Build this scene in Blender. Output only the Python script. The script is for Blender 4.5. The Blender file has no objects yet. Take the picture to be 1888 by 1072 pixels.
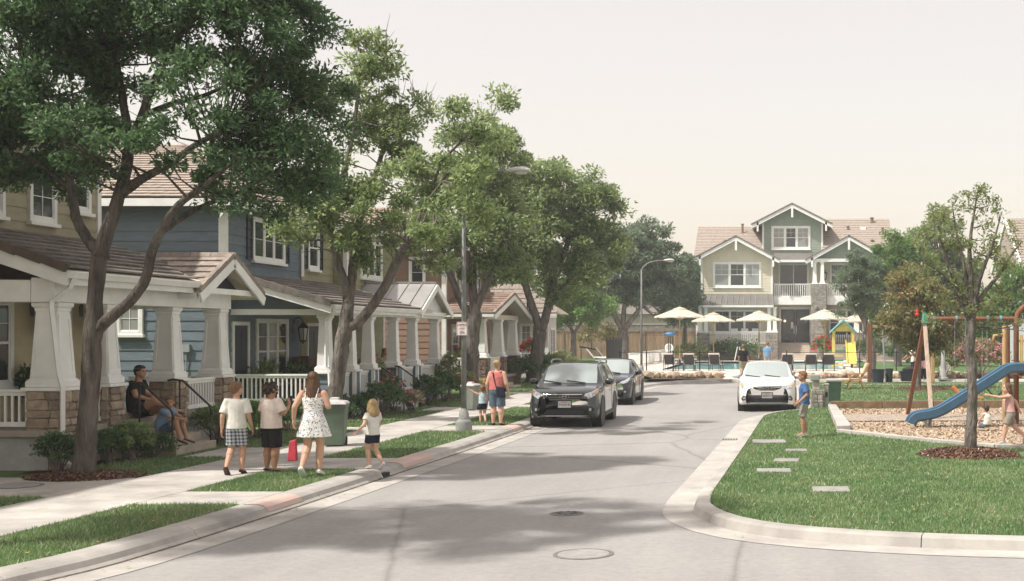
import bpy, bmesh, math, random
import numpy as np
from mathutils import Vector, Matrix
from mathutils.bvhtree import BVHTree

# ------------------------------------------------------------------ camera, sky, sun
SC = bpy.context.scene
COL = SC.collection
cam_d = bpy.data.cameras.new('camera')
cam = bpy.data.objects.new('camera', cam_d)
COL.objects.link(cam)
cam.location = (0, 0, 2.48)
cam.rotation_euler = (math.radians(90), 0, 0)
cam_d.sensor_width = 36.0
cam_d.lens = 36.0 * 2300 / 1888
cam_d.shift_x = -(1440 - 944) / 1888
cam_d.shift_y = (612 - 536) / 1888
cam_d.clip_start = 0.1
cam_d.clip_end = 3000
SC.camera = cam

SUN_EL = math.radians(56)
SUN_AZ = (-0.86, -0.51)          # horizontal direction towards the sun (left, a little behind the camera)
W = bpy.data.worlds.new('World')
SC.world = W
W.use_nodes = True
wn = W.node_tree.nodes
wl = W.node_tree.links
sky = wn.new('ShaderNodeTexSky')
sky.sky_type = 'NISHITA'
sky.sun_disc = False
sky.sun_elevation = SUN_EL
sky.sun_rotation = math.atan2(SUN_AZ[0], SUN_AZ[1])
sky.air_density = 1.2
sky.dust_density = 3.0
sky.ozone_density = 0.6
smix = wn.new('ShaderNodeMixRGB')
smix.inputs[0].default_value = 0.65
smix.inputs[2].default_value = (4.55, 3.85, 3.2, 1)      # thin bright overcast of a hazy day
wl.new(sky.outputs[0], smix.inputs[1])
wl.new(smix.outputs[0], wn['Background'].inputs[0])
wn['Background'].inputs[1].default_value = 0.15

sun_d = bpy.data.lights.new('sun', 'SUN')
sun_d.energy = 3.5
sun_d.angle = math.radians(1.6)
sun_d.color = (1.0, 0.955, 0.89)
sun = bpy.data.objects.new('sun', sun_d)
COL.objects.link(sun)
_h = math.hypot(*SUN_AZ)
sdir = Vector((SUN_AZ[0] / _h * math.cos(SUN_EL), SUN_AZ[1] / _h * math.cos(SUN_EL), math.sin(SUN_EL)))
sun.rotation_euler = sdir.to_track_quat('Z', 'Y').to_euler()
sun.location = (-30, -10, 60)

vs = SC.view_settings
vs.view_transform = 'Standard'
vs.look = 'None'
vs.exposure = 0.68
vs.gamma = 1.0
SC.cycles.use_denoising = True
SC.cycles.max_bounces = 6
SC.cycles.diffuse_bounces = 3
SC.cycles.glossy_bounces = 3
SC.cycles.transmission_bounces = 4
SC.cycles.transparent_max_bounces = 6
SC.cycles.caustics_reflective = False
SC.cycles.caustics_refractive = False

random.seed(7)
RNG = np.random.default_rng(11)
G = 0.13                      # level of lawns and pavements above the carriageway

# ------------------------------------------------------------------ object helpers
ORG = {}


def reg(o, parent, root_loc):
    COL.objects.link(o)
    if parent is not None:
        o.parent = parent
    ORG[o.name] = root_loc
    return o


def props(o, label=None, cat=None, group=None, kind=None):
    if label: o['label'] = label
    if cat: o['category'] = cat
    if group: o['group'] = group
    if kind: o['kind'] = kind
    return o


def thing(name, label, cat, loc=(0, 0, 0), group=None):
    o = bpy.data.objects.new(name, None)
    o.empty_display_size = 0.1
    o.location = loc
    reg(o, None, Vector(loc))
    return props(o, label, cat, group)


def org(parent):
    return ORG[parent.name] if parent is not None else Vector((0, 0, 0))


def mkmesh(name, verts, faces, mats, midx=None, smooth=False):
    me = bpy.data.meshes.new(name)
    me.from_pydata(verts, [], faces)
    for m in (mats if isinstance(mats, (list, tuple)) else [mats]):
        me.materials.append(m)
    if midx is not None:
        me.polygons.foreach_set('material_index', midx)
    if smooth:
        me.polygons.foreach_set('use_smooth', [True] * len(me.polygons))
    me.update()
    return me


class MB:
    """collects shapes in world coordinates; build() links them as one mesh object under its thing"""

    def __init__(s):
        s.v = []; s.f = []; s.m = []; s.cur = 0

    def add(s, vs_, fs):
        n = len(s.v)
        s.v += [tuple(p) for p in vs_]
        s.f += [tuple(i + n for i in f) for f in fs]
        s.m += [s.cur] * len(fs)
        return s

    def box(s, x0, x1, y0, y1, z0, z1):
        return s.hexa([(x0, y0, z0), (x1, y0, z0), (x1, y1, z0), (x0, y1, z0), (x0, y0, z1), (x1, y0, z1), (x1, y1, z1), (x0, y1, z1)])

    def hexa(s, p):
        return s.add(p, [(3, 2, 1, 0), (4, 5, 6, 7), (0, 1, 5, 4), (1, 2, 6, 5), (2, 3, 7, 6), (3, 0, 4, 7)])

    def obox(s, c, size, mat=None):
        """box about c with a 3x3 / 4x4 orientation"""
        hx, hy, hz = size[0] / 2, size[1] / 2, size[2] / 2
        pts = [Vector(q) for q in ((-hx, -hy, -hz), (hx, -hy, -hz), (hx, hy, -hz), (-hx, hy, -hz), (-hx, -hy, hz), (hx, -hy, hz), (hx, hy, hz), (-hx, hy, hz))]
        if mat is not None:
            pts = [mat @ q for q in pts]
        c = Vector(c)
        return s.hexa([c + q for q in pts])

    def bar(s, a, b, w, h=None, up=(0, 0, 1)):
        """rectangular bar from a to b"""
        h = w if h is None else h
        a = Vector(a); b = Vector(b)
        d = (b - a).normalized()
        u = Vector(up)
        if abs(d.dot(u)) > 0.98:
            u = Vector((0, 1, 0))
        r = d.cross(u).normalized() * (w / 2)
        t = r.cross(d).normalized() * (h / 2)
        return s.hexa([a - r - t, a + r - t, b + r - t, b - r - t, a - r + t, a + r + t, b + r + t, b - r + t])

    def tube(s, pts, rad, n=8, cap=True):
        pts = [Vector(p) for p in pts]
        if not isinstance(rad, (list, tuple)):
            rad = [rad] * len(pts)
        rings = []
        prev = None
        for i, p in enumerate(pts):
            if i == 0: d = pts[1] - pts[0]
            elif i == len(pts) - 1: d = pts[-1] - pts[-2]
            else: d = (pts[i + 1] - p).normalized() + (p - pts[i - 1]).normalized()
            d = d.normalized() if d.length > 1e-9 else Vector((0, 0, 1))
            if prev is None:
                u = Vector((1, 0, 0)) if abs(d.x) < 0.9 else Vector((0, 1, 0))
            else:
                u = prev
            u = (u - d * u.dot(d)).normalized()
            prev = u
            w = d.cross(u)
            rings.append([p + (u * math.cos(2 * math.pi * k / n) + w * math.sin(2 * math.pi * k / n)) * rad[i] for k in range(n)])
        vs_ = [q for r in rings for q in r]
        fs = []
        for i in range(len(pts) - 1):
            for k in range(n):
                k2 = (k + 1) % n
                fs.append((i * n + k, i * n + k2, (i + 1) * n + k2, (i + 1) * n + k))
        if cap:
            fs.append(tuple(range(n - 1, -1, -1)))
            fs.append(tuple((len(pts) - 1) * n + k for k in range(n)))
        return s.add(vs_, fs)

    def lathe(s, c, prof, n=16, cap=True, ax=None):
        """prof = [(r, z)...] about a vertical axis at c (or orientation matrix ax)"""
        c = Vector(c)
        vs_ = []
        for r, z in prof:
            for k in range(n):
                a = 2 * math.pi * k / n
                q = Vector((r * math.cos(a), r * math.sin(a), z))
                vs_.append(c + (ax @ q if ax is not None else q))
        fs = []
        for i in range(len(prof) - 1):
            for k in range(n):
                k2 = (k + 1) % n
                fs.append((i * n + k, i * n + k2, (i + 1) * n + k2, (i + 1) * n + k))
        if cap:
            fs.append(tuple(range(n - 1, -1, -1)))
            fs.append(tuple((len(prof) - 1) * n + k for k in range(n)))
        return s.add(vs_, fs)

    def sphere(s, c, r, n=12, m=8, mat=None):
        """ellipsoid; r scalar or (rx,ry,rz)"""
        if not isinstance(r, (list, tuple)):
            r = (r, r, r)
        c = Vector(c)
        vs_ = [Vector((0, 0, -r[2]))]
        for j in range(1, m):
            t = math.pi * j / m - math.pi / 2
            for k in range(n):
                a = 2 * math.pi * k / n
                vs_.append(Vector((r[0] * math.cos(t) * math.cos(a), r[1] * math.cos(t) * math.sin(a), r[2] * math.sin(t))))
        vs_.append(Vector((0, 0, r[2])))
        if mat is not None:
            vs_ = [mat @ q for q in vs_]
        vs_ = [c + q for q in vs_]
        fs = []
        for k in range(n):
            fs.append((0, 1 + (k + 1) % n, 1 + k))
        for j in range(m - 2):
            for k in range(n):
                k2 = (k + 1) % n
                fs.append((1 + j * n + k, 1 + j * n + k2, 1 + (j + 1) * n + k2, 1 + (j + 1) * n + k))
        b = 1 + (m - 2) * n
        for k in range(n):
            fs.append((b + k, b + (k + 1) % n, len(vs_) - 1))
        return s.add(vs_, fs)

    def prism(s, poly, off):
        """poly: planar 3D polygon, extruded by the vector off"""
        n = len(poly)
        a = [Vector(p) for p in poly]
        o = Vector(off)
        fs = [tuple(range(n - 1, -1, -1)), tuple(range(n, 2 * n))]
        for i in range(n):
            j = (i + 1) % n
            fs.append((i, j, j + n, i + n))
        return s.add(a + [p + o for p in a], fs)

    def loft(s, rings, cap=True, closed=True):
        n = len(rings[0])
        vs_ = [p for r in rings for p in r]
        fs = []
        for i in range(len(rings) - 1):
            for k in range(n if closed else n - 1):
                k2 = (k + 1) % n
                fs.append((i * n + k, i * n + k2, (i + 1) * n + k2, (i + 1) * n + k))
        if cap and closed:
            fs.append(tuple(range(n - 1, -1, -1)))
            fs.append(tuple((len(rings) - 1) * n + k for k in range(n)))
        return s.add(vs_, fs)

    def mesh(s, name, mats, o=Vector((0, 0, 0)), smooth=False):
        vs_ = [(p[0] - o[0], p[1] - o[1], p[2] - o[2]) for p in s.v]
        return mkmesh(name, vs_, s.f, mats, s.m, smooth)

    def build(s, name, mats, parent=None, smooth=False, bevel=0, at=None, seg=2):
        """world-coordinate build; at = location of a top-level mesh object's origin"""
        o = org(parent) if parent is not None else Vector(at or (0, 0, 0))
        me = s.mesh(name, mats, o, smooth)
        ob = bpy.data.objects.new(name, me)
        if parent is None:
            ob.location = o
        reg(ob, parent, o)
        if bevel:
            md = ob.modifiers.new('bevel', 'BEVEL')
            md.width = bevel; md.segments = seg; md.limit_method = 'ANGLE'
            md.harden_normals = False
        if smooth == 'auto':
            try:
                me.set_sharp_from_angle(angle=math.radians(40))
            except Exception:
                pass
        return ob


def piece(name, me, parent, loc, rot=None, scale=None):
    """one of many alike pieces: shared mesh data, its own place (world coordinates)"""
    o = bpy.data.objects.new(name, me)
    o.location = Vector(loc) - org(parent)
    if rot is not None:
        if isinstance(rot, Matrix):
            o.rotation_euler = rot.to_euler()
        else:
            o.rotation_euler = rot
    if scale is not None:
        o.scale = scale
    reg(o, parent, org(parent))
    return o


def copy_tree(o, parent=None, loc=None, rz=None):
    c = o.copy()
    COL.objects.link(c)
    c.parent = parent
    if loc is not None: c.location = loc
    if rz is not None: c.rotation_euler = (0, 0, rz)
    ORG[c.name] = Vector(c.location) if parent is None else ORG[parent.name]
    for ch in list(o.children):
        copy_tree(ch, c)
    return c


def box(name, mat, parent, x0, x1, y0, y1, z0, z1, bevel=0):
    return MB().box(x0, x1, y0, y1, z0, z1).build(name, mat, parent, bevel=bevel)


# ------------------------------------------------------------------ materials
MATS = {}


def nt(name):
    m = bpy.data.materials.new(name)
    m.use_nodes = True
    t = m.node_tree
    return m, t.nodes, t.links, t.nodes['Principled BSDF']


def setspec(b, v):
    for k in ('Specular IOR Level', 'Specular'):
        if k in b.inputs:
            b.inputs[k].default_value = v
            return


def ramp(n, stops):
    r = n.new('ShaderNodeValToRGB')
    e = r.color_ramp.elements
    e[0].position, e[0].color = stops[0][0], (*stops[0][1], 1)
    e[1].position, e[1].color = stops[-1][0], (*stops[-1][1], 1)
    for p, c in stops[1:-1]:
        x = e.new(p)
        x.color = (*c, 1)
    return r


def mat(name, col, rough=0.7, var=0.15, scale=3.0, bump=0.0, bscale=40.0, metal=0.0, rnd=0.0, spec=0.4, col2=None, coat=0.0, trans=0.0, bd=0.02, space='pos', stretch=(1, 1, 1), emit=None):
    """procedural material: two-scale noise variation, per-object variation, fine relief"""
    if name in MATS:
        return MATS[name]
    m, n, l, b = nt(name)
    b.inputs['Roughness'].default_value = rough
    b.inputs['Metallic'].default_value = metal
    setspec(b, spec)
    if coat and 'Coat Weight' in b.inputs:
        b.inputs['Coat Weight'].default_value = coat
        b.inputs['Coat Roughness'].default_value = 0.03
    if trans and 'Transmission Weight' in b.inputs:
        b.inputs['Transmission Weight'].default_value = trans
    if space == 'pos':
        g = n.new('ShaderNodeNewGeometry'); vec = g.outputs['Position']
    else:
        g = n.new('ShaderNodeTexCoord'); vec = g.outputs['Object']
    mp = n.new('ShaderNodeMapping')
    mp.inputs['Scale'].default_value = stretch
    l.new(vec, mp.inputs[0])
    no = n.new('ShaderNodeTexNoise')
    no.inputs['Scale'].default_value = scale
    no.inputs['Detail'].default_value = 6
    no.inputs['Roughness'].default_value = 0.65
    l.new(mp.outputs[0], no.inputs['Vector'])
    c2 = col2 or tuple(c * (1 - var * 1.6) for c in col)
    c1 = tuple(min(1, c * (1 + var)) for c in col)
    r = ramp(n, [(0.3, c2), (0.72, c1)])
    l.new(no.outputs['Fac'], r.inputs[0])
    out = r.outputs[0]
    if rnd:
        oi = n.new('ShaderNodeObjectInfo')
        mr = n.new('ShaderNodeMapRange')
        mr.inputs['To Min'].default_value = 1 - rnd
        mr.inputs['To Max'].default_value = 1 + rnd
        l.new(oi.outputs['Random'], mr.inputs[0])
        hs = n.new('ShaderNodeHueSaturation')
        l.new(mr.outputs[0], hs.inputs['Value'])
        l.new(out, hs.inputs['Color'])
        out = hs.outputs[0]
    l.new(out, b.inputs['Base Color'])
    if bump:
        nb = n.new('ShaderNodeTexNoise')
        nb.inputs['Scale'].default_value = bscale
        nb.inputs['Detail'].default_value = 4
        l.new(mp.outputs[0], nb.inputs['Vector'])
        bp = n.new('ShaderNodeBump')
        bp.inputs['Strength'].default_value = bump
        bp.inputs['Distance'].default_value = bd
        l.new(nb.outputs['Fac'], bp.inputs['Height'])
        l.new(bp.outputs[0], b.inputs['Normal'])
    if emit:
        b.inputs['Emission Color'].default_value = (*emit[:3], 1)
        b.inputs['Emission Strength'].default_value = emit[3]
    MATS[name] = m
    return m


def leaf_mat(name, dark, light, trans=0.35, warm=None):
    """leaves: colour varies leaf by leaf (face attribute) and clump by clump (noise); light passes through"""
    if name in MATS:
        return MATS[name]
    m, n, l, b = nt(name)
    at = n.new('ShaderNodeAttribute')
    at.attribute_name = 'rnd'
    g = n.new('ShaderNodeNewGeometry')
    no = n.new('ShaderNodeTexNoise')
    no.inputs['Scale'].default_value = 0.9
    no.inputs['Detail'].default_value = 3
    l.new(g.outputs['Position'], no.inputs['Vector'])
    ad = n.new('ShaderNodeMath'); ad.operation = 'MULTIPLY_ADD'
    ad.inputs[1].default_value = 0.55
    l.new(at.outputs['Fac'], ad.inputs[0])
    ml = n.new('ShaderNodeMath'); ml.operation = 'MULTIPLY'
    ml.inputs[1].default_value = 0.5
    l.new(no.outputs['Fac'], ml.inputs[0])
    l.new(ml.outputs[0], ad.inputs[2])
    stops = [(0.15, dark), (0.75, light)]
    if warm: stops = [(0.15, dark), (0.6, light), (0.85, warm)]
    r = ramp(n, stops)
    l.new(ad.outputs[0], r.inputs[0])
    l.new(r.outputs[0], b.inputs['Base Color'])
    b.inputs['Roughness'].default_value = 0.4
    setspec(b, 0.5)
    tr = n.new('ShaderNodeBsdfTranslucent')
    hs = n.new('ShaderNodeHueSaturation')
    hs.inputs['Value'].default_value = 1.7
    hs.inputs['Hue'].default_value = 0.485
    l.new(r.outputs[0], hs.inputs['Color'])
    l.new(hs.outputs[0], tr.inputs[0])
    mx = n.new('ShaderNodeMixShader')
    mx.inputs[0].default_value = trans
    l.new(b.outputs[0], mx.inputs[1])
    l.new(tr.outputs[0], mx.inputs[2])
    l.new(mx.outputs[0], n['Material Output'].inputs[0])
    MATS[name] = m
    return m


def asphalt_mat():
    m, n, l, b = nt('asphalt')
    g = n.new('ShaderNodeNewGeometry')

    def noise(sc, det=5, vec=None, rough=0.6):
        x = n.new('ShaderNodeTexNoise')
        x.inputs['Scale'].default_value = sc
        x.inputs['Detail'].default_value = det
        x.inputs['Roughness'].default_value = rough
        l.new(vec or g.outputs['Position'], x.inputs['Vector'])
        return x
    big = noise(0.35)
    mp = n.new('ShaderNodeMapping'); mp.inputs['Scale'].default_value = (1.6, 0.12, 1)
    l.new(g.outputs['Position'], mp.inputs[0])
    tr = noise(1.0, 4, mp.outputs[0])
    fine = noise(90, 3)
    mx = n.new('ShaderNodeMath'); mx.operation = 'ADD'
    l.new(big.outputs['Fac'], mx.inputs[0]); l.new(tr.outputs['Fac'], mx.inputs[1])
    r = ramp(n, [(0.35, (0.28, 0.27, 0.258)), (0.65, (0.34, 0.328, 0.312))])
    hf = n.new('ShaderNodeMath'); hf.operation = 'MULTIPLY'; hf.inputs[1].default_value = 0.5
    l.new(mx.outputs[0], hf.inputs[0]); l.new(hf.outputs[0], r.inputs[0])
    r2 = ramp(n, [(0.3, (0.62, 0.62, 0.62)), (0.7, (1.25, 1.25, 1.25))])
    midn = noise(9, 6, None, 0.8)
    fm_ = n.new('ShaderNodeMath'); fm_.operation = 'MULTIPLY_ADD'; fm_.inputs[1].default_value = 0.5
    hm_ = n.new('ShaderNodeMath'); hm_.operation = 'MULTIPLY'; hm_.inputs[1].default_value = 0.5
    l.new(midn.outputs['Fac'], hm_.inputs[0]); l.new(fine.outputs['Fac'], fm_.inputs[0]); l.new(hm_.outputs[0], fm_.inputs[2])
    l.new(fm_.outputs[0], r2.inputs[0])
    mul = n.new('ShaderNodeMixRGB'); mul.blend_type = 'MULTIPLY'; mul.inputs[0].default_value = 0.8
    l.new(r.outputs[0], mul.inputs[1]); l.new(r2.outputs[0], mul.inputs[2])
    # oil drips and stains with a shape of their own
    st = noise(0.9, 6, None, 0.75)
    rs = ramp(n, [(0.66, (1, 1, 1)), (0.78, (0.62, 0.61, 0.6))])
    l.new(st.outputs['Fac'], rs.inputs[0])
    mu2 = n.new('ShaderNodeMixRGB'); mu2.blend_type = 'MULTIPLY'; mu2.inputs[0].default_value = 0.7
    l.new(mul.outputs[0], mu2.inputs[1]); l.new(rs.outputs[0], mu2.inputs[2])
    # sealed cracks
    vo = n.new('ShaderNodeTexVoronoi'); vo.feature = 'DISTANCE_TO_EDGE'; vo.inputs['Scale'].default_value = 0.16
    wp = n.new('ShaderNodeMixRGB'); wp.inputs[0].default_value = 0.12
    wn_ = noise(0.8, 4)
    l.new(g.outputs['Position'], wp.inputs[1]); l.new(wn_.outputs['Color'], wp.inputs[2])
    ws = n.new('ShaderNodeVectorMath'); ws.operation = 'SCALE'; ws.inputs['Scale'].default_value = 1.0
    l.new(wp.outputs[0], ws.inputs[0]); l.new(ws.outputs[0], vo.inputs['Vector'])
    rc = ramp(n, [(0.0, (0.55, 0.55, 0.55)), (0.006, (1, 1, 1))])
    l.new(vo.outputs['Distance'], rc.inputs[0])
    mu3 = n.new('ShaderNodeMixRGB'); mu3.blend_type = 'MULTIPLY'; mu3.inputs[0].default_value = 0.6
    l.new(mu2.outputs[0], mu3.inputs[1]); l.new(rc.outputs[0], mu3.inputs[2])
    l.new(mu3.outputs[0], b.inputs['Base Color'])
    b.inputs['Roughness'].default_value = 0.9
    setspec(b, 0.25)
    bp = n.new('ShaderNodeBump'); bp.inputs['Strength'].default_value = 0.35; bp.inputs['Distance'].default_value = 0.01
    l.new(fine.outputs['Fac'], bp.inputs['Height']); l.new(bp.outputs[0], b.inputs['Normal'])
    return m


def lawn_mat(name='lawn'):
    m, n, l, b = nt(name)
    g = n.new('ShaderNodeNewGeometry')

    def noise(sc, det=5):
        x = n.new('ShaderNodeTexNoise'); x.inputs['Scale'].default_value = sc; x.inputs['Detail'].default_value = det
        l.new(g.outputs['Position'], x.inputs['Vector'])
        return x
    a = noise(0.7); f = noise(28, 4); d = noise(0.55, 6)
    r = ramp(n, [(0.3, (0.06, 0.125, 0.042)), (0.55, (0.105, 0.185, 0.068)), (0.75, (0.19, 0.235, 0.11))])
    l.new(a.outputs['Fac'], r.inputs[0])
    r2 = ramp(n, [(0.3, (0.5, 0.5, 0.5)), (0.7, (1.3, 1.3, 1.3))])
    l.new(f.outputs['Fac'], r2.inputs[0])
    mu = n.new('ShaderNodeMixRGB'); mu.blend_type = 'MULTIPLY'; mu.inputs[0].default_value = 0.9
    l.new(r.outputs[0], mu.inputs[1]); l.new(r2.outputs[0], mu.inputs[2])
    rd = ramp(n, [(0.62, (0, 0, 0)), (0.76, (1, 1, 1))])
    l.new(d.outputs['Fac'], rd.inputs[0])
    mx = n.new('ShaderNodeMixRGB')
    mx.inputs[2].default_value = (0.25, 0.2, 0.085, 1)
    l.new(rd.outputs[0], mx.inputs[0]); l.new(mu.outputs[0], mx.inputs[1])
    l.new(mx.outputs[0], b.inputs['Base Color'])
    b.inputs['Roughness'].default_value = 0.85
    setspec(b, 0.2)
    bp = n.new('ShaderNodeBump'); bp.inputs['Strength'].default_value = 0.6; bp.inputs['Distance'].default_value = 0.04
    l.new(f.outputs['Fac'], bp.inputs['Height']); l.new(bp.outputs[0], b.inputs['Normal'])
    return m


M_ASPH = asphalt_mat()
M_LAWN = lawn_mat()
M_CONC = mat('concrete', (0.45, 0.425, 0.39), 0.85, 0.2, 1.4, 0.25, 120, rnd=0.06, spec=0.2)
M_CURB = mat('kerb concrete', (0.41, 0.388, 0.355), 0.85, 0.2, 1.1, 0.3, 90, rnd=0.05, spec=0.2)
M_GUT = mat('gutter concrete', (0.42, 0.398, 0.365), 0.85, 0.16, 1.6, 0.2, 110, rnd=0.05, spec=0.2)
M_DECK = mat('pool deck', (0.62, 0.53, 0.46), 0.8, 0.1, 0.8, 0.1, 60, spec=0.2)
M_SOIL = mat('bark mulch', (0.085, 0.045, 0.028), 0.95, 0.4, 14, 0.8, 60, spec=0.1)
M_CHIPS = mat('wood chips', (0.5, 0.385, 0.27), 0.9, 0.35, 20, 0.9, 50, spec=0.15)
M_EARTH = mat('earth', (0.2, 0.15, 0.1), 0.95, 0.3, 4, 0.5, 30, spec=0.1)
M_WHITE = mat('white paint', (0.82, 0.82, 0.79), 0.5, 0.07, 2, 0.06, 80, spec=0.4)
M_DARKGAP = mat('dark joint', (0.03, 0.028, 0.026), 0.9, 0.1, 5)
M_BLACK = mat('black steel', (0.018, 0.018, 0.02), 0.45, 0.1, 5, spec=0.5)
M_RUBBER = mat('rubber', (0.02, 0.02, 0.02), 0.8, 0.15, 20, 0.15, 60, spec=0.3)
M_GALV = mat('galvanised steel', (0.36, 0.37, 0.36), 0.5, 0.15, 6, 0.08, 60, metal=0.35, spec=0.5)
M_GLASS = mat('window glass', (0.035, 0.045, 0.05), 0.06, 0.35, 0.7, spec=0.9)
M_BLIND = mat('window blind', (0.3, 0.31, 0.3), 0.25, 0.12, 1.2, spec=0.8)
M_BARK = mat('bark', (0.13, 0.112, 0.097), 0.9, 0.45, 7, 1.0, 20, stretch=(1, 1, 0.2), spec=0.12, bd=0.09)
M_BARK2 = mat('grey bark', (0.2, 0.177, 0.155), 0.9, 0.42, 7, 1.0, 22, stretch=(1, 1, 0.22), spec=0.12, bd=0.09)
M_STEEL = mat('bright metal', (0.6, 0.6, 0.6), 0.25, 0.05, 5, metal=0.9)
M_RED = mat('faded red kerb paint', (0.47, 0.3, 0.255), 0.85, 0.15, 14, 0.2, 60, col2=(0.5, 0.43, 0.38), spec=0.2)
# ------------------------------------------------------------------ ground, road, kerbs, pavements, lawns


def interp_path(pts, step=0.5):
    """Catmull-Rom through (x,y) points"""
    P = [np.array(p, float) for p in pts]
    P = [2 * P[0] - P[1]] + P + [2 * P[-1] - P[-2]]
    out = []
    for i in range(1, len(P) - 2):
        n = max(2, int(np.linalg.norm(P[i + 1] - P[i]) / step))
        for k in range(n):
            t = k / n
            a, b_, c, d = P[i - 1], P[i], P[i + 1], P[i + 2]
            out.append(0.5 * ((2 * b_) + (-a + c) * t + (2 * a - 5 * b_ + 4 * c - d) * t * t + (-a + 3 * b_ - 3 * c + d) * t ** 3))
    out.append(P[-2])
    return np.array(out)


def normals(path):
    t = np.gradient(path, axis=0)
    t /= np.linalg.norm(t, axis=1)[:, None] + 1e-9
    return np.stack([t[:, 1], -t[:, 0]], 1)        # to the right of travel


def sheet(name, poly, z, m, kind='structure', parent=None, label=None):
    me = mkmesh(name, [(p[0], p[1], z) for p in poly], [tuple(range(len(poly)))], m)
    o = bpy.data.objects.new(name, me)
    reg(o, parent, Vector((0, 0, 0)))
    if kind: o['kind'] = kind
    if label: o['label'] = label
    return o


def slab(name, poly, z0, z1, m, parent=None, kind=None, bevel=0.008):
    b = MB().prism([(p[0], p[1], z0) for p in poly], (0, 0, z1 - z0))
    o = b.build(name, m, parent, bevel=bevel, seg=1)
    if kind: o['kind'] = kind
    return o


sheet('ground', [(-900, -300), (900, -300), (900, 1500), (-900, 1500)], -0.06, M_EARTH)
sheet('road', [(-70, -60), (90, -60), (90, 62), (-70, 62)], 0.0, M_ASPH)

# left kerb line: front edge of the kerb top, travelling away from the camera
KL = interp_path([(-11.5, 0), (-9.9, 4), (-8.5, 8), (-7.5, 12), (-7.12, 14.2), (-6.83, 21), (-6.55, 31), (-6.45, 48), (-6.25, 53), (-5.7, 57), (-4.4, 60), (-2.4, 61.2), (1.5, 61.4), (60, 61.4)], 0.5)
KLn = normals(KL)                                     # points to the street
# right kerb line: lawn edge, travelling from the far right round the corner and up the street
KR = interp_path([(60, 12.7), (14, 13.75), (6, 14.0), (2.7, 14.3), (0.9, 14.75), (-0.25, 15.45), (-0.86, 16.6), (-1.0, 17.9), (-0.93, 20.5), (-0.75, 26), (-0.52, 33.5), (-0.4, 35.2), (0.0, 36.6), (0.7, 37.7), (0.98, 39.3), (1.0, 45), (1.0, 55.5), (1.4, 57.4), (3.2, 58.3), (60, 58.4)], 0.4)
KRn = -normals(KR)                                    # to the street (left of travel)


def at_y(path, y, lim=None):
    s = path if lim is None else path[:lim]
    i = int(np.argmin(np.abs(s[:, 1] - y)))
    return s[i, 0]


def klx(y):
    k = int(np.searchsorted(KL[:110, 1], y))
    k = max(1, min(k, 109))
    a, b_ = KL[k - 1], KL[k]
    t = (y - a[1]) / (b_[1] - a[1] + 1e-9)
    return a[0] + (b_[0] - a[0]) * t


def kerb_run(name, path, nrm, prof, seglen, m, gap=0.012):
    """kerb cut into lengths; prof = [(d towards street, z)] closed outline"""
    root = bpy.data.objects.new(name, None)
    reg(root, None, Vector((0, 0, 0)))
    root['kind'] = 'structure'
    acc = np.concatenate([[0], np.cumsum(np.linalg.norm(np.diff(path, axis=0), axis=1))])
    i0 = 0
    while i0 < len(path) - 2:
        i1 = int(np.searchsorted(acc, acc[i0] + seglen))
        i1 = min(max(i1, i0 + 1), len(path) - 1)
        rings = []
        idx = list(range(i0, i1 + 1))
        for q, i in enumerate(idx):
            p = path[i].copy(); nn = nrm[i]
            tdir = np.array([-nn[1], nn[0]])
            if q == 0: p = p + (path[i + 1] - path[i]) * (gap / max(1e-6, np.linalg.norm(path[i + 1] - path[i])))
            rings.append([(p[0] + nn[0] * d, p[1] + nn[1] * d, z) for d, z in prof])
        MB().loft(rings).build('kerb_length', m, root)
        i0 = i1
    return root


# the kerb is a rolled one on the left, an upright one round the corner on the right
kerb_run('kerb_left', KL, KLn, [(-0.34, -0.05), (0.1, -0.05), (0.1, 0.014), (0.055, 0.04), (0.02, 0.1), (-0.03, G - 0.004), (-0.08, G + 0.012), (-0.34, G + 0.012)], 3.0, M_CURB)
kerb_run('kerb_right', KR, KRn, [(0.0, -0.05), (0.24, -0.05), (0.235, 0.012), (0.2, G - 0.015), (0.17, G + 0.008), (0.13, G + 0.014), (0.0, G + 0.014)], 3.0, M_CURB)


def ribbon(name, path, nrm, d0, d1, z0, z1, m, lo=0, hi=None):
    hi = hi or len(path)
    v = []; f = []
    for i in range(lo, hi):
        p, nn = path[i], nrm[i]
        v.append((p[0] + nn[0] * d0, p[1] + nn[1] * d0, z0)); v.append((p[0] + nn[0] * d1, p[1] + nn[1] * d1, z1))
    for i in range(hi - lo - 1):
        f.append((2 * i, 2 * i + 1, 2 * i + 3, 2 * i + 2))
    o = bpy.data.objects.new(name, mkmesh(name, v, f, m))
    reg(o, None, Vector((0, 0, 0)))
    o['kind'] = 'structure'
    return o


ribbon('gutter_left', KL, KLn, 0.1, 0.56, 0.010, 0.006, M_GUT)
ribbon('gutter_right', KR, KRn, 0.235, 0.66, 0.010, 0.006, M_GUT)
# dark wet line of grit in the left gutter, red-painted kerb stretches, joints
ribbon('gutter_grit', KL, KLn, 0.105, 0.15, 0.0145, 0.0135, mat('gutter grit', (0.14, 0.12, 0.1), 0.95, 0.4, 12, spec=0.1))


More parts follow.
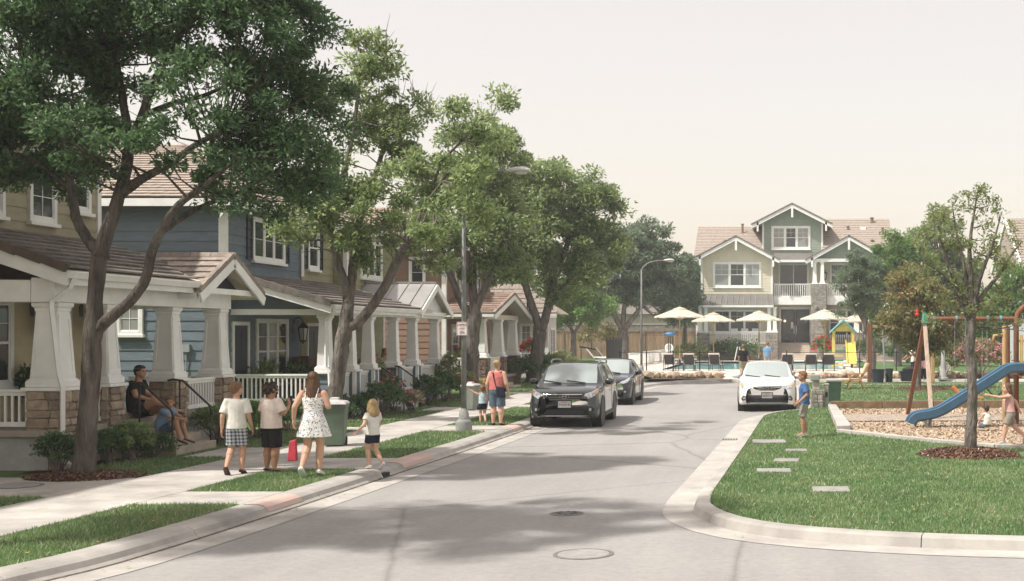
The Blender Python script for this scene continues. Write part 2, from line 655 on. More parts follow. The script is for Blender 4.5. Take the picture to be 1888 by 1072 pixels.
def red_kerb(y0, y1):
    i0 = int(np.argmin(np.abs(KL[:110, 1] - y0))); i1 = int(np.argmin(np.abs(KL[:110, 1] - y1)))
    v = []; f = []
    prof = [(0.06, 0.042), (0.024, 0.103), (-0.026, G), (-0.08, G + 0.0155), (-0.3, G + 0.0155)]
    for i in range(i0, i1 + 1):
        for d, z in prof:
            v.append((KL[i][0] + KLn[i][0] * d, KL[i][1] + KLn[i][1] * d, z + 0.003))
    n = len(prof)
    for i in range(i1 - i0):
        for k in range(n - 1):
            a = i * n + k
            f.append((a, a + 1, a + n + 1, a + n))
    o = bpy.data.objects.new('kerb_paint', mkmesh('kerb_paint', v, f, M_RED))
    reg(o, None, Vector((0, 0, 0)))
    o['kind'] = 'structure'


red_kerb(16.9, 18.1)
red_kerb(22.4, 24.0)
red_kerb(30.2, 31.6)

# lawns (left side one sheet behind the kerb, right side one sheet inside the kerb)
left_edge = [(KL[i][0] - KLn[i][0] * 0.33, KL[i][1] - KLn[i][1] * 0.33) for i in range(0, 114, 3)]
left_edge = [p for p in left_edge if p[1] < 59]
LL = left_edge + [(-6.5, 60), (-6.5, 63), (-45, 63), (-45, 0)]
sheet('lawn_left', LL, G, M_LAWN)
right_edge = [(KR[i][0], KR[i][1]) for i in range(0, len(KR), 3)]
RL = right_edge + [(60, 58.4), (60, 12.7)]
sheet('lawn_right', RL, G, M_LAWN)

# pavement of concrete slabs along the left verge
pave = bpy.data.objects.new('pavement', None)
reg(pave, None, Vector((0, 0, 0)))
pave['kind'] = 'structure'
y = 5.0
while y < 58:
    y1 = y + 1.52
    a, b_ = klx(y), klx(y1)
    dz = random.uniform(-0.003, 0.004)
    slab('paving_slab', [(a - 1.82, y + .006), (a - 3.42, y + .006), (b_ - 3.42, y1 - .006), (b_ - 1.82, y1 - .006)], G - 0.06, G + 0.016 + dz, M_CONC, pave)
    y = y1
# crossings of the verge between pavement and kerb
VERGE_GAPS = [(16.95, 18.25), (21.2, 23.1), (29.3, 31.1), (38.6, 40.0), (47.5, 49.0), (55.5, 58)]
for (a, b_) in VERGE_GAPS:
    mid = (a + b_) / 2
    for (q0, q1) in ((a, mid - .005), (mid + .005, b_)):
        slab('crossing_slab', [(klx(q0) - 0.345, q0), (klx(q0) - 1.81, q0), (klx(q1) - 1.81, q1), (klx(q1) - 0.345, q1)], G - 0.06, G + 0.013, M_CONC, pave)
# garden paths from the pavement to the porches
PATHS = [(-15.8, 17.7, 20.0), (-11.2, 23.3, 25.2), (-10.75, 36.9, 38.7), (-11.0, 47.0, 48.4), (-11.5, 29.6, 30.6)]
for (x0, a, b_) in PATHS:
    x1 = klx((a + b_) / 2) - 3.44
    nseg = max(1, int(round((x1 - x0) / 1.6)))
    for k in range(nseg):
        u0 = x0 + (x1 - x0) * k / nseg; u1 = x0 + (x1 - x0) * (k + 1) / nseg - 0.012
        slab('path_slab', [(u0, a), (u1, a), (u1, b_), (u0, b_)], G - 0.06, G + 0.013 + random.uniform(-.002, .002), M_CONC, pave)
# a covered utility lid in the first path, lids and storm inlet in the road
M_LID = mat('iron lid', (0.16, 0.15, 0.14), 0.7, 0.25, 20, 0.5, 60, metal=0.3)
M_LIDC = mat('concrete lid', (0.31, 0.3, 0.285), 0.85, 0.15, 6, 0.3, 70)


def lid(name, label, x, y_, r, z, m, slots=True):
    t = thing(name, label, 'manhole cover', (x, y_, z))
    MB().lathe((x, y_, z), [(r * 1.16, 0.0), (r * 1.16, 0.006), (r * 1.02, 0.008), (r * 1.02, 0.002)], 40, cap=False).build('rim', mat('iron rim', (0.2, 0.19, 0.175), 0.7, 0.2, 20, metal=0.2), t)
    MB().lathe((x, y_, z), [(r, 0.001), (r, 0.007), (r * .97, 0.009), (0.01, 0.010)], 40).build('cover', m, t)
    if slots:
        for k in range(8):
            aa = 2 * math.pi * k / 8
            c = Vector((x + math.cos(aa) * r * .6, y_ + math.sin(aa) * r * .6, z + 0.0125))
            MB().obox(c, (r * .3, r * .07, 0.004), Matrix.Rotation(aa, 3, 'Z')).build('slot', M_DARKGAP, t)


lid('manhole_cover', 'small round iron cover in the tree shade in the road', -2.92, 17.0, 0.2, 0.001, M_LID)
lid('manhole_cover', 'larger pale round cover in the sunlit road foreground', -2.2, 13.9, 0.29, 0.001, M_LIDC, False)
lid('utility_cover', 'pale round lid set in the shaded garden path', -11.6, 18.9, 0.33, G + 0.015, M_LIDC, False)

inl = thing('storm_inlet', 'broken dark opening in the left kerb by the small girl', 'drain', (klx(21.2) + .05, 21.2, 0))
xi = klx(21.2)
MB().box(xi - .02, xi + .125, 21.02, 21.36, 0.015, 0.085).build('opening', M_DARKGAP, inl)
MB().hexa([(xi - .05, 20.9, .02), (xi + .16, 20.9, .02), (xi + .13, 21.01, .02), (xi - .05, 21.01, .02), (xi - .05, 20.93, .15), (xi + .1, 20.93, .12), (xi + .08, 21.0, .12), (xi - .05, 21.0, .15)]).build('lip', M_CURB, inl, bevel=.01)
gr = thing('gutter_grate', 'row of dark drain slots in the right gutter', 'drain', (-1.1, 28.6, 0))
MB().box(-1.36, -.98, 28.35, 28.85, 0.008, 0.014).build('plate', M_GUT, gr)
for k in range(6):
    MB().box(-1.34 + k * .06, -1.305 + k * .06, 28.42, 28.78, 0.015, 0.0175).build('slot', M_DARKGAP, gr)

# park side beyond the street end
PX0, PX1, PY0, PY1 = -7.4, 4.2, 77.0, 98.0           # pool basin
sheet('rock_bed', [(-10, 61.75), (-2.9, 61.75), (-2.9, 66), (-10, 66)], G, M_EARTH)
sheet('rock_bed', [(0.3, 61.75), (40, 61.75), (40, 66), (0.3, 66)], G, M_EARTH)
sheet('pool_path', [(-2.9, 61.75), (0.3, 61.75), (0.3, 66), (-2.9, 66)], G + .01, M_DECK)
for (x0, x1, y0, y1) in ((-14, 10, 66, PY0), (-14, PX0, PY0, PY1), (PX1, 10, PY0, PY1), (-14, 10, PY1, 108)):
    slab('pool_deck', [(x0, y0), (x1, y0), (x1, y1), (x0, y1)], -0.05, G + .004, M_DECK, kind='structure', bevel=0)
sheet('park_lawn', [(10, 66), (60, 66), (60, 125), (10, 125)], G, M_LAWN)
sheet('park_lawn', [(5.2, 68.5), (9.99, 68.5), (9.99, 96), (5.2, 96)], G + .02, M_LAWN)
sheet('park_lawn', [(-60, 63.2), (-14.02, 63.2), (-14.02, 135), (-60, 135)], G, M_LAWN)
sheet('park_lawn', [(-14, 108.02), (60, 108.02), (60, 135), (-14, 135)], G - .01, M_LAWN)
slab('park_path', [(-24, 80), (-14.2, 77.5), (-14.2, 78.6), (-24, 81.1)], G - .02, G + .01, M_CONC, kind='structure')
slab('park_path', [(1.6, 55.0), (12, 55.8), (12, 56.3), (1.6, 55.5)], G - .02, G + .012, M_CONC, kind='structure')
slab('hill_base', [(-60, 135.2), (60, 135.2), (60, 600), (-60, 600)], -.05, .1, M_LAWN, kind='structure', bevel=0)

pool = thing('swimming_pool', 'turquoise outdoor swimming pool behind the row of loungers', 'pool', (-1.6, 87, 0))
mw, n, l, b = nt('pool water')
b.inputs['Base Color'].default_value = (0.16, 0.42, 0.45, 1)
b.inputs['Roughness'].default_value = 0.08
setspec(b, 0.5)
g = n.new('ShaderNodeNewGeometry'); no = n.new('ShaderNodeTexNoise'); no.inputs['Scale'].default_value = 1.6
l.new(g.outputs['Position'], no.inputs['Vector'])
rr = ramp(n, [(0.3, (0.2, 0.5, 0.54)), (0.7, (0.36, 0.66, 0.66))]); l.new(no.outputs['Fac'], rr.inputs[0]); l.new(rr.outputs[0], b.inputs['Base Color'])
bp = n.new('ShaderNodeBump'); bp.inputs['Strength'].default_value = 0.25; bp.inputs['Distance'].default_value = 0.1
l.new(no.outputs['Fac'], bp.inputs['Height']); l.new(bp.outputs[0], b.inputs['Normal'])
MB().box(PX0, PX1, PY0, PY1, -0.045, 0.03).build('water', mw, pool)
cop = MB()
for (x0, x1, y0, y1) in ((PX0 - .3, PX1 + .3, PY0 - .3, PY0), (PX0 - .3, PX1 + .3, PY1, PY1 + .3), (PX0 - .3, PX0, PY0, PY1), (PX1, PX1 + .3, PY0, PY1)):
    cop.box(x0, x1, y0, y1, 0.0, G + .03)
cop.build('coping', mat('pool coping', (0.68, 0.62, 0.55), 0.8, 0.1, 3), pool)


# ------------------------------------------------------------------ scattered stuff
def inpoly(pts, poly):
    x, y_ = pts[:, 0], pts[:, 1]
    c = np.zeros(len(pts), bool)
    j = len(poly) - 1
    for i in range(len(poly)):
        xi_, yi = poly[i]; xj, yj = poly[j]
        m = ((yi > y_) != (yj > y_)) & (x < (xj - xi_) * (y_ - yi) / (yj - yi + 1e-12) + xi_)
        c ^= m
        j = i
    return c


def fast_mesh(name, V, nper, mats, rnd=None, smooth=False):
    """V: (n, nper, 3) polygons -> mesh, one face each, optional face attribute rnd"""
    n = V.shape[0]
    me = bpy.data.meshes.new(name)
    me.vertices.add(n * nper); me.loops.add(n * nper); me.polygons.add(n)
    me.vertices.foreach_set('co', np.ascontiguousarray(V.reshape(-1), dtype=np.float32))
    me.loops.foreach_set('vertex_index', np.arange(n * nper, dtype=np.int32))
    me.polygons.foreach_set('loop_start', np.arange(0, n * nper, nper, dtype=np.int32))
    me.polygons.foreach_set('loop_total', np.full(n, nper, dtype=np.int32))
    me.materials.append(mats)
    me.update(calc_edges=True)
    if rnd is not None:
        a = me.attributes.new('rnd', 'FLOAT', 'FACE')
        a.data.foreach_set('value', np.asarray(rnd, dtype=np.float32))
    return me


def blades(pts, z, hmin, hmax, wid):
    n = len(pts)
    h = RNG.uniform(hmin, hmax, n); a = RNG.uniform(0, 2 * np.pi, n); le = RNG.normal(0, 0.45, (n, 2)) * h[:, None]
    w = wid * RNG.uniform(.7, 1.4, n)
    dx, dy = np.cos(a) * w / 2, np.sin(a) * w / 2
    V = np.zeros((n, 3, 3))
    V[:, 0] = np.stack([pts[:, 0] - dx, pts[:, 1] - dy, np.full(n, z)], 1)
    V[:, 1] = np.stack([pts[:, 0] + dx, pts[:, 1] + dy, np.full(n, z)], 1)
    V[:, 2] = np.stack([pts[:, 0] + le[:, 0], pts[:, 1] + le[:, 1], z + h], 1)
    return V


M_GRASS = leaf_mat('grass blade', (0.05, 0.115, 0.038), (0.18, 0.275, 0.11), 0.3, (0.42, 0.39, 0.24))
GV = []


def grass_poly(poly, dens, h=(0.03, 0.065), wid=0.012, z=G, excl=()):
    P = np.array(poly)
    lo, hi = P.min(0), P.max(0)
    n = int((hi[0] - lo[0]) * (hi[1] - lo[1]) * dens)
    pts = RNG.uniform(lo, hi, (n, 2))
    keep = inpoly(pts, poly)
    # patchy growth
    ph = np.sin(pts[:, 0] * 2.1 + 1.3) * np.sin(pts[:, 1] * 1.7) * .5 + np.sin(pts[:, 0] * 5.3 + pts[:, 1] * 4.1) * .5
    keep &= RNG.uniform(0, 1, n) < 0.78 + 0.22 * ph
    for e in excl:
        keep &= ~inpoly(pts, e)
    pts = pts[keep]
    GV.append(blades(pts, z, h[0], h[1], wid))


# left verge patches
gaps = [(-1, 5.0)] + VERGE_GAPS
for k in range(len(gaps) - 1):
    a, b_ = gaps[k][1], gaps[k + 1][0]
    if a > 55: continue
    ys = np.linspace(max(a, 9.5) + .02, b_ - .02, 8)
    poly = [(klx(q) - .36, q) for q in ys] + [(klx(q) - 1.80, q) for q in ys[::-1]]
    mid = (a + b_) / 2
    grass_poly(poly, 2600 if mid < 20 else 1500 if mid < 30 else 600, wid=0.011 if mid < 25 else 0.02)
YARD = [(-14.0, 12), (-14.0, 60), (-10.1, 60), (-10.1, 12)]
yx = []
for (x0, a, b_) in PATHS:
    yx.append([(x0, a), (-9, a), (-9, b_), (x0, b_)])
for (a, b_, d, w) in ((12, 20, 1500, .012), (20, 30, 1400, .014), (30, 42, 700, .02), (42, 58, 350, .03)):
    ys = np.linspace(a, b_, 6)
    grass_poly([(klx(q) - 3.44, q) for q in ys] + [(-12.0, b_), (-12.0, a)], d, wid=w, excl=yx)
# right lawn
MULCH = []
PLAY = [(1.62, 37.6), (1.45, 29.2), (3.3, 26.5), (4.4, 25.3), (9, 23.2), (14, 23), (14, 38.6)]
ringp = [(3.55 + 1.15 * math.cos(q) * (1.25 if math.cos(q) > 0 else 1), 23.9 + 1.0 * math.sin(q)) for q in np.linspace(0, 6.28, 24)[:-1]]
stones = [(-0.25, 26.6, .7, .75), (0.3, 24.6, .42, .4), (0.1, 22.7, .46, .5), (-0.12, 21.0, .58, .5), (0.74, 18.5, .55, .55)]
sx = [[(a - c / 2, b_ - d / 2), (a + c / 2, b_ - d / 2), (a + c / 2, b_ + d / 2), (a - c / 2, b_ + d / 2)] for a, b_, c, d in stones]
for (a, b_, d, w, hm) in ((13.5, 19, 2300, .011, .055), (19, 26, 1300, .014, .055), (26, 38, 600, .02, .06), (38, 57, 240, .035, .07)):
    e = [p for p in KR.tolist() if a <= p[1] <= b_ and p[0] < 12]
    xr = 3.0 + b_ * .22
    if a < 14:
        poly = [(12, 13.85)] + [p for p in KR.tolist() if p[1] <= 19.2 and p[0] < 12] + [(xr + 2, 19.0)]
    else:
        poly = [(at_y(KR[80:], q) + .02, q) for q in np.linspace(a, b_, 10)] + [(xr, b_), (xr, a)]
    grass_poly(poly, d, (0.025, hm), w, excl=[PLAY, ringp] + sx)
V = np.concatenate(GV)
go = bpy.data.objects.new('grass', fast_mesh('grass', V, 3, M_GRASS, RNG.uniform(0, 1, len(V)) ** 1.3))
reg(go, None, Vector((0, 0, 0)))
props(go, 'short mown green grass of the verges and lawns', 'grass', kind='stuff')

# stepping stones and paver slabs in the right lawn
names = ['long flat concrete slab in the lawn by the right kerb', 'small stepping stone in the lawn below the boy in blue', 'middle stepping stone in the lawn near the kerb', 'grey stepping slab in the lawn close to the kerb corner', 'lone pale rectangular stone in the near right lawn']
for (a, b_, c, d), lb in zip(stones, names):
    o = MB().obox((a, b_, G - .004), (c, d, .06), Matrix.Rotation(random.uniform(-.12, .12), 3, 'Z')).build('stepping_stone', mat('grey paving', (0.3, 0.29, 0.27), .9, .2, 3, .3, 60), None, bevel=.012, at=(a, b_, G))
    props(o, lb, 'paving stone', 'stepping stones in the lawn')

# fallen leaves and litter in the gutters and on the grass
n = 420
pts = np.concatenate([np.stack([RNG.uniform(-1, 5, 150), RNG.uniform(15, 30, 150)], 1),
                      np.stack([np.array([klx(q) for q in np.linspace(9, 40, 170)]) + RNG.normal(.25, .12, 170), np.linspace(9, 40, 170)], 1),
                      np.stack([RNG.uniform(-11.5, -7.2, 100), RNG.uniform(11, 26, 100)], 1)])
zz = np.where(inpoly(pts, RL) | (pts[:, 0] < -7.4), G + .045, 0.022)
s_ = RNG.uniform(.015, .035, n); a_ = RNG.uniform(0, 6.28, n)
V = np.zeros((n, 4, 3))
for k, (u, v_) in enumerate(((1, 0), (0, .5), (-1, 0), (0, -.5))):
    V[:, k, 0] = pts[:, 0] + s_ * (u * np.cos(a_) - v_ * np.sin(a_)); V[:, k, 1] = pts[:, 1] + s_ * (u * np.sin(a_) + v_ * np.cos(a_)); V[:, k, 2] = zz + RNG.uniform(0, .012, n)
lo_ = bpy.data.objects.new('fallen_leaves', fast_mesh('fallen_leaves', V, 4, leaf_mat('dry leaf', (0.2, 0.1, 0.04), (0.5, 0.36, 0.14), 0.2), RNG.uniform(0, 1, n)))
reg(lo_, None, Vector((0, 0, 0)))
props(lo_, 'scattered dry fallen leaves in the gutter and on the grass', 'leaves', kind='stuff')


def chips(name, label, cat, poly, n, size, z, m, mound=None, parent=None):
    P = np.array(poly); lo, hi = P.min(0), P.max(0)
    pts = RNG.uniform(lo, hi, (n * 2, 2)); pts = pts[inpoly(pts, poly)][:n]
    n = len(pts)
    zc = np.full(n, z)
    if mound is not None:
        zc = zc + mound(pts)
    a = RNG.uniform(0, 6.28, n); t = RNG.normal(0, .5, n); s = RNG.uniform(.5, 1.3, n) * size
    ux = np.stack([np.cos(a) * np.cos(t), np.sin(a) * np.cos(t), np.sin(t)], 1) * s[:, None]
    uy = np.stack([-np.sin(a), np.cos(a), RNG.normal(0, .4, n)], 1) * (s * .45)[:, None]
    C = np.concatenate([pts, zc[:, None]], 1)
    V = np.stack([C + ux, C + uy, C - ux, C - uy], 1)
    o = bpy.data.objects.new(name, fast_mesh(name, V, 4, m, RNG.uniform(0, 1, n)))
    reg(o, parent, Vector((0, 0, 0)))
    return props(o, label, cat, kind='stuff')


# playground bed of wood chips with a timber border
sheet('playground_bed', PLAY, G + 0.02, M_CHIPS)
chips('wood_chips', 'pale wood chips spread over the playground bed', 'wood chips', PLAY, 26000, 0.045, G + .035, leaf_mat('chip', (0.17, 0.115, 0.07), (0.54, 0.44, 0.33), 0.05))
M_TIMB = mat('weathered timber', (0.46, 0.36, 0.26), 0.85, 0.25, 4, 0.4, 40, rnd=0.12)
M_TIMBD = mat('dark timber', (0.2, 0.14, 0.08), 0.85, 0.25, 4, 0.4, 40, rnd=0.12)
bor = thing('playground_border', 'timber and concrete edging around the wood chip playground bed', 'edging', (1.5, 33, G))
MB().prism([(1.42, 37.7, G), (1.66, 37.62, G), (1.66, 29.5, G), (1.62, 29.2, G), (1.3, 29.1, G), (1.33, 30, G)], (0, 0, .16)).build('edging_slab', M_CONC, bor, bevel=.015)
e0 = [(1.35, 29.12), (3.25, 26.45), (4.35, 25.22), (6.6, 24.2), (9, 23.15)]
for (a, b_) in zip(e0[:-1], e0[1:]):
    MB().bar((a[0], a[1], G + .03), (b_[0], b_[1], G + .03), .16, .1).build('edging_slab', M_CONC, bor, bevel=.012)
xs = np.linspace(1.5, 14, 9)
for k in range(8):
    MB().bar((xs[k] + .01, 37.75 + k * .1, G + .12), (xs[k + 1] - .01, 37.85 + k * .1, G + .12), .16, .26).build('timber', M_TIMBD, bor, bevel=.012)
# rubber mat strip across the bed
sheet('play_mat', [(1.75, 32.2), (14, 32.8), (14, 35.2), (1.75, 34.6)], G + .05, mat('worn mat', (0.36, 0.3, 0.24), 0.9, 0.2, 5, .4, 50))


def mulch_ring(x, y_, rx, ry, h, lb, n=5000):
    prof = []
    t = thing('mulch_ring', lb, 'mulch', (x, y_, G))
    v = []; f = []
    N = 28
    K = 6
    for j in range(K):
        q = j / (K - 1)
        for k in range(N):
            a = 2 * math.pi * k / N
            w = 1 + .1 * math.sin(3 * a + x) + .06 * math.sin(7 * a)
            v.append((x + rx * q * w * math.cos(a), y_ + ry * q * w * math.sin(a), G + .004 + h * (1 - q * q) ** 1.2))
    for j in range(K - 1):
        for k in range(N):
            f.append((j * N + k, (j + 1) * N + k, (j + 1) * N + (k + 1) % N, j * N + (k + 1) % N))
    b = MB(); b.v = v; b.f = f; b.m = [0] * len(f)
    b.build('mound', M_SOIL, t, smooth=True)
    poly = [(x + rx * .98 * math.cos(a), y_ + ry * .98 * math.sin(a)) for a in np.linspace(0, 6.28, 20)[:-1]]

    def md(p):
        q = np.clip(((p[:, 0] - x) / rx) ** 2 + ((p[:, 1] - y_) / ry) ** 2, 0, 1)
        return h * (1 - q) ** 1.2
    c = chips('bark_chips', None, None, poly, n, .035, G + .018, leaf_mat('bark chip', (0.05, 0.025, 0.015), (0.2, 0.1, 0.06), 0.05), md)
    c.parent = t
    c.location = -Vector(t.location)


mulch_ring(3.6, 23.9, .98, 1.1, .11, 'brown bark mulch ring round the young tree on the right')
mulch_ring(5.9, 51.0, 1.3, 2.0, .08, 'brown bark mulch under the reddish tree in the park', 1500)
mulch_ring(-11.25, 20.2, .95, .8, .06, 'bark mulch at the foot of the big street tree', 2500)
# planting beds in front of the porches
for (x0, x1, a, b_) in ((-12.6, -11.75, 20.6, 23.25), (-13.2, -11.6, 16.0, 17.6), (-12.6, -11.4, 25.3, 33.0), (-12.4, -11.0, 33.0, 36.8), (-12.4, -10.9, 38.8, 46.8)):
    sheet('planting_bed', [(x0, a), (x1, a), (x1, b_), (x0, b_)], G + .006, M_SOIL)

# rocks edging the pool garden: each block a piece of the low edging wall
M_ROCK = mat('garden rock', (0.5, 0.4, 0.29), 0.9, 0.3, 5, 0.5, 20, rnd=0.25)


def rock_mesh(seed):
    r = random.Random(seed)
    bm = bmesh.new()
    bmesh.ops.create_icosphere(bm, subdivisions=1, radius=1)
    for v in bm.verts:
        v.co *= r.uniform(.75, 1.15)
    me = bpy.data.meshes.new('rock'); bm.to_mesh(me); bm.free()
    me.materials.append(M_ROCK)
    return me


ROCKS = [rock_mesh(k) for k in range(6)]
for nm, lb, x0, x1 in (('rock_edging', 'row of tan rocks along the pool fence left of the path', -9.2, -3.0), ('rock_edging', 'row of tan rocks along the pool fence behind the white car', 0.5, 13.5)):
    t = thing(nm, lb, 'rocks', ((x0 + x1) / 2, 64, G))
    x = x0
    while x < x1:
        s = random.uniform(.22, .42)
        piece('rock', random.choice(ROCKS), t, (x, 63.6 + random.uniform(-.5, .5), G + s * .35), (random.uniform(-.4, .4), random.uniform(-.4, .4), random.uniform(0, 6)), (s, s * .8, s * .7))
        x += s * .85
# ------------------------------------------------------------------ building kit


class Face:
    """a wall plane: 'front' faces +X (the street), 'side' faces -Y (the camera)"""

    def __init__(s, kind, pos):
        s.k = kind; s.p = pos

    def P(s, u, z, d):
        return (s.p + d, u, z) if s.k == 'front' else (u, s.p - d, z)

    def rect(s, b, u0, u1, z0, z1, d0, d1):
        q = [s.P(u0, z0, d0), s.P(u1, z0, d0), s.P(u1, z0, d1), s.P(u0, z0, d1), s.P(u0, z1, d0), s.P(u1, z1, d0), s.P(u1, z1, d1), s.P(u0, z1, d1)]
        return b.hexa(q)

    def rot(s):
        return (0, 0, math.pi / 2) if s.k == 'front' else (0, 0, 0)


BOARD = {}


def board_mesh(m, h):
    key = (m.name, h)
    if key not in BOARD:
        prof = [(0, 0), (-0.024, 0), (-0.024, 0.012), (-0.006, h), (0, h)]
        b = MB().loft([[(x, p[0], p[1]) for p in prof] for x in (-0.5, 0.5)])
        BOARD[key] = b.mesh('siding_board', m)
    return BOARD[key]


def siding(parent, face, u0, u1, z0, z1, m, expo=0.26, top=None):
    """lap boards one by one; top(u0,u1,z)->(u0,u1) narrows rows under a gable"""
    me = board_mesh(m, expo + 0.006)
    z = z0
    while z < z1 - 0.03:
        a, b_ = (u0, u1) if top is None else top(z + expo * .5)
        if b_ - a > 0.1:
            hs = min(1.0, (z1 - z) / expo)
            j = a
            while j < b_ - .02:          # boards butt end to end at uneven places
                ln = b_ - j if b_ - j < 5.5 else random.uniform(3.2, 4.8)
                ln = min(ln, b_ - j)
                piece('siding_board', me, parent, face.P((j + j + ln) / 2, z, random.uniform(0.0, 0.002)), face.rot(), (ln - .003, 1, hs))
                j += ln
        z += expo
    return


def window(parent, face, u0, u1, z0, z1, cols=1, lites=(2, 2), sash=True, blind=False, shutter=None, d=0.03, trim=0.1, m=None, sill=True):
    m = m or M_WHITE
    b = MB()
    t = trim
    face.rect(b, u0 - t, u0, z0 - t, z1 + t, 0, d + .045)
    face.rect(b, u1, u1 + t, z0 - t, z1 + t, 0, d + .045)
    face.rect(b, u0, u1, z1, z1 + t, 0, d + .043)
    face.rect(b, u0, u1, z0 - t, z0, 0, d + .043)
    w = (u1 - u0) / cols
    for k in range(1, cols):
        face.rect(b, u0 + k * w - t * .45, u0 + k * w + t * .45, z0, z1, 0, d + .038)
    fr = b.build('window', m, parent, bevel=.006, seg=1)
    if sill:
        sb = MB()
        face.rect(sb, u0 - t - .05, u1 + t + .05, z0 - t - .07, z0 - t + .002, 0, d + .1)
        sb.build('sill', m, fr, bevel=.006, seg=1)
    for k in range(cols):
        a0 = u0 + k * w + (t * .45 if k else 0); a1 = u0 + (k + 1) * w - (t * .45 if k < cols - 1 else 0)
        pb = MB(); face.rect(pb, a0, a1, z0, z1, 0, d + .004)
        pb.build('pane', M_BLIND if (blind is True or (isinstance(blind, (list, tuple)) and blind[k])) else M_GLASS, fr)
        mb = MB()
        bw = .016
        zm = (z0 + z1) / 2
        if sash:
            face.rect(mb, a0, a1, zm - .025, zm + .025, 0, d + .026)
        nz0, nz1 = (zm, z1) if sash else (z0, z1)
        for q in range(1, lites[0]):
            x = a0 + (a1 - a0) * q / lites[0]
            face.rect(mb, x - bw / 2, x + bw / 2, nz0, nz1, 0, d + .015)
        for q in range(1, lites[1]):
            x = nz0 + (nz1 - nz0) * q / lites[1]
            face.rect(mb, a0, a1, x - bw / 2, x + bw / 2, 0, d + .0165)
        face.rect(mb, a0, a0 + .03, z0, z1, 0, d + .022); face.rect(mb, a1 - .03, a1, z0, z1, 0, d + .0222)
        face.rect(mb, a0, a1, z0, z0 + .03, 0, d + .0215); face.rect(mb, a0, a1, z1 - .03, z1, 0, d + .0217)
        mb.build('sash', m, fr)
    if shutter:
        sw = .34
        for a in (u0 - t - sw - .01, u1 + t + .01):
            sb = MB()
            face.rect(sb, a, a + .05, z0 - t, z1 + t, 0, d + .03); face.rect(sb, a + sw - .05, a + sw, z0 - t, z1 + t, 0, d + .03)
            for q in (z0 - t, (z0 + z1) / 2 - .03, z1 + t - .06):
                face.rect(sb, a + .05, a + sw - .05, q, q + .06, 0, d + .028)
            sh = sb.build('shutter', shutter, fr)
            lb_ = MB()
            z = z0 - t + .08
            while z < z1 + t - .08:
                face.rect(lb_, a + .05, a + sw - .05, z, z + .018, 0, d + .014); z += .045
            face.rect(lb_, a + .05, a + sw - .05, z0 - t, z1 + t, 0, .012)
            lb_.m = [0] * len(lb_.m)
            o = lb_.build('louvre', shutter, parent)
    return fr


TILE = {}


def tile_mesh(m, w, L):
    k = (m.name, w, L)
    if k not in TILE:
        t = .032
        b = MB().hexa([(-w / 2 + .006, 0, .03), (w / 2 - .006, 0, .03), (w / 2 - .006, L, .0), (-w / 2 + .006, L, .0), (-w / 2 + .006, 0, .03 + t), (w / 2 - .006, 0, .03 + t), (w / 2 - .006, L, t * .6), (-w / 2 + .006, L, t * .6)])
        TILE[k] = b.mesh('tile', m)
    return TILE[k]


def basis(u, v):
    u = Vector(u).normalized(); v = Vector(v)
    v = (v - u * v.dot(u)).normalized()
    n = u.cross(v)
    return Matrix((u, v, n)).transposed()


def tiles(parent, o, u, v, wid, length, m, tw=.4, ex=.33, clip=None, joined=False, name='tile'):
    """o = eave corner, u along the eave, v up the slope; every tile a piece (or joined when small)"""
    R = basis(u, v)
    nu = max(1, int(round(wid / tw))); tw = wid / nu
    nv = max(1, int(math.ceil(length / ex - .15))); ex = length / nv
    me = tile_mesh(m, round(tw, 4), round(ex * 1.22, 4))
    o = Vector(o)
    jb = MB()
    U, Vv, N = R.col[0], R.col[1], R.col[2]
    for j in range(nv):
        off = (tw / 2) * (j % 2)
        for i in range(nu + (1 if j % 2 else 0)):
            cu = (i + .5) * tw - off
            wsc = 1.0
            if j % 2 and i == 0: cu, wsc = tw * .25, .5
            elif j % 2 and i == nu: cu, wsc = wid - tw * .25, .5
            if clip is not None and not clip(cu, j * ex):
                continue
            p = o + U * cu + Vv * (j * ex) + N * random.uniform(0, .006)
            if joined:
                q = [p + U * (x * wsc) + Vv * y_ + N * z for x, y_, z in [vv.co[:] for vv in me.vertices]]
                jb.hexa(q)
            else:
                piece(name, me, parent, p, R, (wsc, 1, 1))
    if joined:
        ob = jb.build('tile_courses', m, parent)
        ob['kind'] = 'stuff'
        return ob


STONE = {}


def stone_mesh(m, seed):
    r = random.Random(seed)
    bm = bmesh.new()
    bmesh.ops.create_cube(bm, size=1)
    bmesh.ops.bevel(bm, geom=list(bm.edges), offset=.12, segments=1, affect='EDGES')
    for v in bm.verts:
        v.co += Vector((r.uniform(-.05, .05), r.uniform(-.16, .1), r.uniform(-.05, .05)))
    me = bpy.data.meshes.new('stone'); bm.to_mesh(me); bm.free()
    me.materials.append(m)
    return me


def stonework(parent, face, u0, u1, z0, z1, m, hs=(.1, .2), ws=(.18, .42)):
    k = m.name
    if k not in STONE:
        STONE[k] = [stone_mesh(m, 31 * i + len(k)) for i in range(7)]
    z = z0
    while z < z1 - .03:
        h = random.uniform(*hs)
        if z1 - z - h < .07: h = z1 - z
        u = u0
        while u < u1 - .02:
            w = random.uniform(*ws)
            if u1 - u - w < .1: w = u1 - u
            r = face.rot()
            piece('stone', random.choice(STONE[k]), parent, face.P(u + w / 2, z + h / 2, .012), (0, 0, r[2]), (w - .014, .07, h - .014))
            u += w
        z += h


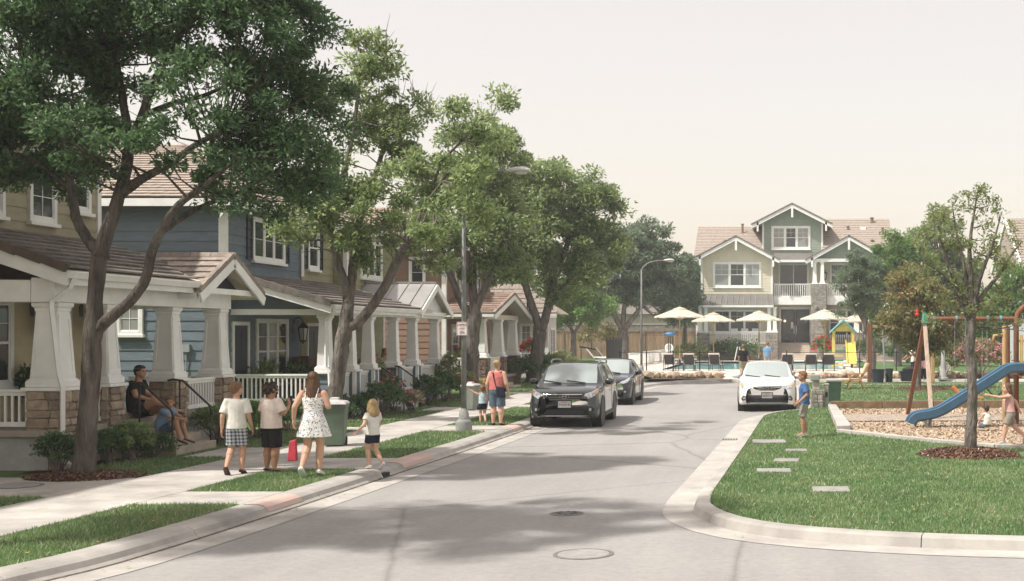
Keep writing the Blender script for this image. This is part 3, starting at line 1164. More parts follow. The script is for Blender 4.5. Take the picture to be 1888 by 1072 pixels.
def pier(parent, cx, cy, w, z0, z1, m, cap=True, faces=('side', 'front')):
    """stone-clad pier: core, stones on the faces the street sees, white cap"""
    c = box('pier', mat('mortar', (0.3, 0.26, 0.21), 0.95, 0.2, 9, 0.3, 60), parent, cx - w / 2, cx + w / 2, cy - w / 2, cy + w / 2, z0, z1)
    if 'side' in faces: stonework(c, Face('side', cy - w / 2), cx - w / 2, cx + w / 2, z0, z1, m)
    if 'front' in faces: stonework(c, Face('front', cx + w / 2), cy - w / 2, cy + w / 2, z0, z1, m)
    if cap:
        e = w / 2 + .07
        MB().box(cx - e, cx + e, cy - e, cy + e, z1 + .002, z1 + .062).build('cap', M_WHITE, c, bevel=.01)
    return c


def column(parent, cx, cy, z0, z1, wb, wt, m=None, panel=True):
    """tapered square porch column with base block, capital and recessed panels"""
    m = m or M_WHITE
    b = MB()
    h = z1 - z0

    def ring(w, z): return [(cx - w / 2, cy - w / 2, z), (cx + w / 2, cy - w / 2, z), (cx + w / 2, cy + w / 2, z), (cx - w / 2, cy + w / 2, z)]
    b.loft([ring(wb + .1, z0), ring(wb + .1, z0 + .1), ring(wb + .02, z0 + .14), ring(wb, z0 + .15), ring(wt, z1 - .16), ring(wt + .03, z1 - .14), ring(wt + .03, z1 - .1), ring(wt + .1, z1 - .06), ring(wt + .1, z1)])
    c = b.build('column', m, parent, bevel=.006, seg=1)
    if panel:
        p = MB()
        za, zb = z0 + .2, z1 - .22
        for (sx_, sy_) in ((0, -1), (1, 0)):
            def q(u, z, d):
                w = wb + (wt - wb) * (z - z0 - .15) / (h - .31)
                if sx_: return (cx + w / 2 + d, cy + u * w, z)
                return (cx + u * w, cy - w / 2 - d, z)
            for (ua, ub) in ((-.47, -.33), (.33, .47)):
                p.hexa([q(ua, za, -.01), q(ub, za, -.01), q(ub, za, .012), q(ua, za, .012), q(ua, zb, -.01), q(ub, zb, -.01), q(ub, zb, .012), q(ua, zb, .012)])
            for (z_a, z_b) in ((za - .03, za + .06), (zb - .06, zb + .03)):
                p.hexa([q(-.47, z_a, -.01), q(.47, z_a, -.01), q(.47, z_a, .0135), q(-.47, z_a, .0135), q(-.47, z_b, -.01), q(.47, z_b, -.01), q(.47, z_b, .0135), q(-.47, z_b, .0135)])
        p.build('panel_trim', m, c)
    return c


BAL = {}


def railing(parent, a, b_, z0, z1, m=None, step=.115, bw=.036):
    """rail from a to b (xy), balusters one by one"""
    m = m or M_WHITE
    a = Vector((*a, 0)); b_ = Vector((*b_, 0))
    L = (b_ - a).length; d = (b_ - a) / L
    r = MB()
    r.bar(a + Vector((0, 0, z1 - .03)), b_ + Vector((0, 0, z1 - .03)), .09, .05)
    r.bar(a + Vector((0, 0, z1 - .085)), b_ + Vector((0, 0, z1 - .085)), .045, .06)
    o = r.build('railing', m, parent, bevel=.005, seg=1)
    MB().bar(a + Vector((0, 0, z0 + .04)), b_ + Vector((0, 0, z0 + .04)), .05, .08).build('bottom_rail', m, o)
    h = z1 - z0 - .11 - .08
    key = (m.name, round(h, 3), bw)
    if key not in BAL:
        BAL[key] = MB().box(-bw / 2, bw / 2, -bw / 2, bw / 2, 0, h).mesh('baluster', m)
    n = max(2, int(L / step))
    ang = math.atan2(d.y, d.x)
    for k in range(n):
        p = a + d * ((k + .5) * L / n)
        piece('baluster', BAL[key], o, (p.x, p.y, z0 + .08), (0, 0, ang))
    return o


def handrail(parent, pts, posts, m=None):
    b = MB().tube(pts, .022, 8)
    o = b.build('handrail', m or M_BLACK, parent, smooth=True)
    for (p, z0) in posts:
        MB().tube([(p[0], p[1], z0), p], .018, 8).build('post', m or M_BLACK, o, smooth=True)
    return o


M_LAMPGL = mat('lantern glass', (0.5, 0.48, 0.42), 0.15, 0.1, 5, spec=0.8)


def lantern(parent, face, u, z, s=1.0):
    """carriage lantern on a scrolled bracket"""
    b = MB()
    face.rect(b, u - .05 * s, u + .05 * s, z + .05 * s, z + .33 * s, 0, .03)
    P = face.P
    pts = []
    for k in range(9):
        a = math.pi * k / 8
        pts.append(P(u, z + .33 * s + .12 * s * math.sin(a), .03 + .12 * s - .12 * s * math.cos(a)))
    b.tube(pts, .014 * s, 6)
    c = Vector(P(u, z, .27 * s))
    o = b.build('lantern', M_BLACK, parent, smooth=False)
    rings = MB().lathe(c, [(.02 * s, .34 * s), (.05 * s, .3 * s), (.15 * s, .2 * s), (.16 * s, .17 * s)][::-1], 6)
    for k in range(6):
        a = 2 * math.pi * k / 6
        rings.tube([c + Vector((.14 * s * math.cos(a), .14 * s * math.sin(a), .18 * s)), c + Vector((.09 * s * math.cos(a), .09 * s * math.sin(a), -.16 * s))], .009 * s, 5)
    rings.lathe(c, [(.1 * s, -.16 * s), (.1 * s, -.19 * s), (.03 * s, -.22 * s), (.015 * s, -.26 * s)][::-1], 6)
    rings.build('cage', M_BLACK, o)
    MB().lathe(c, [(.08 * s, -.15 * s), (.128 * s, .165 * s)], 6).build('glass', M_LAMPGL, o)
    return o


def gutter(parent, a, b_, m=None, w=.13):
    """ogee-like gutter along a->b (world points, top edge)"""
    a = Vector(a); b_ = Vector(b_)
    d = (b_ - a).normalized()
    side = Vector((d.y, -d.x, 0))
    pr = [(0, 0), (w, 0), (w, -.03), (w * .85, -.06), (w * .62, -.12), (0, -.12)]
    return MB().loft([[p + side * q[0] + Vector((0, 0, q[1])) for q in pr] for p in (a, b_)]).build('gutter', m or M_WHITE, parent)


def downspout(parent, pts, m=None, r=.04):
    return MB().tube(pts, r, 4).build('downspout', m or M_WHITE, parent)


def steps(parent, x_top, run, n, y0, y1, z_top, z_bot, m):
    """flight going down towards +X"""
    h = (z_top - z_bot) / n
    for k in range(n):
        xk = x_top + run * k
        MB().box(xk - (.25 if k == 0 else .0), xk + run - .001 * k, y0 - .001 * k, y1 + .001 * k, z_bot, z_top - h * k - (h if k == n else 0)).build('step', m, parent, bevel=.012)


def door(parent, face, u0, u1, z0, z1, m, glass=False):
    b = MB()
    for (a0, a1, c0, c1) in ((u0 - .1, u0, z0, z1 + .1), (u1, u1 + .1, z0, z1 + .1), (u0, u1, z1, z1 + .1)):
        face.rect(b, a0, a1, c0, c1, 0, .06)
    fr = b.build('door_frame', M_WHITE, parent)
    d = MB(); face.rect(d, u0, u1, z0, z1, 0, .03)
    d.build('door', m, fr)
    p = MB()
    w = u1 - u0
    for (a, b2) in ((.12, .46), (.54, .88)):
        for (c, e) in ((.08, .42), (.5, .92)):
            face.rect(p, u0 + w * a, u0 + w * b2, z0 + (z1 - z0) * c, z0 + (z1 - z0) * e, 0, .042)
    p.build('panel', M_GLASS if glass else m, fr, bevel=.006, seg=1)
    h = MB().sphere(face.P(u0 + w * .92, z0 + (z1 - z0) * .46, .08), .035, 10, 6)
    h.build('handle', M_STEEL, fr, smooth=True)
    return fr


M_TAN = mat('olive tan siding', (0.37, 0.335, 0.235), 0.75, 0.1, 2.5, 0.12, 30, rnd=0.05, stretch=(1, 1, 5))
M_TANW = mat('cream wall paint', (0.56, 0.48, 0.31), 0.75, 0.08, 2, 0.1, 30, rnd=0.04)
M_BLUE = mat('slate blue siding', (0.14, 0.18, 0.21), 0.7, 0.12, 2.5, 0.12, 30, rnd=0.06, stretch=(1, 1, 5))
M_OLIVE = mat('olive siding', (0.3, 0.29, 0.175), 0.75, 0.1, 2.5, 0.12, 30, rnd=0.05, stretch=(1, 1, 5))
M_BROWN = mat('brown siding', (0.27, 0.17, 0.125), 0.75, 0.12, 2.5, 0.12, 30, rnd=0.06, stretch=(1, 1, 5))
M_OFFW = mat('off white siding', (0.66, 0.66, 0.64), 0.7, 0.06, 2.5, 0.1, 30, rnd=0.03)
M_TILE = mat('concrete roof tile', (0.33, 0.275, 0.23), 0.85, 0.2, 7, 0.4, 50, rnd=0.2, col2=(0.21, 0.18, 0.155))
M_TILEG = mat('grey and shaded roof tile', (0.2, 0.175, 0.155), 0.85, 0.2, 7, 0.4, 50, rnd=0.2)  # greyer, darker tile; also carries the shade of the tan house's porch slope
M_TILER = mat('red roof tile', (0.3, 0.22, 0.175), 0.85, 0.2, 7, 0.4, 50, rnd=0.2)
M_ZINC = mat('standing seam metal', (0.4, 0.39, 0.37), 0.42, 0.12, 1.5, 0.05, 20, metal=0.45)
M_ZINCD = mat('dark seam metal', (0.2, 0.19, 0.175), 0.5, 0.12, 1.5, metal=0.3)
M_STONE = mat('ledge stone', (0.33, 0.265, 0.195), 0.9, 0.28, 8, 0.5, 30, rnd=0.3, col2=(0.2, 0.15, 0.11))
M_STONEB = mat('brown stone', (0.22, 0.15, 0.115), 0.9, 0.28, 8, 0.5, 30, rnd=0.3)
M_STONEG = mat('grey stone', (0.32, 0.3, 0.26), 0.9, 0.28, 8, 0.5, 30, rnd=0.25)
M_NAVY = mat('navy paint', (0.03, 0.04, 0.055), 0.5, 0.1, 4, spec=0.4)
M_DOOR = mat('dark door', (0.035, 0.03, 0.03), 0.4, 0.15, 3, spec=0.5)
M_PORCH = mat('porch floor', (0.35, 0.31, 0.26), 0.85, 0.15, 3, 0.15, 50)
M_PLINTH = mat('grey plinth', (0.4, 0.4, 0.38), 0.9, 0.15, 3, 0.3, 40)
M_SOFFIT = mat('cream soffit', (0.6, 0.55, 0.45), 0.7, 0.06, 3)


def gable_roof(parent, x0, x1, ye0, ye1, yr, ze, zr, m, metal=False, tw=.4, ex=.33, joined=False, thick=.1):
    """ridge along X from x0 (wall) to x1 (street); eaves at ye0 (near) and ye1 (far)"""
    s0 = Vector((0, yr - ye0, zr - ze)); s1 = Vector((0, yr - ye1, zr - ze))
    b = MB()
    for (ye, sv) in ((ye0, s0), (ye1, s1)):
        n = Vector((0, -sv.z, sv.y)).normalized()
        if n.z < 0: n = -n
        p = [Vector((x0, ye, ze)), Vector((x1, ye, ze)), Vector((x1, yr, zr)), Vector((x0, yr, zr))]
        b.hexa([q - n * thick for q in p] + p)
    roof = b.build('roof', M_SOFFIT, parent)
    if metal:
        for (ye, sv) in ((ye0, s0), (ye1, s1)):
            nrm = Vector((0, -sv.z, sv.y)).normalized()
            if nrm.z < 0: nrm = -nrm
            n = max(3, int((x1 - x0) / .46))
            for k in range(n):
                xa = x0 + (x1 - x0) * k / n; xb = x0 + (x1 - x0) * (k + 1) / n
                q = [Vector((xa + .004, ye - .02, ze)), Vector((xb - .004, ye - .02, ze)), Vector((xb - .004, yr, zr)), Vector((xa + .004, yr, zr))]
                pb = MB().hexa([c + nrm * .003 for c in q] + [c + nrm * .018 for c in q])
                pb.bar(q[0] + nrm * .03, q[3] + nrm * .03, .022, .045, up=nrm)
                pb.build('roof_panel', m, roof)
        MB().bar((x0, yr, zr + .03), (x1, yr, zr + .03), .16, .05).build('ridge_cap', m, roof)
    else:
        # near slope: u along +X, v up; far slope: u along -X
        tiles(roof, (x0, ye0 - .03, ze), (1, 0, 0), s0, x1 - x0, s0.length, m, tw, ex, joined=joined)
        tiles(roof, (x1, ye1 + .03, ze), (-1, 0, 0), s1, x1 - x0, s1.length, m, tw, ex, joined=joined)
        n = max(2, int((x1 - x0) / .42))
        rb = MB().loft([[(x, yr - .13, zr - .03), (x, yr - .07, zr + .075), (x, yr + .07, zr + .075), (x, yr + .13, zr - .03)] for x in (-.5, .5)]) if False else None
        cm = MB().loft([[(x, -.13, -.02), (x, -.07, .08), (x, .07, .08), (x, .13, -.02)] for x in (-.5, .5)]).mesh('ridge_tile', m)
        for k in range(n):
            L = (x1 - x0) / n
            piece('ridge_tile', cm, roof, (x0 + L * (k + .5), yr, zr + .02), None, (L - .01, 1, 1))
        # tiles along the street-side rake
        for (ye, sv) in ((ye0, s0), (ye1, s1)):
            nn = max(2, int(sv.length / .4))
            for k in range(nn):
                a = Vector((x1, ye, ze)) + sv * (k / nn); c = Vector((x1, ye, ze)) + sv * ((k + 1) / nn)
                MB().bar(a + Vector((.0, 0, .02)), c + Vector((0, 0, .045)), .1, .13).build('rake_tile', m, roof)
    # white barge boards on the street gable
    for (ye, sv) in ((ye0, s0), (ye1, s1)):
        a = Vector((x1 + .03, ye, ze - .13)); c = Vector((x1 + .03, yr, zr - .13))
        MB().bar(a, c, .045, .2).build('barge_board', M_WHITE, roof)
    return roof
# ------------------------------------------------------------------ house with the tan upper storey (nearest, left)
h1 = thing('tan_house', 'nearest tan two-storey house with stone porch piers and a tiled porch roof', 'house', (-14.5, 21, G))
FX = -14.55
wall = box('wall', M_TANW, h1, -25, FX, 14, 26.6, G, 6.7)
f = Face('front', FX)
siding(wall, f, 18, 26.48, 4.05, 6.7, M_TAN, .27)
siding(wall, f, 19.5, 26.48, .85, 4.0, M_TANW, .27)
MB().box(FX - .1, FX + .05, 26.48, 26.62, G, 6.7).build('corner_trim', M_WHITE, h1)
window(h1, f, 24.16, 24.86, 4.72, 5.95, 1, (2, 3), sash=False)
window(h1, f, 22.15, 23.2, 4.72, 5.95, 1, (2, 2))
window(h1, f, 25.62, 26.1, 5.05, 5.95, 1, (1, 2), sash=False)
window(h1, f, 22.4, 23.45, 1.55, 3.0, 1, (2, 2), d=.035)
door(h1, f, 24.6, 25.4, .82, 2.85, M_DOOR)
lantern(h1, f, 24.2, 2.72, 1.25); lantern(h1, f, 25.9, 2.72, 1.25)
# main roof above (mostly behind the tree)
rb = MB().hexa([(-25, 13.5, 6.7), (FX + .4, 13.5, 6.7), (FX + .4, 27.0, 6.7), (-25, 27.0, 6.7), (-20, 19, 8.7), (-19.5, 19, 8.7), (-19.5, 21.5, 8.7), (-20, 21.5, 8.7)])
mr = rb.build('main_roof', M_TILE, h1)
box('soffit', M_SOFFIT, h1, FX + .03, FX + .4, 13.5, 27.0, 6.66, 6.69)
gutter(mr, (FX + .4, 13.5, 6.7), (FX + .4, 27.0, 6.7))
# porch floor, plinth, steps
box('porch_floor', M_PORCH, h1, FX, -12.28, 21.0, 28.0, .70, .81, bevel=.01)
box('plinth', M_PLINTH, h1, FX, -12.4, 21.1, 27.9, G, .695)
steps(h1, -12.28, .31, 3, 23.42, 25.08, .64, G + .01, mat('step concrete', (0.38, 0.33, 0.26), 0.9, 0.18, 4, 0.35, 60))
# piers, columns, rails
for (cy, w) in ((21.45, .56), (23.02, .5), (25.48, .5), (27.62, .5)):
    pier(h1, -12.52, cy, w, G, 1.47, M_STONE)
    column(h1, -12.52, cy, 1.535, 2.98, w - .06, w - .19)
railing(h1, (-12.42, 21.76), (-12.42, 22.75), .86, 1.5)
railing(h1, (-12.42, 25.76), (-12.42, 27.34), .86, 1.5)
railing(h1, (-14.5, 21.3), (-12.82, 21.3), .86, 1.5)
railing(h1, (-14.5, 27.75), (-12.85, 27.75), .86, 1.5)
# beams
box('beam', M_WHITE, h1, -12.72, -12.32, 21.15, 27.95, 2.985, 3.4, bevel=.01)
box('beam', M_WHITE, h1, FX, -12.73, 21.15, 21.5, 2.985, 3.36, bevel=.01)
box('beam', M_WHITE, h1, FX, -12.73, 27.55, 27.94, 2.985, 3.36, bevel=.01)
box('porch_ceiling', M_SOFFIT, h1, FX, -12.73, 21.5, 27.5, 3.34, 3.38)
# porch roof: lean-to towards the street with a near rake
o0 = Vector((-11.98, 20.95, 3.52)); sv = Vector((-2.57, 0, .86))
p = [o0, Vector((-11.98, 26.6, 3.52)), Vector((-11.98, 26.6, 3.52)) + sv, o0 + sv]
nr = Vector((.86, 0, 2.57)).normalized()
pr = MB().hexa([q - nr * .1 for q in p] + p).build('porch_roof', M_SOFFIT, h1)
tiles(pr, (-11.95, 20.95, 3.52), (0, 1, 0), sv, 4.6, sv.length, M_TILEG)  # same roofing as the entry gable, this slope's shade put into the tile colour
tiles(pr, (-11.95, 25.55, 3.52), (0, 1, 0), sv, 1.05, sv.length, M_TILEG, clip=lambda u, v: v > .35 + u * .9)
nk = 6
for k in range(nk):
    a = o0 + sv * (k / nk) + Vector((0, -.02, .03)); c = o0 + sv * ((k + 1) / nk) + Vector((0, -.02, .055))
    MB().bar(a, c, .12, .15).build('rake_tile', mat('dark rake tile', (0.12, 0.09, 0.075), 0.85, 0.2, 7, 0.4, 50, rnd=.2), pr)
MB().bar(o0 + Vector((0, .02, -.15)), o0 + sv + Vector((0, .02, -.15)), .05, .24).build('barge_board', M_WHITE, pr)
gutter(pr, (-11.98, 20.95, 3.5), (-11.98, 25.5, 3.5))
MB().box(-12.05, -11.99, 20.97, 25.5, 3.27, 3.44).build('fascia', M_WHITE, pr)
downspout(pr, [(-11.92, 21.05, 3.4), (-12.0, 21.06, 3.22), (-12.3, 21.05, 3.0), (-12.32, 21.06, 2.9), (-12.2, 21.08, 1.75), (-12.14, 21.08, 1.55), (-12.14, 21.08, .45), (-11.98, 20.96, .25), (-11.75, 20.9, .2)], r=.048)
# entry gable
gr1 = gable_roof(h1, -14.5, -11.9, 25.5, 28.65, 27.07, 3.3, 4.1, M_TILE)
tb = MB().prism([(-12.35, 25.9, 3.4), (-12.35, 28.2, 3.4), (-12.35, 27.07, 3.96)], (.06, 0, 0)).build('gable_infill', M_NAVY, h1)
MB().bar((-12.0, 25.75, 3.34), (-12.0, 28.4, 3.34), .1, .12).build('collar_beam', M_WHITE, h1)
for y_ in (25.75, 28.38):
    MB().bar((-12.3, y_, 3.32), (-11.95, y_, 3.32), .1, .12).build('bracket', M_WHITE, h1)
gutter(gr1, (-11.95, 25.47, 3.27), (-14.4, 25.47, 3.27))
# handrails of the steps
handrail(h1, [(-12.3, 23.45, 1.5), (-12.2, 23.45, 1.52), (-12.0, 23.45, 1.5), (-11.48, 23.45, 1.02), (-11.42, 23.45, .9), (-11.42, 23.45, .82)], [((-12.06, 23.45, 1.5), .6), ((-11.44, 23.45, .98), G)])
handrail(h1, [(-12.3, 25.02, 1.5), (-12.2, 25.02, 1.52), (-12.0, 25.02, 1.5), (-11.48, 25.02, 1.02), (-11.42, 25.02, .9), (-11.42, 25.02, .82)], [((-12.06, 25.02, 1.5), .6), ((-11.44, 25.02, .98), G)])

# ------------------------------------------------------------------ slate-blue and olive double house
h2 = thing('blue_house', 'slate blue and olive two-storey house with white trim and shuttered windows', 'house', (-14.5, 39, G))
wall = box('wall', M_BLUE, h2, -26, FX, 32.6, 37.7, G, 5.9)
wallo = box('olive_wall', M_OLIVE, h2, -26, FX - .005, 37.705, 45.6, G, 5.9)
fs2 = Face('side', 32.6)
siding(wall, fs2, -22.5, FX - .1, G + .3, 5.85, M_BLUE)
siding(wall, f, 32.75, 37.62, .9, 5.85, M_BLUE)
siding(wallo, f, 37.78, 40.5, .9, 5.85, M_OLIVE)
bay = box('bay', M_OLIVE, h2, FX, -14.12, 40.5, 45.6, 3.3, 5.9)
fb = Face('front', -14.12)
siding(bay, fb, 40.6, 45.5, 3.5, 5.85, M_OLIVE)
siding(bay, Face('side', 40.5), FX + .03, -14.16, 3.5, 5.85, M_OLIVE)
siding(wallo, f, 40.5, 45.5, .9, 3.3, M_OLIVE)
for (x, y_) in ((FX, 32.6), (FX, 45.55)):
    MB().box(x - .13, x + .05, y_ - .05, y_ + .13, G, 5.9).build('corner_trim', M_WHITE, h2)
MB().box(-14.2, -14.07, 40.45, 40.6, 3.4, 5.9).build('corner_trim', M_WHITE, h2)
downspout(h2, [(FX + .08, 37.7, 5.9), (FX + .08, 37.7, 4.15)], r=.06)
window(h2, f, 34.35, 36.35, 4.55, 5.55, 3, (1, 2), sash=False, shutter=M_NAVY)
window(h2, f, 38.35, 39.05, 4.5, 5.65, 1, (2, 2), shutter=M_NAVY)
window(h2, fb, 41.9, 43.9, 4.4, 5.5, 3, (1, 2), sash=False)
window(h2, fs2, -17.25, -16.75, 2.5, 3.15, 1, (2, 2), sash=False, blind=True)
window(h2, f, 34.6, 36.6, 1.1, 2.75, 3, (1, 2), blind=[0, 1, 0])
window(h2, f, 40.9, 41.3, 1.9, 2.7, 1, (1, 2), sash=False, blind=True); window(h2, f, 41.9, 42.3, 1.9, 2.7, 1, (1, 2), sash=False, blind=True)
door(h2, f, 33.1, 33.95, .56, 2.65, M_NAVY)
door(h2, f, 38.3, 39.2, .56, 2.65, M_DOOR)
lantern(h2, f, 37.2, 2.4, 1.1)
bb = MB().box(-15.62, -15.42, 32.5, 32.585, 1.95, 2.15)
bb.tube([(-15.52, 32.54, 1.95), (-15.52, 32.54, 1.3)], .015, 6)
bb.build('meter_box', mat('grey metal box', (0.33, 0.36, 0.38), 0.5, .1, 4), h2)
# main roof, hipped
e = .45
X0, X1, Y0, Y1, ZE, ZR = -26.5, FX + e, 32.6 - e, 45.6 + e, 5.92, 8.3
mid = (Y0 + Y1) / 2
rb = MB().add([(X0, Y0, ZE), (X1, Y0, ZE), (X1, Y1, ZE), (X0, Y1, ZE), (X0, mid, ZR), (X1 - 4.5, mid, ZR)], [(0, 1, 5, 4), (1, 2, 5), (2, 3, 4, 5), (3, 0, 4), (3, 2, 1, 0)])
mr2 = rb.build('main_roof', M_TILE, h2)
slen = math.hypot(mid - Y0, ZR - ZE)
tiles(mr2, (X0, Y0 - .02, ZE + .01), (1, 0, 0), (0, mid - Y0, ZR - ZE), X1 - X0, slen, M_TILE, tw=.45, ex=.34, joined=True, clip=lambda u, v: u < (X1 - X0) - v * (4.5 / slen))
sl2 = math.hypot(4.5, ZR - ZE)
tiles(mr2, (X1 + .02, Y0, ZE + .01), (0, 1, 0), (-4.5, 0, ZR - ZE), Y1 - Y0, sl2, M_TILE, tw=.45, ex=.34, joined=True, clip=lambda u, v: (v / sl2) * (mid - Y0) < u < (Y1 - Y0) - (v / sl2) * (mid - Y0))
gutter(mr2, (X1, Y0, ZE), (X0, Y0, ZE)); gutter(mr2, (X1, Y0, ZE), (X1, Y1, ZE)) if False else None
MB().box(X0, X1, Y0 - .03, Y0 + .01, ZE - .2, ZE + .0).build('fascia', M_WHITE, mr2)
MB().box(X1 - .02, X1 + .02, Y0, Y1, ZE - .2, ZE + .02).build('fascia', M_WHITE, mr2)
MB().box(X0, X1, Y0, Y1, ZE - .03, ZE - .005).build('soffit', M_SOFFIT, mr2)
# porch
PXF = -12.05
box('porch_floor', M_PORCH, h2, FX, PXF + .05, 33.0, 44.2, .44, .55, bevel=.01)
box('plinth', M_BLUE, h2, FX, PXF - .05, 33.1, 44.1, G, .435)
steps(h2, PXF + .05, .38, 2, 36.92, 38.65, .41, G + .01, M_CONC)
for cy in (33.15, 35.0, 36.6, 38.95, 41.0, 43.6):
    c = box('pedestal', M_BLUE, h2, PXF - .28, PXF + .16, cy - .2, cy + .2, G, 1.36)
    siding(c, Face('side', cy - .2), PXF - .24, PXF + .12, .6, 1.3, M_BLUE, .17)
    siding(c, Face('front', PXF + .16), cy - .16, cy + .16, .6, 1.3, M_BLUE, .17)
    for (a, b_) in ((PXF - .3, PXF - .22), (PXF + .1, PXF + .19)):
        MB().box(a, b_, cy - .235, cy - .14, G, 1.362).build('corner_trim', M_WHITE, c)
    MB().box(PXF + .12, PXF + .188, cy + .14, cy + .22, G, 1.362).build('corner_trim', M_WHITE, c)
    MB().box(PXF - .35, PXF + .23, cy - .28, cy + .28, 1.364, 1.42).build('cap', M_WHITE, c, bevel=.01)
    column(h2, PXF - .06, cy, 1.422, 2.92, .33, .25, panel=False)
railing(h2, (-14.45, 33.1), (PXF - .3, 33.1), .62, 1.36)
railing(h2, (PXF, 33.4), (PXF, 34.78), .62, 1.36)
railing(h2, (PXF, 35.22), (PXF, 36.38), .62, 1.36)
railing(h2, (PXF, 39.2), (PXF, 40.78), .62, 1.36)
railing(h2, (PXF, 41.22), (PXF, 43.36), .62, 1.36)
box('beam', M_WHITE, h2, PXF - .24, PXF + .14, 32.95, 44.1, 2.925, 3.12, bevel=.01)
box('beam', M_WHITE, h2, FX, PXF - .245, 32.95, 33.25, 2.925, 3.08, bevel=.01)
gi = MB().prism([(FX, 33.1, 3.09), (PXF - .1, 33.1, 3.09), (PXF - .1, 33.1, 3.14), (FX, 33.1, 3.86)], (0, .06, 0)).build('gable_infill', M_BLUE, h2)
siding(gi, Face('side', 33.1), 0, 1, 3.1, 3.8, M_BLUE, .2, top=lambda z: (FX + .03, PXF - .15 - max(0, (z - 3.06)) / .28))
box('porch_ceiling', M_SOFFIT, h2, FX, PXF - .25, 33.2, 44.0, 3.09, 3.12)
o0 = Vector((-11.72, 32.5, 3.2)); sv = Vector((-2.83, 0, .82))
p = [o0, Vector((-11.72, 42, 3.2)), Vector((-11.72, 42, 3.2)) + sv, o0 + sv]
nr = Vector((.82, 0, 2.83)).normalized()
pr = MB().hexa([q - nr * .09 for q in p] + p).build('porch_roof', M_SOFFIT, h2)
tiles(pr, (-11.7, 32.5, 3.2), (0, 1, 0), sv, 8.0, sv.length, M_TILEG, tw=.45, ex=.36)
for k in range(7):
    a = o0 + sv * (k / 7) + Vector((0, -.02, .03)); c = o0 + sv * ((k + 1) / 7) + Vector((0, -.02, .055))
    MB().bar(a, c, .12, .15).build('rake_tile', M_TILEG, pr)
MB().bar(o0 + Vector((0, .02, -.14)), o0 + sv + Vector((0, .02, -.14)), .05, .2).build('barge_board', M_WHITE, pr)
gutter(pr, (-11.72, 32.5, 3.19), (-11.72, 40.4, 3.19))
MB().box(-11.8, -11.73, 32.52, 40.4, 2.98, 3.14).build('fascia', M_WHITE, pr)
downspout(pr, [(-11.68, 32.6, 3.1), (-11.72, 32.62, 2.95), (-12.0, 32.9, 2.78), (-12.0, 32.9, 1.55), (-11.9, 32.86, 1.4), (-11.85, 32.86, .3)], r=.045)
gr2 = gable_roof(h2, -14.45, -11.68, 40.35, 44.3, 42.3, 3.15, 4.12, M_ZINC, metal=True)
MB().prism([(-11.95, 40.75, 3.13), (-11.95, 43.9, 3.13), (-11.95, 42.3, 3.92)], (.06, 0, 0)).build('gable_infill', M_OFFW, h2)
MB().bar((-11.85, 40.6, 3.08), (-11.85, 44.0, 3.08), .12, .12).build('collar_beam', M_WHITE, h2)
# rails at the steps
for y_ in (36.95, 38.6):
    handrail(h2, [(-11.95, y_, 1.42), (-11.8, y_, 1.4), (-11.25, y_, 1.0), (-11.1, y_, .85)], [((-11.82, y_, 1.4), .5), ((-11.17, y_, .9), G)])
# ------------------------------------------------------------------ brown house
h4 = thing('brown_house', 'brown sided house with red tiled porch gable and dark stone piers', 'house', (-14, 54, G))
wall = box('wall', M_BROWN, h4, -26, -14.0, 52.0, 60.0, G, 6.0)
siding(wall, Face('side', 52.0), -21, -14.1, .5, 6.0, M_BROWN)
siding(wall, Face('front', -14.0), 52.1, 60, .5, 6.0, M_BROWN)
MB().box(-14.13, -13.95, 51.93, 52.1, G, 6.0).build('corner_trim', M_WHITE, h4)
window(h4, Face('front', -14.0), 53.6, 54.8, 4.3, 5.6, 2, (1, 2)); window(h4, Face('front', -14.0), 56.6, 57.8, 4.3, 5.6, 2, (1, 2))
window(h4, Face('side', 52.0), -18.3, -17.0, 1.4, 2.8, 2, (1, 2)); window(h4, Face('side', 52.0), -15.4, -14.9, 4.4, 5.5, 1, (1, 2), sash=False)
window(h4, Face('front', -14.0), 53.0, 53.9, 1.2, 2.7, 1, (2, 2)); door(h4, Face('front', -14.0), 55, 55.9, .7, 2.8, M_DOOR)
rb = MB().add([(-26.5, 51.5, 6.0), (-13.5, 51.5, 6.0), (-13.5, 60.5, 6.0), (-26.5, 60.5, 6.0), (-26.5, 56, 8.0), (-17.5, 56, 8.0)], [(0, 1, 5, 4), (1, 2, 5), (2, 3, 4, 5), (3, 0, 4), (3, 2, 1, 0)])
r4 = rb.build('main_roof', M_TILER, h4)
tiles(r4, (-26.5, 51.48, 6.01), (1, 0, 0), (0, 4.5, 2), 13, 4.92, M_TILER, tw=.45, ex=.35, joined=True, clip=lambda u, v: u < 13 - v * .81)
MB().box(-26.5, -13.5, 51.46, 51.5, 5.82, 6.0).build('fascia', M_WHITE, r4)
box('porch_floor', M_PORCH, h4, -14, -12.0, 50.6, 57.2, .5, .6)
box('plinth', M_STONEB, h4, -14, -12.1, 50.7, 57.1, G, .495)
for (cx, cy) in ((-12.25, 50.95), (-12.25, 54.0), (-12.25, 56.9)):
    pier(h4, cx, cy, .56, G, 1.4, M_STONEB)
    column(h4, cx, cy, 1.465, 3.0, .46, .32)
railing(h4, (-14.0, 50.95), (-12.65, 50.95), .66, 1.42)
railing(h4, (-12.1, 51.4), (-12.1, 53.6), .66, 1.42)
box('beam', M_SOFFIT, h4, -12.5, -12.05, 50.7, 57.2, 3.0, 3.2); box('beam', M_SOFFIT, h4, -14, -12.505, 50.7, 51.1, 3.0, 3.18)
gable_roof(h4, -13.95, -11.6, 50.4, 57.9, 54.15, 3.2, 4.1, M_TILER, tw=.4, ex=.36)
gutter(h4, (-11.6, 50.36, 3.2), (-13.9, 50.36, 3.2))
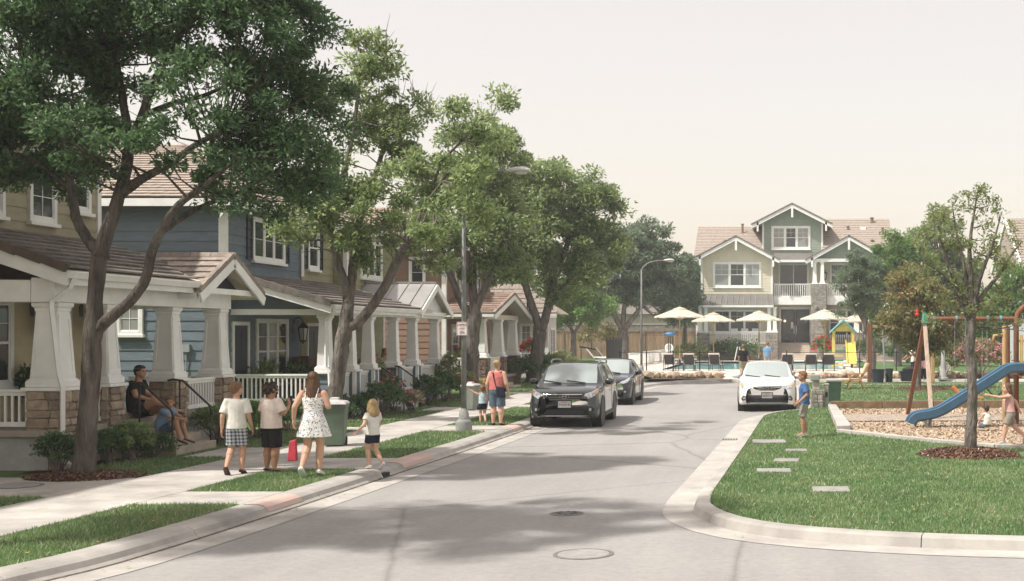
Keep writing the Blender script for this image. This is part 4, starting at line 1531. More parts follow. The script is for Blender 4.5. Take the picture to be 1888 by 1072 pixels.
MB().prism([(-12.3, 51.4, 3.2), (-12.3, 57.0, 3.2), (-12.3, 54.15, 3.9)], (.06, 0, 0)).build('gable_infill', M_BROWN, h4)
steps(h4, -12.0, .34, 3, 47.1 + 4.4, 48.3 + 4.4, .46, G, M_CONC)

# ------------------------------------------------------------------ white single-storey house
h5 = thing('white_house', 'low white house with hipped tile roof and tall lattice window', 'house', (-13, 68, G))
wall = box('wall', M_OFFW, h5, -26, -12.0, 64.0, 66.6, G, 3.35)
siding(wall, Face('side', 64.0), -20, -12.1, .4, 3.3, M_OFFW)
siding(wall, Face('front', -12.0), 64.1, 66.5, .4, 3.3, M_OFFW)
for x in (-13.75, -12.0):
    MB().box(x - .09, x + .07, 63.9, 64.06, G, 3.35).build('corner_trim', M_WHITE, h5)
window(h5, Face('side', 64.0), -13.3, -12.3, 1.0, 2.8, 2, (2, 5), sash=False, blind=True)
window(h5, Face('front', -12.0), 64.7, 65.9, 1.0, 2.6, 2, (2, 4), sash=False)
rb = MB().add([(-26.5, 63.4, 3.4), (-11.4, 63.4, 3.4), (-11.4, 67.2, 3.4), (-26.5, 67.2, 3.4), (-26.5, 65.3, 4.9), (-13.5, 65.3, 4.9)], [(0, 1, 5, 4), (1, 2, 5), (2, 3, 4, 5), (3, 0, 4), (3, 2, 1, 0)])
r5 = rb.build('roof', M_TILE, h5)
tiles(r5, (-26.5, 63.38, 3.41), (1, 0, 0), (0, 1.9, 1.5), 15.1, 2.42, M_TILE, tw=.5, ex=.4, joined=True, clip=lambda u, v: u < 15.1 - v * .87)
gutter(r5, (-11.4, 63.36, 3.4), (-26.5, 63.36, 3.4))
MB().box(-26.5, -11.4, 63.37, 63.4, 3.2, 3.4).build('fascia', M_WHITE, r5)

# ------------------------------------------------------------------ pale blue house at the far right edge
h6 = thing('pale_blue_house', 'pale blue house with steep tiled gable at the right edge', 'house', (20, 84, G))
M_PALE = mat('pale blue siding', (0.5, 0.55, 0.57), 0.7, 0.06, 2.5, 0.1, 30)
wall = box('wall', M_PALE, h6, 15.4, 26, 82, 92, G, 7.2)
siding(wall, Face('side', 82), 15.45, 22, 2.6, 7.2, M_PALE, .3)
window(h6, Face('side', 82), 16.1, 17.4, 4.4, 6.1, 2, (2, 2), blind=True)
window(h6, Face('side', 82), 18.6, 20.4, 4.4, 6.1, 2, (2, 2))
MB().box(15.35, 15.5, 81.93, 82.05, G, 7.2).build('corner_trim', M_WHITE, h6)
r6 = MB().hexa([(14.7, 81.4, 6.9), (28, 81.4, 6.9), (28, 92.6, 6.9), (14.7, 92.6, 6.9), (14.7, 86.9, 10.3), (28, 86.9, 10.3), (28, 87.1, 10.3), (14.7, 87.1, 10.3)]).build('roof', M_TILE, h6)
tiles(r6, (14.7, 81.35, 6.92), (1, 0, 0), (0, 5.5, 3.4), 13.3, 6.47, M_TILE, tw=.5, ex=.4, joined=True)
for (ya, yb) in ((81.3, 87.0), (92.7, 87.0)):
    MB().bar((14.64, ya, 6.8), (14.64, yb, 10.2), .1, .3).build('barge_board', M_WHITE, r6)
MB().box(14.7, 28, 81.26, 81.38, 6.74, 6.9).build('gutter', M_WHITE, r6)
lr = MB().hexa([(13.2, 79, 4.7), (19, 79, 4.7), (19, 82, 4.7), (13.2, 82, 4.7), (13.9, 81, 6.2), (19, 81, 6.2), (19, 81.9, 6.2), (13.9, 81.9, 6.2)]).build('lower_roof', M_TILE, h6)
tiles(lr, (13.4, 78.95, 4.72), (1, 0, 0), (0, 2, 1.5), 5.6, 2.5, M_TILE, tw=.5, ex=.4, joined=True)
MB().bar((13.3, 78.93, 4.65), (14.0, 81.0, 6.2), .08, .2).build('barge_board', M_WHITE, lr)
h6.location.x += 1.0
# ------------------------------------------------------------------ club house at the end of the street
M_CREAM = mat('cream siding', (0.66, 0.6, 0.47), 0.75, 0.06, 2, 0.08, 20)
M_SAGE = mat('sage green siding', (0.27, 0.335, 0.27), 0.75, 0.08, 2, 0.08, 20)
ch = thing('club_house', 'large cream and sage green club house with gables and balcony behind the pool', 'house', (1, 106, G))


def siding_joined(parent, face, u0, u1, z0, z1, m, expo=.22, top=None):
    b = MB()
    z = z0
    while z < z1 - .02:
        a, c = (u0, u1) if top is None else top(z + expo * .5)
        if c - a > .1:
            q = [face.P(a, z, 0), face.P(c, z, 0), face.P(c, z, .03), face.P(a, z, .03), face.P(a, z + expo, 0), face.P(c, z + expo, 0), face.P(c, z + expo, .008), face.P(a, z + expo, .008)]
            b.hexa(q)
        z += expo
    o = b.build('siding', m, parent)
    o['kind'] = 'stuff'
    return o


def gable_front(parent, y0, y1, xl, xr, xa, zl, zr_, za, m, bw=.26):
    """ridge along Y; front gable at y0"""
    b = MB()
    for (xe, ze) in ((xl, zl), (xr, zr_)):
        sv = Vector((xa - xe, 0, za - ze)); n = Vector((-sv.z, 0, sv.x)).normalized()
        if n.z < 0: n = -n
        p = [Vector((xe, y0, ze)), Vector((xe, y1, ze)), Vector((xa, y1, za)), Vector((xa, y0, za))]
        b.hexa([q - n * .1 for q in p] + p)
    r = b.build('roof', M_SOFFIT, parent)
    L = Vector((xa - xl, 0, za - zl)).length
    tiles(r, (xl, y1, zl), (0, -1, 0), (xa - xl, 0, za - zl), y1 - y0, L, m, tw=.4, ex=.36, joined=True)
    L2 = Vector((xa - xr, 0, za - zr_)).length
    tiles(r, (xr, y0, zr_), (0, 1, 0), (xa - xr, 0, za - zr_), y1 - y0, L2, m, tw=.4, ex=.36, joined=True)
    for (xe, ze) in ((xl, zl), (xr, zr_)):
        MB().bar((xe, y0 - .03, ze - .16), (xa, y0 - .03, za - .16), .06, bw).build('barge_board', M_WHITE, r)
        MB().bar((xe, y0 - .06, ze + .06), (xa, y0 - .06, za + .06), .12, .1).build('rake_tile', M_TILEG, r)
    MB().box(xa - .09, xa + .09, y0 - .08, y0 + .02, za - 1.15, za - .15).build('king_post', M_WHITE, r)
    for xe, ze, s in ((xl, zl, 1), (xr, zr_, -1)):
        MB().bar((xe + s * .55, y0 + .02, ze - .55), (xe + s * .55, y0 + .02, ze + .25), .16, .16).build('bracket', M_WHITE, r)
    return r


# main body and its side-gabled roof
body = box('wall', M_SAGE, ch, -6.7, 9.2, 107.0, 118, G, 8.9)
mrf = MB()
mrf.hexa([(-7.4, 105.6, 8.75), (-1.55, 105.6, 8.75), (-1.55, 118.6, 8.75), (-7.4, 118.6, 8.75), (-7.1, 111.6, 11.85), (-1.55, 111.6, 11.85), (-1.55, 112.4, 11.85), (-7.1, 112.4, 11.85)])
mrf.hexa([(3.55, 105.6, 8.75), (9.7, 105.6, 8.75), (9.7, 118.6, 8.75), (3.55, 118.6, 8.75), (3.55, 111.9, 12.55), (9.6, 111.9, 12.55), (9.6, 112.6, 12.55), (3.55, 112.6, 12.55)])
mr8 = mrf.build('main_roof', M_TILE, ch)
tiles(mr8, (-7.4, 105.58, 8.77), (1, 0, 0), (.03, 6.0, 3.1), 5.85, 6.75, M_TILE, tw=.45, ex=.35, joined=True)
tiles(mr8, (3.55, 105.58, 8.77), (1, 0, 0), (0, 6.3, 3.8), 6.15, 7.36, M_TILE, tw=.45, ex=.35, joined=True)
for (x, yy, z, h, w) in ((-3.4, 110.2, 11.2, .9, .1), (-4.8, 108.3, 10.2, .35, .12), (5.9, 110.0, 11.5, .4, .1), (8.1, 111.2, 12.2, .55, .14), (8.9, 109.2, 11.0, .7, .1), (7.9, 108, 10.2, .35, .12), (2.6, 110.6, 11.3, .3, .12)):
    MB().lathe((x, yy, z - .2), [(w, 0), (w, h), (w * 1.4, h + .02), (w * 1.4, h + .1), (w * .3, h + .14)], 8).build('vent_pipe', mat('vent pipe', (0.22, 0.15, 0.11), 0.6, .1), mr8)
MB().box(7.0, 7.5, 110.0, 110.4, 11.4, 11.75).build('roof_vent', M_WHITE, mr8)
# left bay
bayw = box('bay_wall', M_CREAM, ch, -6.7, -.7, 104.5, 107.0, 4.6, 8.75)
fs = Face('side', 104.5)
siding_joined(bayw, fs, -6.6, -.8, 5.65, 8.75, M_CREAM)
MB().prism([(-6.7, 104.5, 8.76), (-.7, 104.5, 8.76), (-.7, 104.5, 8.8), (-3.75, 104.5, 10.2), (-6.7, 104.5, 8.8)], (0, 2.4, 0)).build('gable_wall', M_CREAM, ch)
siding_joined(bayw, fs, 0, 0, 8.75, 10.15, M_CREAM, top=lambda z: (-6.7 + max(0, (z - 8.75)) * 2.05, -.7 - max(0, (z - 8.75)) * 2.15))
for x in (-6.7, -.82):
    MB().box(x - .02, x + .14, 104.42, 104.56, 4.7, 8.8).build('corner_trim', M_WHITE, ch)
window(ch, fs, -5.55, -1.8, 6.35, 8.15, 3, (2, 2), trim=.16, blind=[1, 0, 1])
gable_front(ch, 103.8, 110, -7.3, -.1, -3.75, 8.55, 8.45, 10.4, M_TILE)
pent = MB().hexa([(-7.0, 102.9, 4.62), (-.6, 102.9, 4.62), (-.6, 104.5, 4.62), (-7.0, 104.5, 4.62), (-6.75, 104.42, 5.62), (-.65, 104.42, 5.62), (-.65, 104.5, 5.62), (-6.75, 104.5, 5.62)]).build('pent_roof', M_ZINCD, ch)
for k in range(14):
    x0 = -6.95 + 6.3 * k / 13
    MB().bar((x0, 102.9, 4.66), (x0 * .965 - .1, 104.42, 5.66), .04, .06).build('seam', M_ZINC, pent)
gutter(pent, (-.6, 102.88, 4.66), (-7.0, 102.88, 4.66)) if False else MB().box(-7.0, -.6, 102.78, 102.9, 4.5, 4.66).build('gutter', M_WHITE, pent)
lw = box('lower_wall', M_CREAM, ch, -6.7, -.7, 104.6, 107.0, G, 4.6)
siding_joined(lw, Face('side', 104.6), -6.6, -.8, 1.5, 4.5, M_CREAM)
window(ch, Face('side', 104.6), -5.5, -1.85, 2.5, 4.2, 3, (2, 2), trim=.14)
box('porch_floor', M_PORCH, ch, -6.9, -.6, 102.9, 104.6, G, 1.42)
for x in (-6.45, -.75):
    pier(ch, x, 103.25, .95, G, 2.4, M_STONEG)
    for q in (-.24, .24):
        column(ch, x + q, 103.25, 2.465, 4.5, .32, .24, panel=False)
railing(ch, (-5.95, 103.2), (-1.25, 103.2), 1.5, 2.5, step=.16, bw=.06)
# middle: entrance and balcony
box('entrance_wall', M_CREAM, ch, -.7, 2.6, 106.9, 107.2, G, 8.9)
fm = Face('side', 106.9)
dd = MB()
fm.rect(dd, -.15, .0, 1.55, 4.4, 0, .08); fm.rect(dd, 2.45, 2.6, 1.55, 4.4, 0, .08); fm.rect(dd, -.15, 2.6, 4.4, 4.6, 0, .08)
df = dd.build('entrance_frame', M_WHITE, ch)
for (a, c) in ((.02, 1.2), (1.24, 2.43)):
    p_ = MB(); fm.rect(p_, a, c, 1.56, 4.38, 0, .03); dl = p_.build('door', M_NAVY, df)
    p_ = MB(); fm.rect(p_, a + .12, c - .12, 1.75, 4.25, 0, .04); p_.build('pane', M_GLASS, df)
    p_ = MB(); fm.rect(p_, (1.1 if a < 1 else 1.3), (1.14 if a < 1 else 1.34), 2.3, 3.0, .03, .1); p_.build('pull_handle', M_STEEL, df)
pn = MB(); fm.rect(pn, .85, 1.05, 2.75, 3.3, .04, .046); pn.build('paper_notice', mat('paper', (0.8, 0.79, 0.76), 0.8, .05), df)
lg = MB().sphere((.33, 106.75, 3.4), .09, 10, 6)
lg.build('lit_lamp', mat('lamp glow', (1, .7, .4), 0.5, 0, emit=(1, .55, .25, 3)), ch, smooth=True)
box('balcony', M_WHITE, ch, -.68, 5.5, 104.7, 106.9, 4.75, 5.4)
railing(ch, (-.6, 104.85), (2.5, 104.85), 5.42, 6.52, step=.15, bw=.06)
sd = MB()
for (a, c, z0, z1) in ((-.2, -.08, 5.45, 8.2), (2.24, 2.36, 5.45, 8.2), (-.2, 2.36, 8.2, 8.32), (1.04, 1.1, 5.45, 8.2)):
    fm.rect(sd, a, c, z0, z1, 0, .07)
so = sd.build('sliding_door_frame', M_WHITE, ch)
for (a, c) in ((-.08, 1.04), (1.1, 2.24)):
    p_ = MB(); fm.rect(p_, a, c, 5.45, 8.2, 0, .03); p_.build('pane', M_GLASS, so)
MB().hexa([(-.7, 105.4, 8.5), (2.7, 105.4, 8.5), (2.7, 107.4, 8.5), (-.7, 107.4, 8.5), (-.6, 107.2, 9.25), (2.6, 107.2, 9.25), (2.6, 107.4, 9.25), (-.6, 107.4, 9.25)]).build('small_roof', M_ZINCD, ch)
MB().box(-.75, 2.75, 105.25, 105.4, 8.35, 8.55).build('gutter', M_WHITE, ch)
lantern(ch, fm, -.45, 3.5, 1.2)
# tower dormer
tw_ = box('tower_wall', M_SAGE, ch, -1.6, 3.6, 107.4, 113, 8.6, 11.7)
ft = Face('side', 107.4)
siding_joined(tw_, ft, -1.5, 3.5, 8.9, 11.7, M_SAGE)
MB().prism([(-1.6, 107.4, 11.7), (3.6, 107.4, 11.7), (3.6, 107.4, 11.85), (1.0, 107.4, 13.2), (-1.6, 107.4, 11.85)], (0, 2, 0)).build('tower_gable', M_SAGE, ch)
siding_joined(tw_, ft, 0, 0, 11.7, 13.1, M_SAGE, top=lambda z: (-1.6 + max(0, z - 11.8) * 1.95, 3.6 - max(0, z - 11.8) * 1.95))
for x in (-1.6, 3.48):
    MB().box(x - .02, x + .14, 107.32, 107.46, 8.9, 11.8).build('corner_trim', M_WHITE, ch)
window(ch, ft, -.65, 2.35, 9.75, 11.4, 3, (2, 2), trim=.18, blind=[1, 0, 1])
gable_front(ch, 106.6, 113.5, -2.55, 4.4, .95, 11.6, 11.65, 13.4, M_TILE)
# right wing
rw = box('right_wall', M_CREAM, ch, 2.6, 9.2, 106.6, 107.1, G, 8.6)
window(ch, Face('side', 106.6), 4.3, 6.6, 6.4, 8.2, 2, (2, 2), trim=.14)
window(ch, Face('side', 106.6), 4.2, 8.4, 2.2, 4.3, 3, (2, 2), trim=.14)
MB().prism([(2.1, 105.2, 8.55), (9.3, 105.2, 8.55), (5.7, 105.2, 10.35)], (0, 1.4, 0)).build('right_gable_wall', M_SAGE, ch)
gable_front(ch, 104.6, 110, 2.05, 9.3, 5.7, 8.45, 8.45, 10.5, M_TILE)
MB().box(2.3, 9.2, 104.75, 105.2, 8.35, 8.62).build('beam', M_WHITE, ch)
pier(ch, 3.15, 104.9, 1.25, G, 6.45, M_STONEG, cap=True)
for q in (-.32, .32):
    column(ch, 3.15 + q, 104.9, 6.515, 8.36, .34, .26, panel=False)
lantern(ch, Face('side', 104.25), 3.05, 4.0, 1.4); lantern(ch, Face('side', 106.6), 3.75, 7.2, 1.3)
railing(ch, (3.85, 104.85), (8.8, 104.85), 5.42, 6.52, step=.15, bw=.06)
box('right_porch', M_PORCH, ch, 3.9, 9.2, 103.2, 106.6, G, 1.42)
box('right_balcony', M_WHITE, ch, 5.505, 9.2, 104.7, 106.6, 4.75, 5.4)
for x in (6.3, 8.9):
    pier(ch, x, 103.6, .8, G, 2.4, M_STONEG); column(ch, x, 103.6, 2.465, 4.75, .5, .36, panel=False)
railing(ch, (3.9, 103.5), (5.8, 103.5), 1.5, 2.5, M_BLACK, step=.16, bw=.05); railing(ch, (6.75, 103.5), (8.5, 103.5), 1.5, 2.5, M_BLACK, step=.16, bw=.05)
# entrance steps towards the pool
M_STEP = mat('pale steps', (0.55, 0.48, 0.4), 0.85, .12, 3, .2, 40)
for k in range(8):
    z = G + .175 * (k + 1)
    MB().box(-.7, 2.5, 103.0 + .42 * k, 103.0 + .42 * (k + 1) + (.9 if k == 7 else 0), G, z).build('step', M_STEP, ch, bevel=.015)
for x in (-.6, 2.4):
    handrail(ch, [(x, 103.1, 1.15), (x, 105.8, 2.3), (x, 106.4, 2.35)], [((x, 103.15, 1.17), G), ((x, 105.9, 2.3), 1.3)])
box('landing_wall', M_STONEG, ch, -1.3, -.71, 103.7, 106.8, G, 1.5)

# ------------------------------------------------------------------ fences and walls
M_PLANK = mat('cedar plank', (0.235, 0.155, 0.095), 0.85, .25, 3, .3, 20, rnd=.18, stretch=(2, 2, .4))
M_PLANK2 = mat('old cedar plank', (0.29, 0.2, 0.125), 0.85, .25, 3, .3, 20, rnd=.18, stretch=(2, 2, .4))


def plank_fence(name, label, pts, h, pw, m, post=2.4):
    a = Vector((*pts[0], G)); c = Vector((*pts[1], G))
    t = thing(name, label, 'fence', ((a.x + c.x) / 2, (a.y + c.y) / 2, G))
    d = (c - a).normalized(); L = (c - a).length
    ang = math.atan2(d.y, d.x)
    pm = [MB().box(-pw / 2 + .006, pw / 2 - .006, -.012, .012, 0, h + q).mesh('plank', m) for q in (-.02, 0, .02)]
    n = int(L / pw)
    for k in range(n):
        p = a + d * (pw * (k + .5))
        piece('plank', random.choice(pm), t, (p.x, p.y, p.z + .02), (random.uniform(-.01, .01), 0, ang + random.uniform(-.03, .03)))
    nrm = Vector((d.y, -d.x, 0))
    for z in (.35, h - .3):
        MB().bar(a + Vector((0, 0, z)) - nrm * .06, c + Vector((0, 0, z)) - nrm * .06, .06, .1).build('rail', m, t)
    MB().bar(a + Vector((0, 0, h + .06)), c + Vector((0, 0, h + .06)), .16, .05).build('cap_rail', m, t)
    k = 0
    while k * post < L:
        p = a + d * (k * post) + nrm * .03
        MB().box(p.x - .07, p.x + .07, p.y - .07, p.y + .07, G, G + h + .16).build('post', m, t)
        k += 1
    return t


plank_fence('wood_fence', 'long brown plank fence behind the park lawn left of the club house', ((-24, 110.5), (-7.5, 109.5)), 2.35, .14, M_PLANK2)
plank_fence('wood_fence', 'brown plank fence behind the flowering bush on the right', ((11.0, 99.5), (24, 97.0)), 2.3, .15, M_PLANK)
bwl = thing('block_wall', 'grey stone block wall rising behind the left plank fence', 'wall', (-18, 113, G))
core = box('core', M_STONEG, bwl, -34, -7.8, 113, 113.4, G, 3.1)
stonework(core, Face('side', 113), -22.5, -8, 2.4, 3.08, M_STONEG, hs=(.2, .26), ws=(.4, .8))
MB().box(-34, -7.8, 112.9, 113.5, 3.1, 3.22).build('coping', M_CONC, bwl)
bk = thing('garage_block', 'dark grey roof of a building behind the block wall', 'building', (-14, 122, G))
box('wall', mat('beige render', (0.5, 0.45, 0.38), .85, .1), bk, -24, -9, 122, 132, G, 4.2)
MB().hexa([(-24.5, 121.5, 4.2), (-8.5, 121.5, 4.2), (-8.5, 132, 4.2), (-24.5, 132, 4.2), (-24, 126, 6.0), (-9, 126, 6.0), (-9, 127, 6.0), (-24, 127, 6.0)]).build('roof', M_TILEG, bk)
# ------------------------------------------------------------------ trees and shrubs
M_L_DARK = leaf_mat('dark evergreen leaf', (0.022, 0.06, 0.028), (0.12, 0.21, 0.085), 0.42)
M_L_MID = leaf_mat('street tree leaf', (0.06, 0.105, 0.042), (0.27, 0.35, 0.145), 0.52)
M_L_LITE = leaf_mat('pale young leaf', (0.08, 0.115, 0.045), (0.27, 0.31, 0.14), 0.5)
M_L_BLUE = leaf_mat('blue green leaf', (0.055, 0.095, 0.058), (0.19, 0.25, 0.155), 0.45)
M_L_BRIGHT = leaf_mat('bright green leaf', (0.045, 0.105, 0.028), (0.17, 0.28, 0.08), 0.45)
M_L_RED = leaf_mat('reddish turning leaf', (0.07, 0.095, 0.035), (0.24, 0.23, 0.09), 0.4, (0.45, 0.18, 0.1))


def leaf_cloud(C, n_each, spread, size, up=.35, drop=0.0, aspect=.42):
    """leaf quads around clump centres C (k,3); spread (k,) radius of each clump"""
    k = len(C)
    tot = int(k * n_each)
    idx = RNG.integers(0, k, tot)
    d = RNG.normal(0, 1, (tot, 3))
    d /= np.linalg.norm(d, axis=1)[:, None]
    r = RNG.uniform(0, 1, tot) ** .55
    flat = np.array([1.0, 1.0, .72])
    P = C[idx] + d * (r * spread[idx])[:, None] * flat
    P[:, 2] -= drop * r * spread[idx]
    # leaf axis: outward with jitter; leaf normal: upward with jitter
    ax = d + RNG.normal(0, .7, (tot, 3)); ax[:, 2] += .1
    ax /= np.linalg.norm(ax, axis=1)[:, None]
    nm = RNG.normal(0, .75, (tot, 3)); nm[:, 2] += up * 2
    nm -= ax * (nm * ax).sum(1)[:, None]
    nm /= np.linalg.norm(nm, axis=1)[:, None] + 1e-9
    sd = np.cross(ax, nm)
    s = size * RNG.uniform(.6, 1.35, tot)
    a = ax * (s * .5)[:, None]; b_ = sd * (s * .5 * aspect)[:, None]; c = nm * (s * .1)[:, None]
    V = np.stack([P - a, P + b_ + c - a * .1, P + a, P - b_ + c - a * .1], 1)
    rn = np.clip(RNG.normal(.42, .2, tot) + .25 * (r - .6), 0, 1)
    return V, rn


def blob_points(blobs, per_m3, shell=.5):
    """clump centres in ellipsoids (centre, radii, density)"""
    out = []
    for bl in blobs:
        c = np.array(bl[0]); r = np.array(bl[1]); dn = bl[2] if len(bl) > 2 else 1.0
        vol = 4.19 * r[0] * r[1] * r[2]
        n = max(3, int(vol * per_m3 * dn))
        d = RNG.normal(0, 1, (n, 3)); d /= np.linalg.norm(d, axis=1)[:, None]
        q = RNG.uniform(shell ** 3, 1, n) ** (1 / 3)
        out.append(c + d * q[:, None] * r)
    return np.concatenate(out)


def limb_samples(limbs):
    S = []
    for pts, rad in limbs:
        for i in range(len(pts) - 1):
            for t in (0, .33, .66):
                S.append((*(np.array(pts[i]) * (1 - t) + np.array(pts[i + 1]) * t), rad[i] * (1 - t) + rad[i + 1] * t))
    return np.array(S)


def smooth_pts(pts, rad, n=4, jit=0.0):
    P = [np.array(p, float) for p in pts]
    R_ = list(rad)
    P = [2 * P[0] - P[1]] + P + [2 * P[-1] - P[-2]]
    op = []; orr = []
    for i in range(1, len(P) - 2):
        for k in range(n):
            t = k / n
            a, b_, c, d = P[i - 1], P[i], P[i + 1], P[i + 2]
            q = 0.5 * ((2 * b_) + (-a + c) * t + (2 * a - 5 * b_ + 4 * c - d) * t * t + (-a + 3 * b_ - 3 * c + d) * t ** 3)
            rr_ = R_[i - 1] * (1 - t) + R_[i] * t
            if jit: q = q + RNG.normal(0, jit * rr_, 3) * np.array([1, 1, .3])
            op.append(q); orr.append(rr_ * (1 + RNG.normal(0, .03)))
    op.append(P[-2]); orr.append(R_[-1])
    return op, orr


def tree(name, label, base, limbs, blobs, per_m3, n_each, size, spread, m_leaf, m_bark, group=None, twigs=True, bare=0, flare=1.28, extra=None, aspect=.42, shell=.5):
    """limbs: [(points, radii)], first one the trunk; blobs: crown ellipsoids"""
    t = thing(name, label, 'tree', base, group)
    tb = MB()
    for k, (pts, rad) in enumerate(limbs):
        if k == 0:
            p0 = np.array(pts[0], float)
            pts = [tuple(p0 - np.array([0, 0, .08])), tuple(p0 + np.array([0, 0, .22]))] + list(pts[1:])
            rad = [rad[0] * flare, rad[0] * 1.08] + list(rad[1:])
        sp, sr = smooth_pts(pts, rad, 4, .06)
        tb.tube(sp, sr, 12 if rad[0] > .08 else 7)
    trunk = tb.build('trunk', m_bark, t, smooth=True)
    C = blob_points(blobs, per_m3, shell)
    if extra is not None: C = np.concatenate([C, np.array(extra)])
    S = limb_samples(limbs[1:] if len(limbs) > 1 else limbs)
    br = MB()
    if twigs:
        for c in C:
            w = np.linalg.norm(S[:, :3] - c, axis=1) - (c[2] - S[:, 2]) * .25
            i = int(np.argmin(w)); s = S[i]
            d = c - s[:3]; L = np.linalg.norm(d)
            if L < .08: continue
            r0 = min(s[3] * .6, .012 + L * .013)
            mid_ = s[:3] + d * .5 + np.array([RNG.normal(0, .06 * L), RNG.normal(0, .06 * L), -.08 * L])
            br.tube([s[:3], mid_, c], [r0, r0 * .6, .004], 5, cap=False)
            if L > .5:
                e = c + RNG.normal(0, .25, 3); br.tube([mid_, (mid_ + e) / 2 + RNG.normal(0, .03, 3), e], [r0 * .5, r0 * .3, .003], 4, cap=False)
    for k in range(bare):
        i = RNG.integers(0, len(C)); c = C[i]
        if c[2] < np.percentile(C[:, 2], 55): continue
        for q in range(4):
            d = RNG.normal(0, .5, 3); d[2] = abs(d[2]) + .6; d = d / np.linalg.norm(d) * RNG.uniform(.5, 1.1)
            br.tube([c, c + d * .5 + RNG.normal(0, .04, 3), c + d], [.012, .008, .003], 4, cap=False)
    if br.v:
        br.build('branches', m_bark, t, smooth=True)
    sp = spread * RNG.uniform(.6, 1.35, len(C))
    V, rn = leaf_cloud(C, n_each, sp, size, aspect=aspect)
    V = V - np.array(base)
    o = bpy.data.objects.new('crown', fast_mesh('crown', V, 4, m_leaf, rn))
    reg(o, t, Vector(base))
    return t


# the big tree in front of the tan house
Y = 20.3
B1 = (-11.33, 20.30, 0.13)
tree('street_tree', 'large dark green tree with forked trunk in front of the tan house', (B1[0], B1[1], G),
     [([(B1[0], B1[1], G), (-11.30, 20.30, 0.91), (-11.24, 20.30, 1.70), (-11.19, 20.30, 2.50), (-11.16, 20.30, 3.12), (-11.10, 20.35, 3.78)], [.165, .15, .14, .145, .12, .12]),
      ([(-11.19, 20.30, 2.45), (-10.94, 20.25, 2.66), (-10.51, 20.15, 2.98), (-10.24, 20.10, 3.33), (-10.10, 20.00, 3.71), (-9.88, 19.90, 4.10), (-9.56, 19.80, 4.49), (-9.03, 19.60, 4.80), (-8.43, 19.40, 5.20)], [.1, .095, .085, .08, .07, .066, .06, .042, .02]),
      ([(-11.10, 20.35, 3.74), (-11.35, 20.40, 4.01), (-11.59, 20.50, 4.37), (-11.72, 20.60, 4.83), (-11.90, 20.70, 5.38), (-12.16, 20.80, 5.93), (-12.60, 21.00, 6.70)], [.1, .085, .075, .07, .06, .05, .03]),
      ([(-11.72, 20.60, 4.83), (-12.12, 20.50, 5.17), (-12.59, 20.40, 5.42), (-13.24, 20.30, 5.50)], [.045, .036, .026, .012]),
      ([(-11.11, 20.35, 3.69), (-11.00, 20.40, 4.18), (-10.86, 20.50, 4.77), (-10.84, 20.70, 5.38), (-10.98, 20.90, 6.04), (-11.18, 21.00, 6.97), (-11.47, 21.10, 7.91)], [.125, .105, .095, .088, .07, .05, .025]),
      ([(-10.86, 20.50, 4.73), (-10.40, 20.30, 4.97), (-9.88, 20.10, 5.16), (-9.26, 19.90, 5.51), (-8.69, 19.80, 5.68)], [.085, .07, .055, .045, .02]),
      ([(-10.84, 20.70, 5.42), (-10.55, 20.60, 6.04), (-10.29, 20.50, 6.60), (-9.85, 20.40, 7.29), (-9.49, 20.40, 7.91)], [.09, .075, .06, .045, .02]),
      ([(-10.55, 20.60, 6.04), (-10.18, 20.90, 6.31), (-9.72, 21.10, 6.49), (-8.98, 21.30, 6.94)], [.055, .045, .035, .02]),
      ([(-9.86, 19.90, 4.10), (-9.66, 20.30, 4.40), (-9.36, 20.70, 4.66), (-8.86, 21.00, 4.92)], [.06, .05, .035, .02])],
     [((-12.36, 20.60, 6.80), (1.2, 1.5, 1.3)), ((-13.57, 20.40, 6.31), (1.1, 1.4, 1.5)), ((-11.55, 20.60, 8.05), (1.4, 1.5, 1.0)), ((-9.49, 20.40, 7.91), (1.4, 1.4, 1.0)), ((-8.51, 20.60, 7.42), (1.0, 1.2, 1.05)),
      ((-8.86, 19.60, 6.25), (.85, .8, .6)), ((-8.24, 20.60, 6.26), (.8, 1.1, .8)), ((-8.13, 20.90, 5.41), (.65, 1.0, .75)), ((-8.57, 19.70, 5.24), (.8, .9, .55)), ((-9.62, 19.40, 5.32), (.62, .7, .4)),
      ((-11.13, 20.00, 5.58), (.75, 1.0, .45)), ((-12.75, 20.80, 5.44), (1.0, 1.2, .45)), ((-11.99, 20.90, 5.04), (.35, .5, .18), .8), ((-8.68, 20.80, 4.62), (.72, .8, .34)), ((-8.00, 20.90, 4.86), (.5, .8, .5)), ((-8.47, 20.30, 5.76), (.8, .9, .6)), ((-7.72, 20.90, 6.86), (.4, .8, .7)), ((-9.58, 20.60, 5.01), (.5, .6, .2)), ((-12.30, 20.20, 5.13), (.75, .7, .34)), ((-11.30, 20.00, 5.04), (.42, .5, .24)), ((-13.00, 20.20, 5.22), (.7, .8, .4)), ((-10.42, 19.80, 5.64), (.5, .6, .35), .8),
      ((-11.18, 21.60, 7.10), (1.0, .8, .8), .7), ((-7.86, 21.40, 6.03), (.35, .8, .7)), ((-11.50, 20.50, 9.54), (1.8, 1.7, 1.0)), ((-9.27, 20.50, 9.36), (1.4, 1.5, .8))],
     6.0, 265, .1, .37, M_L_DARK, M_BARK, group='street trees')

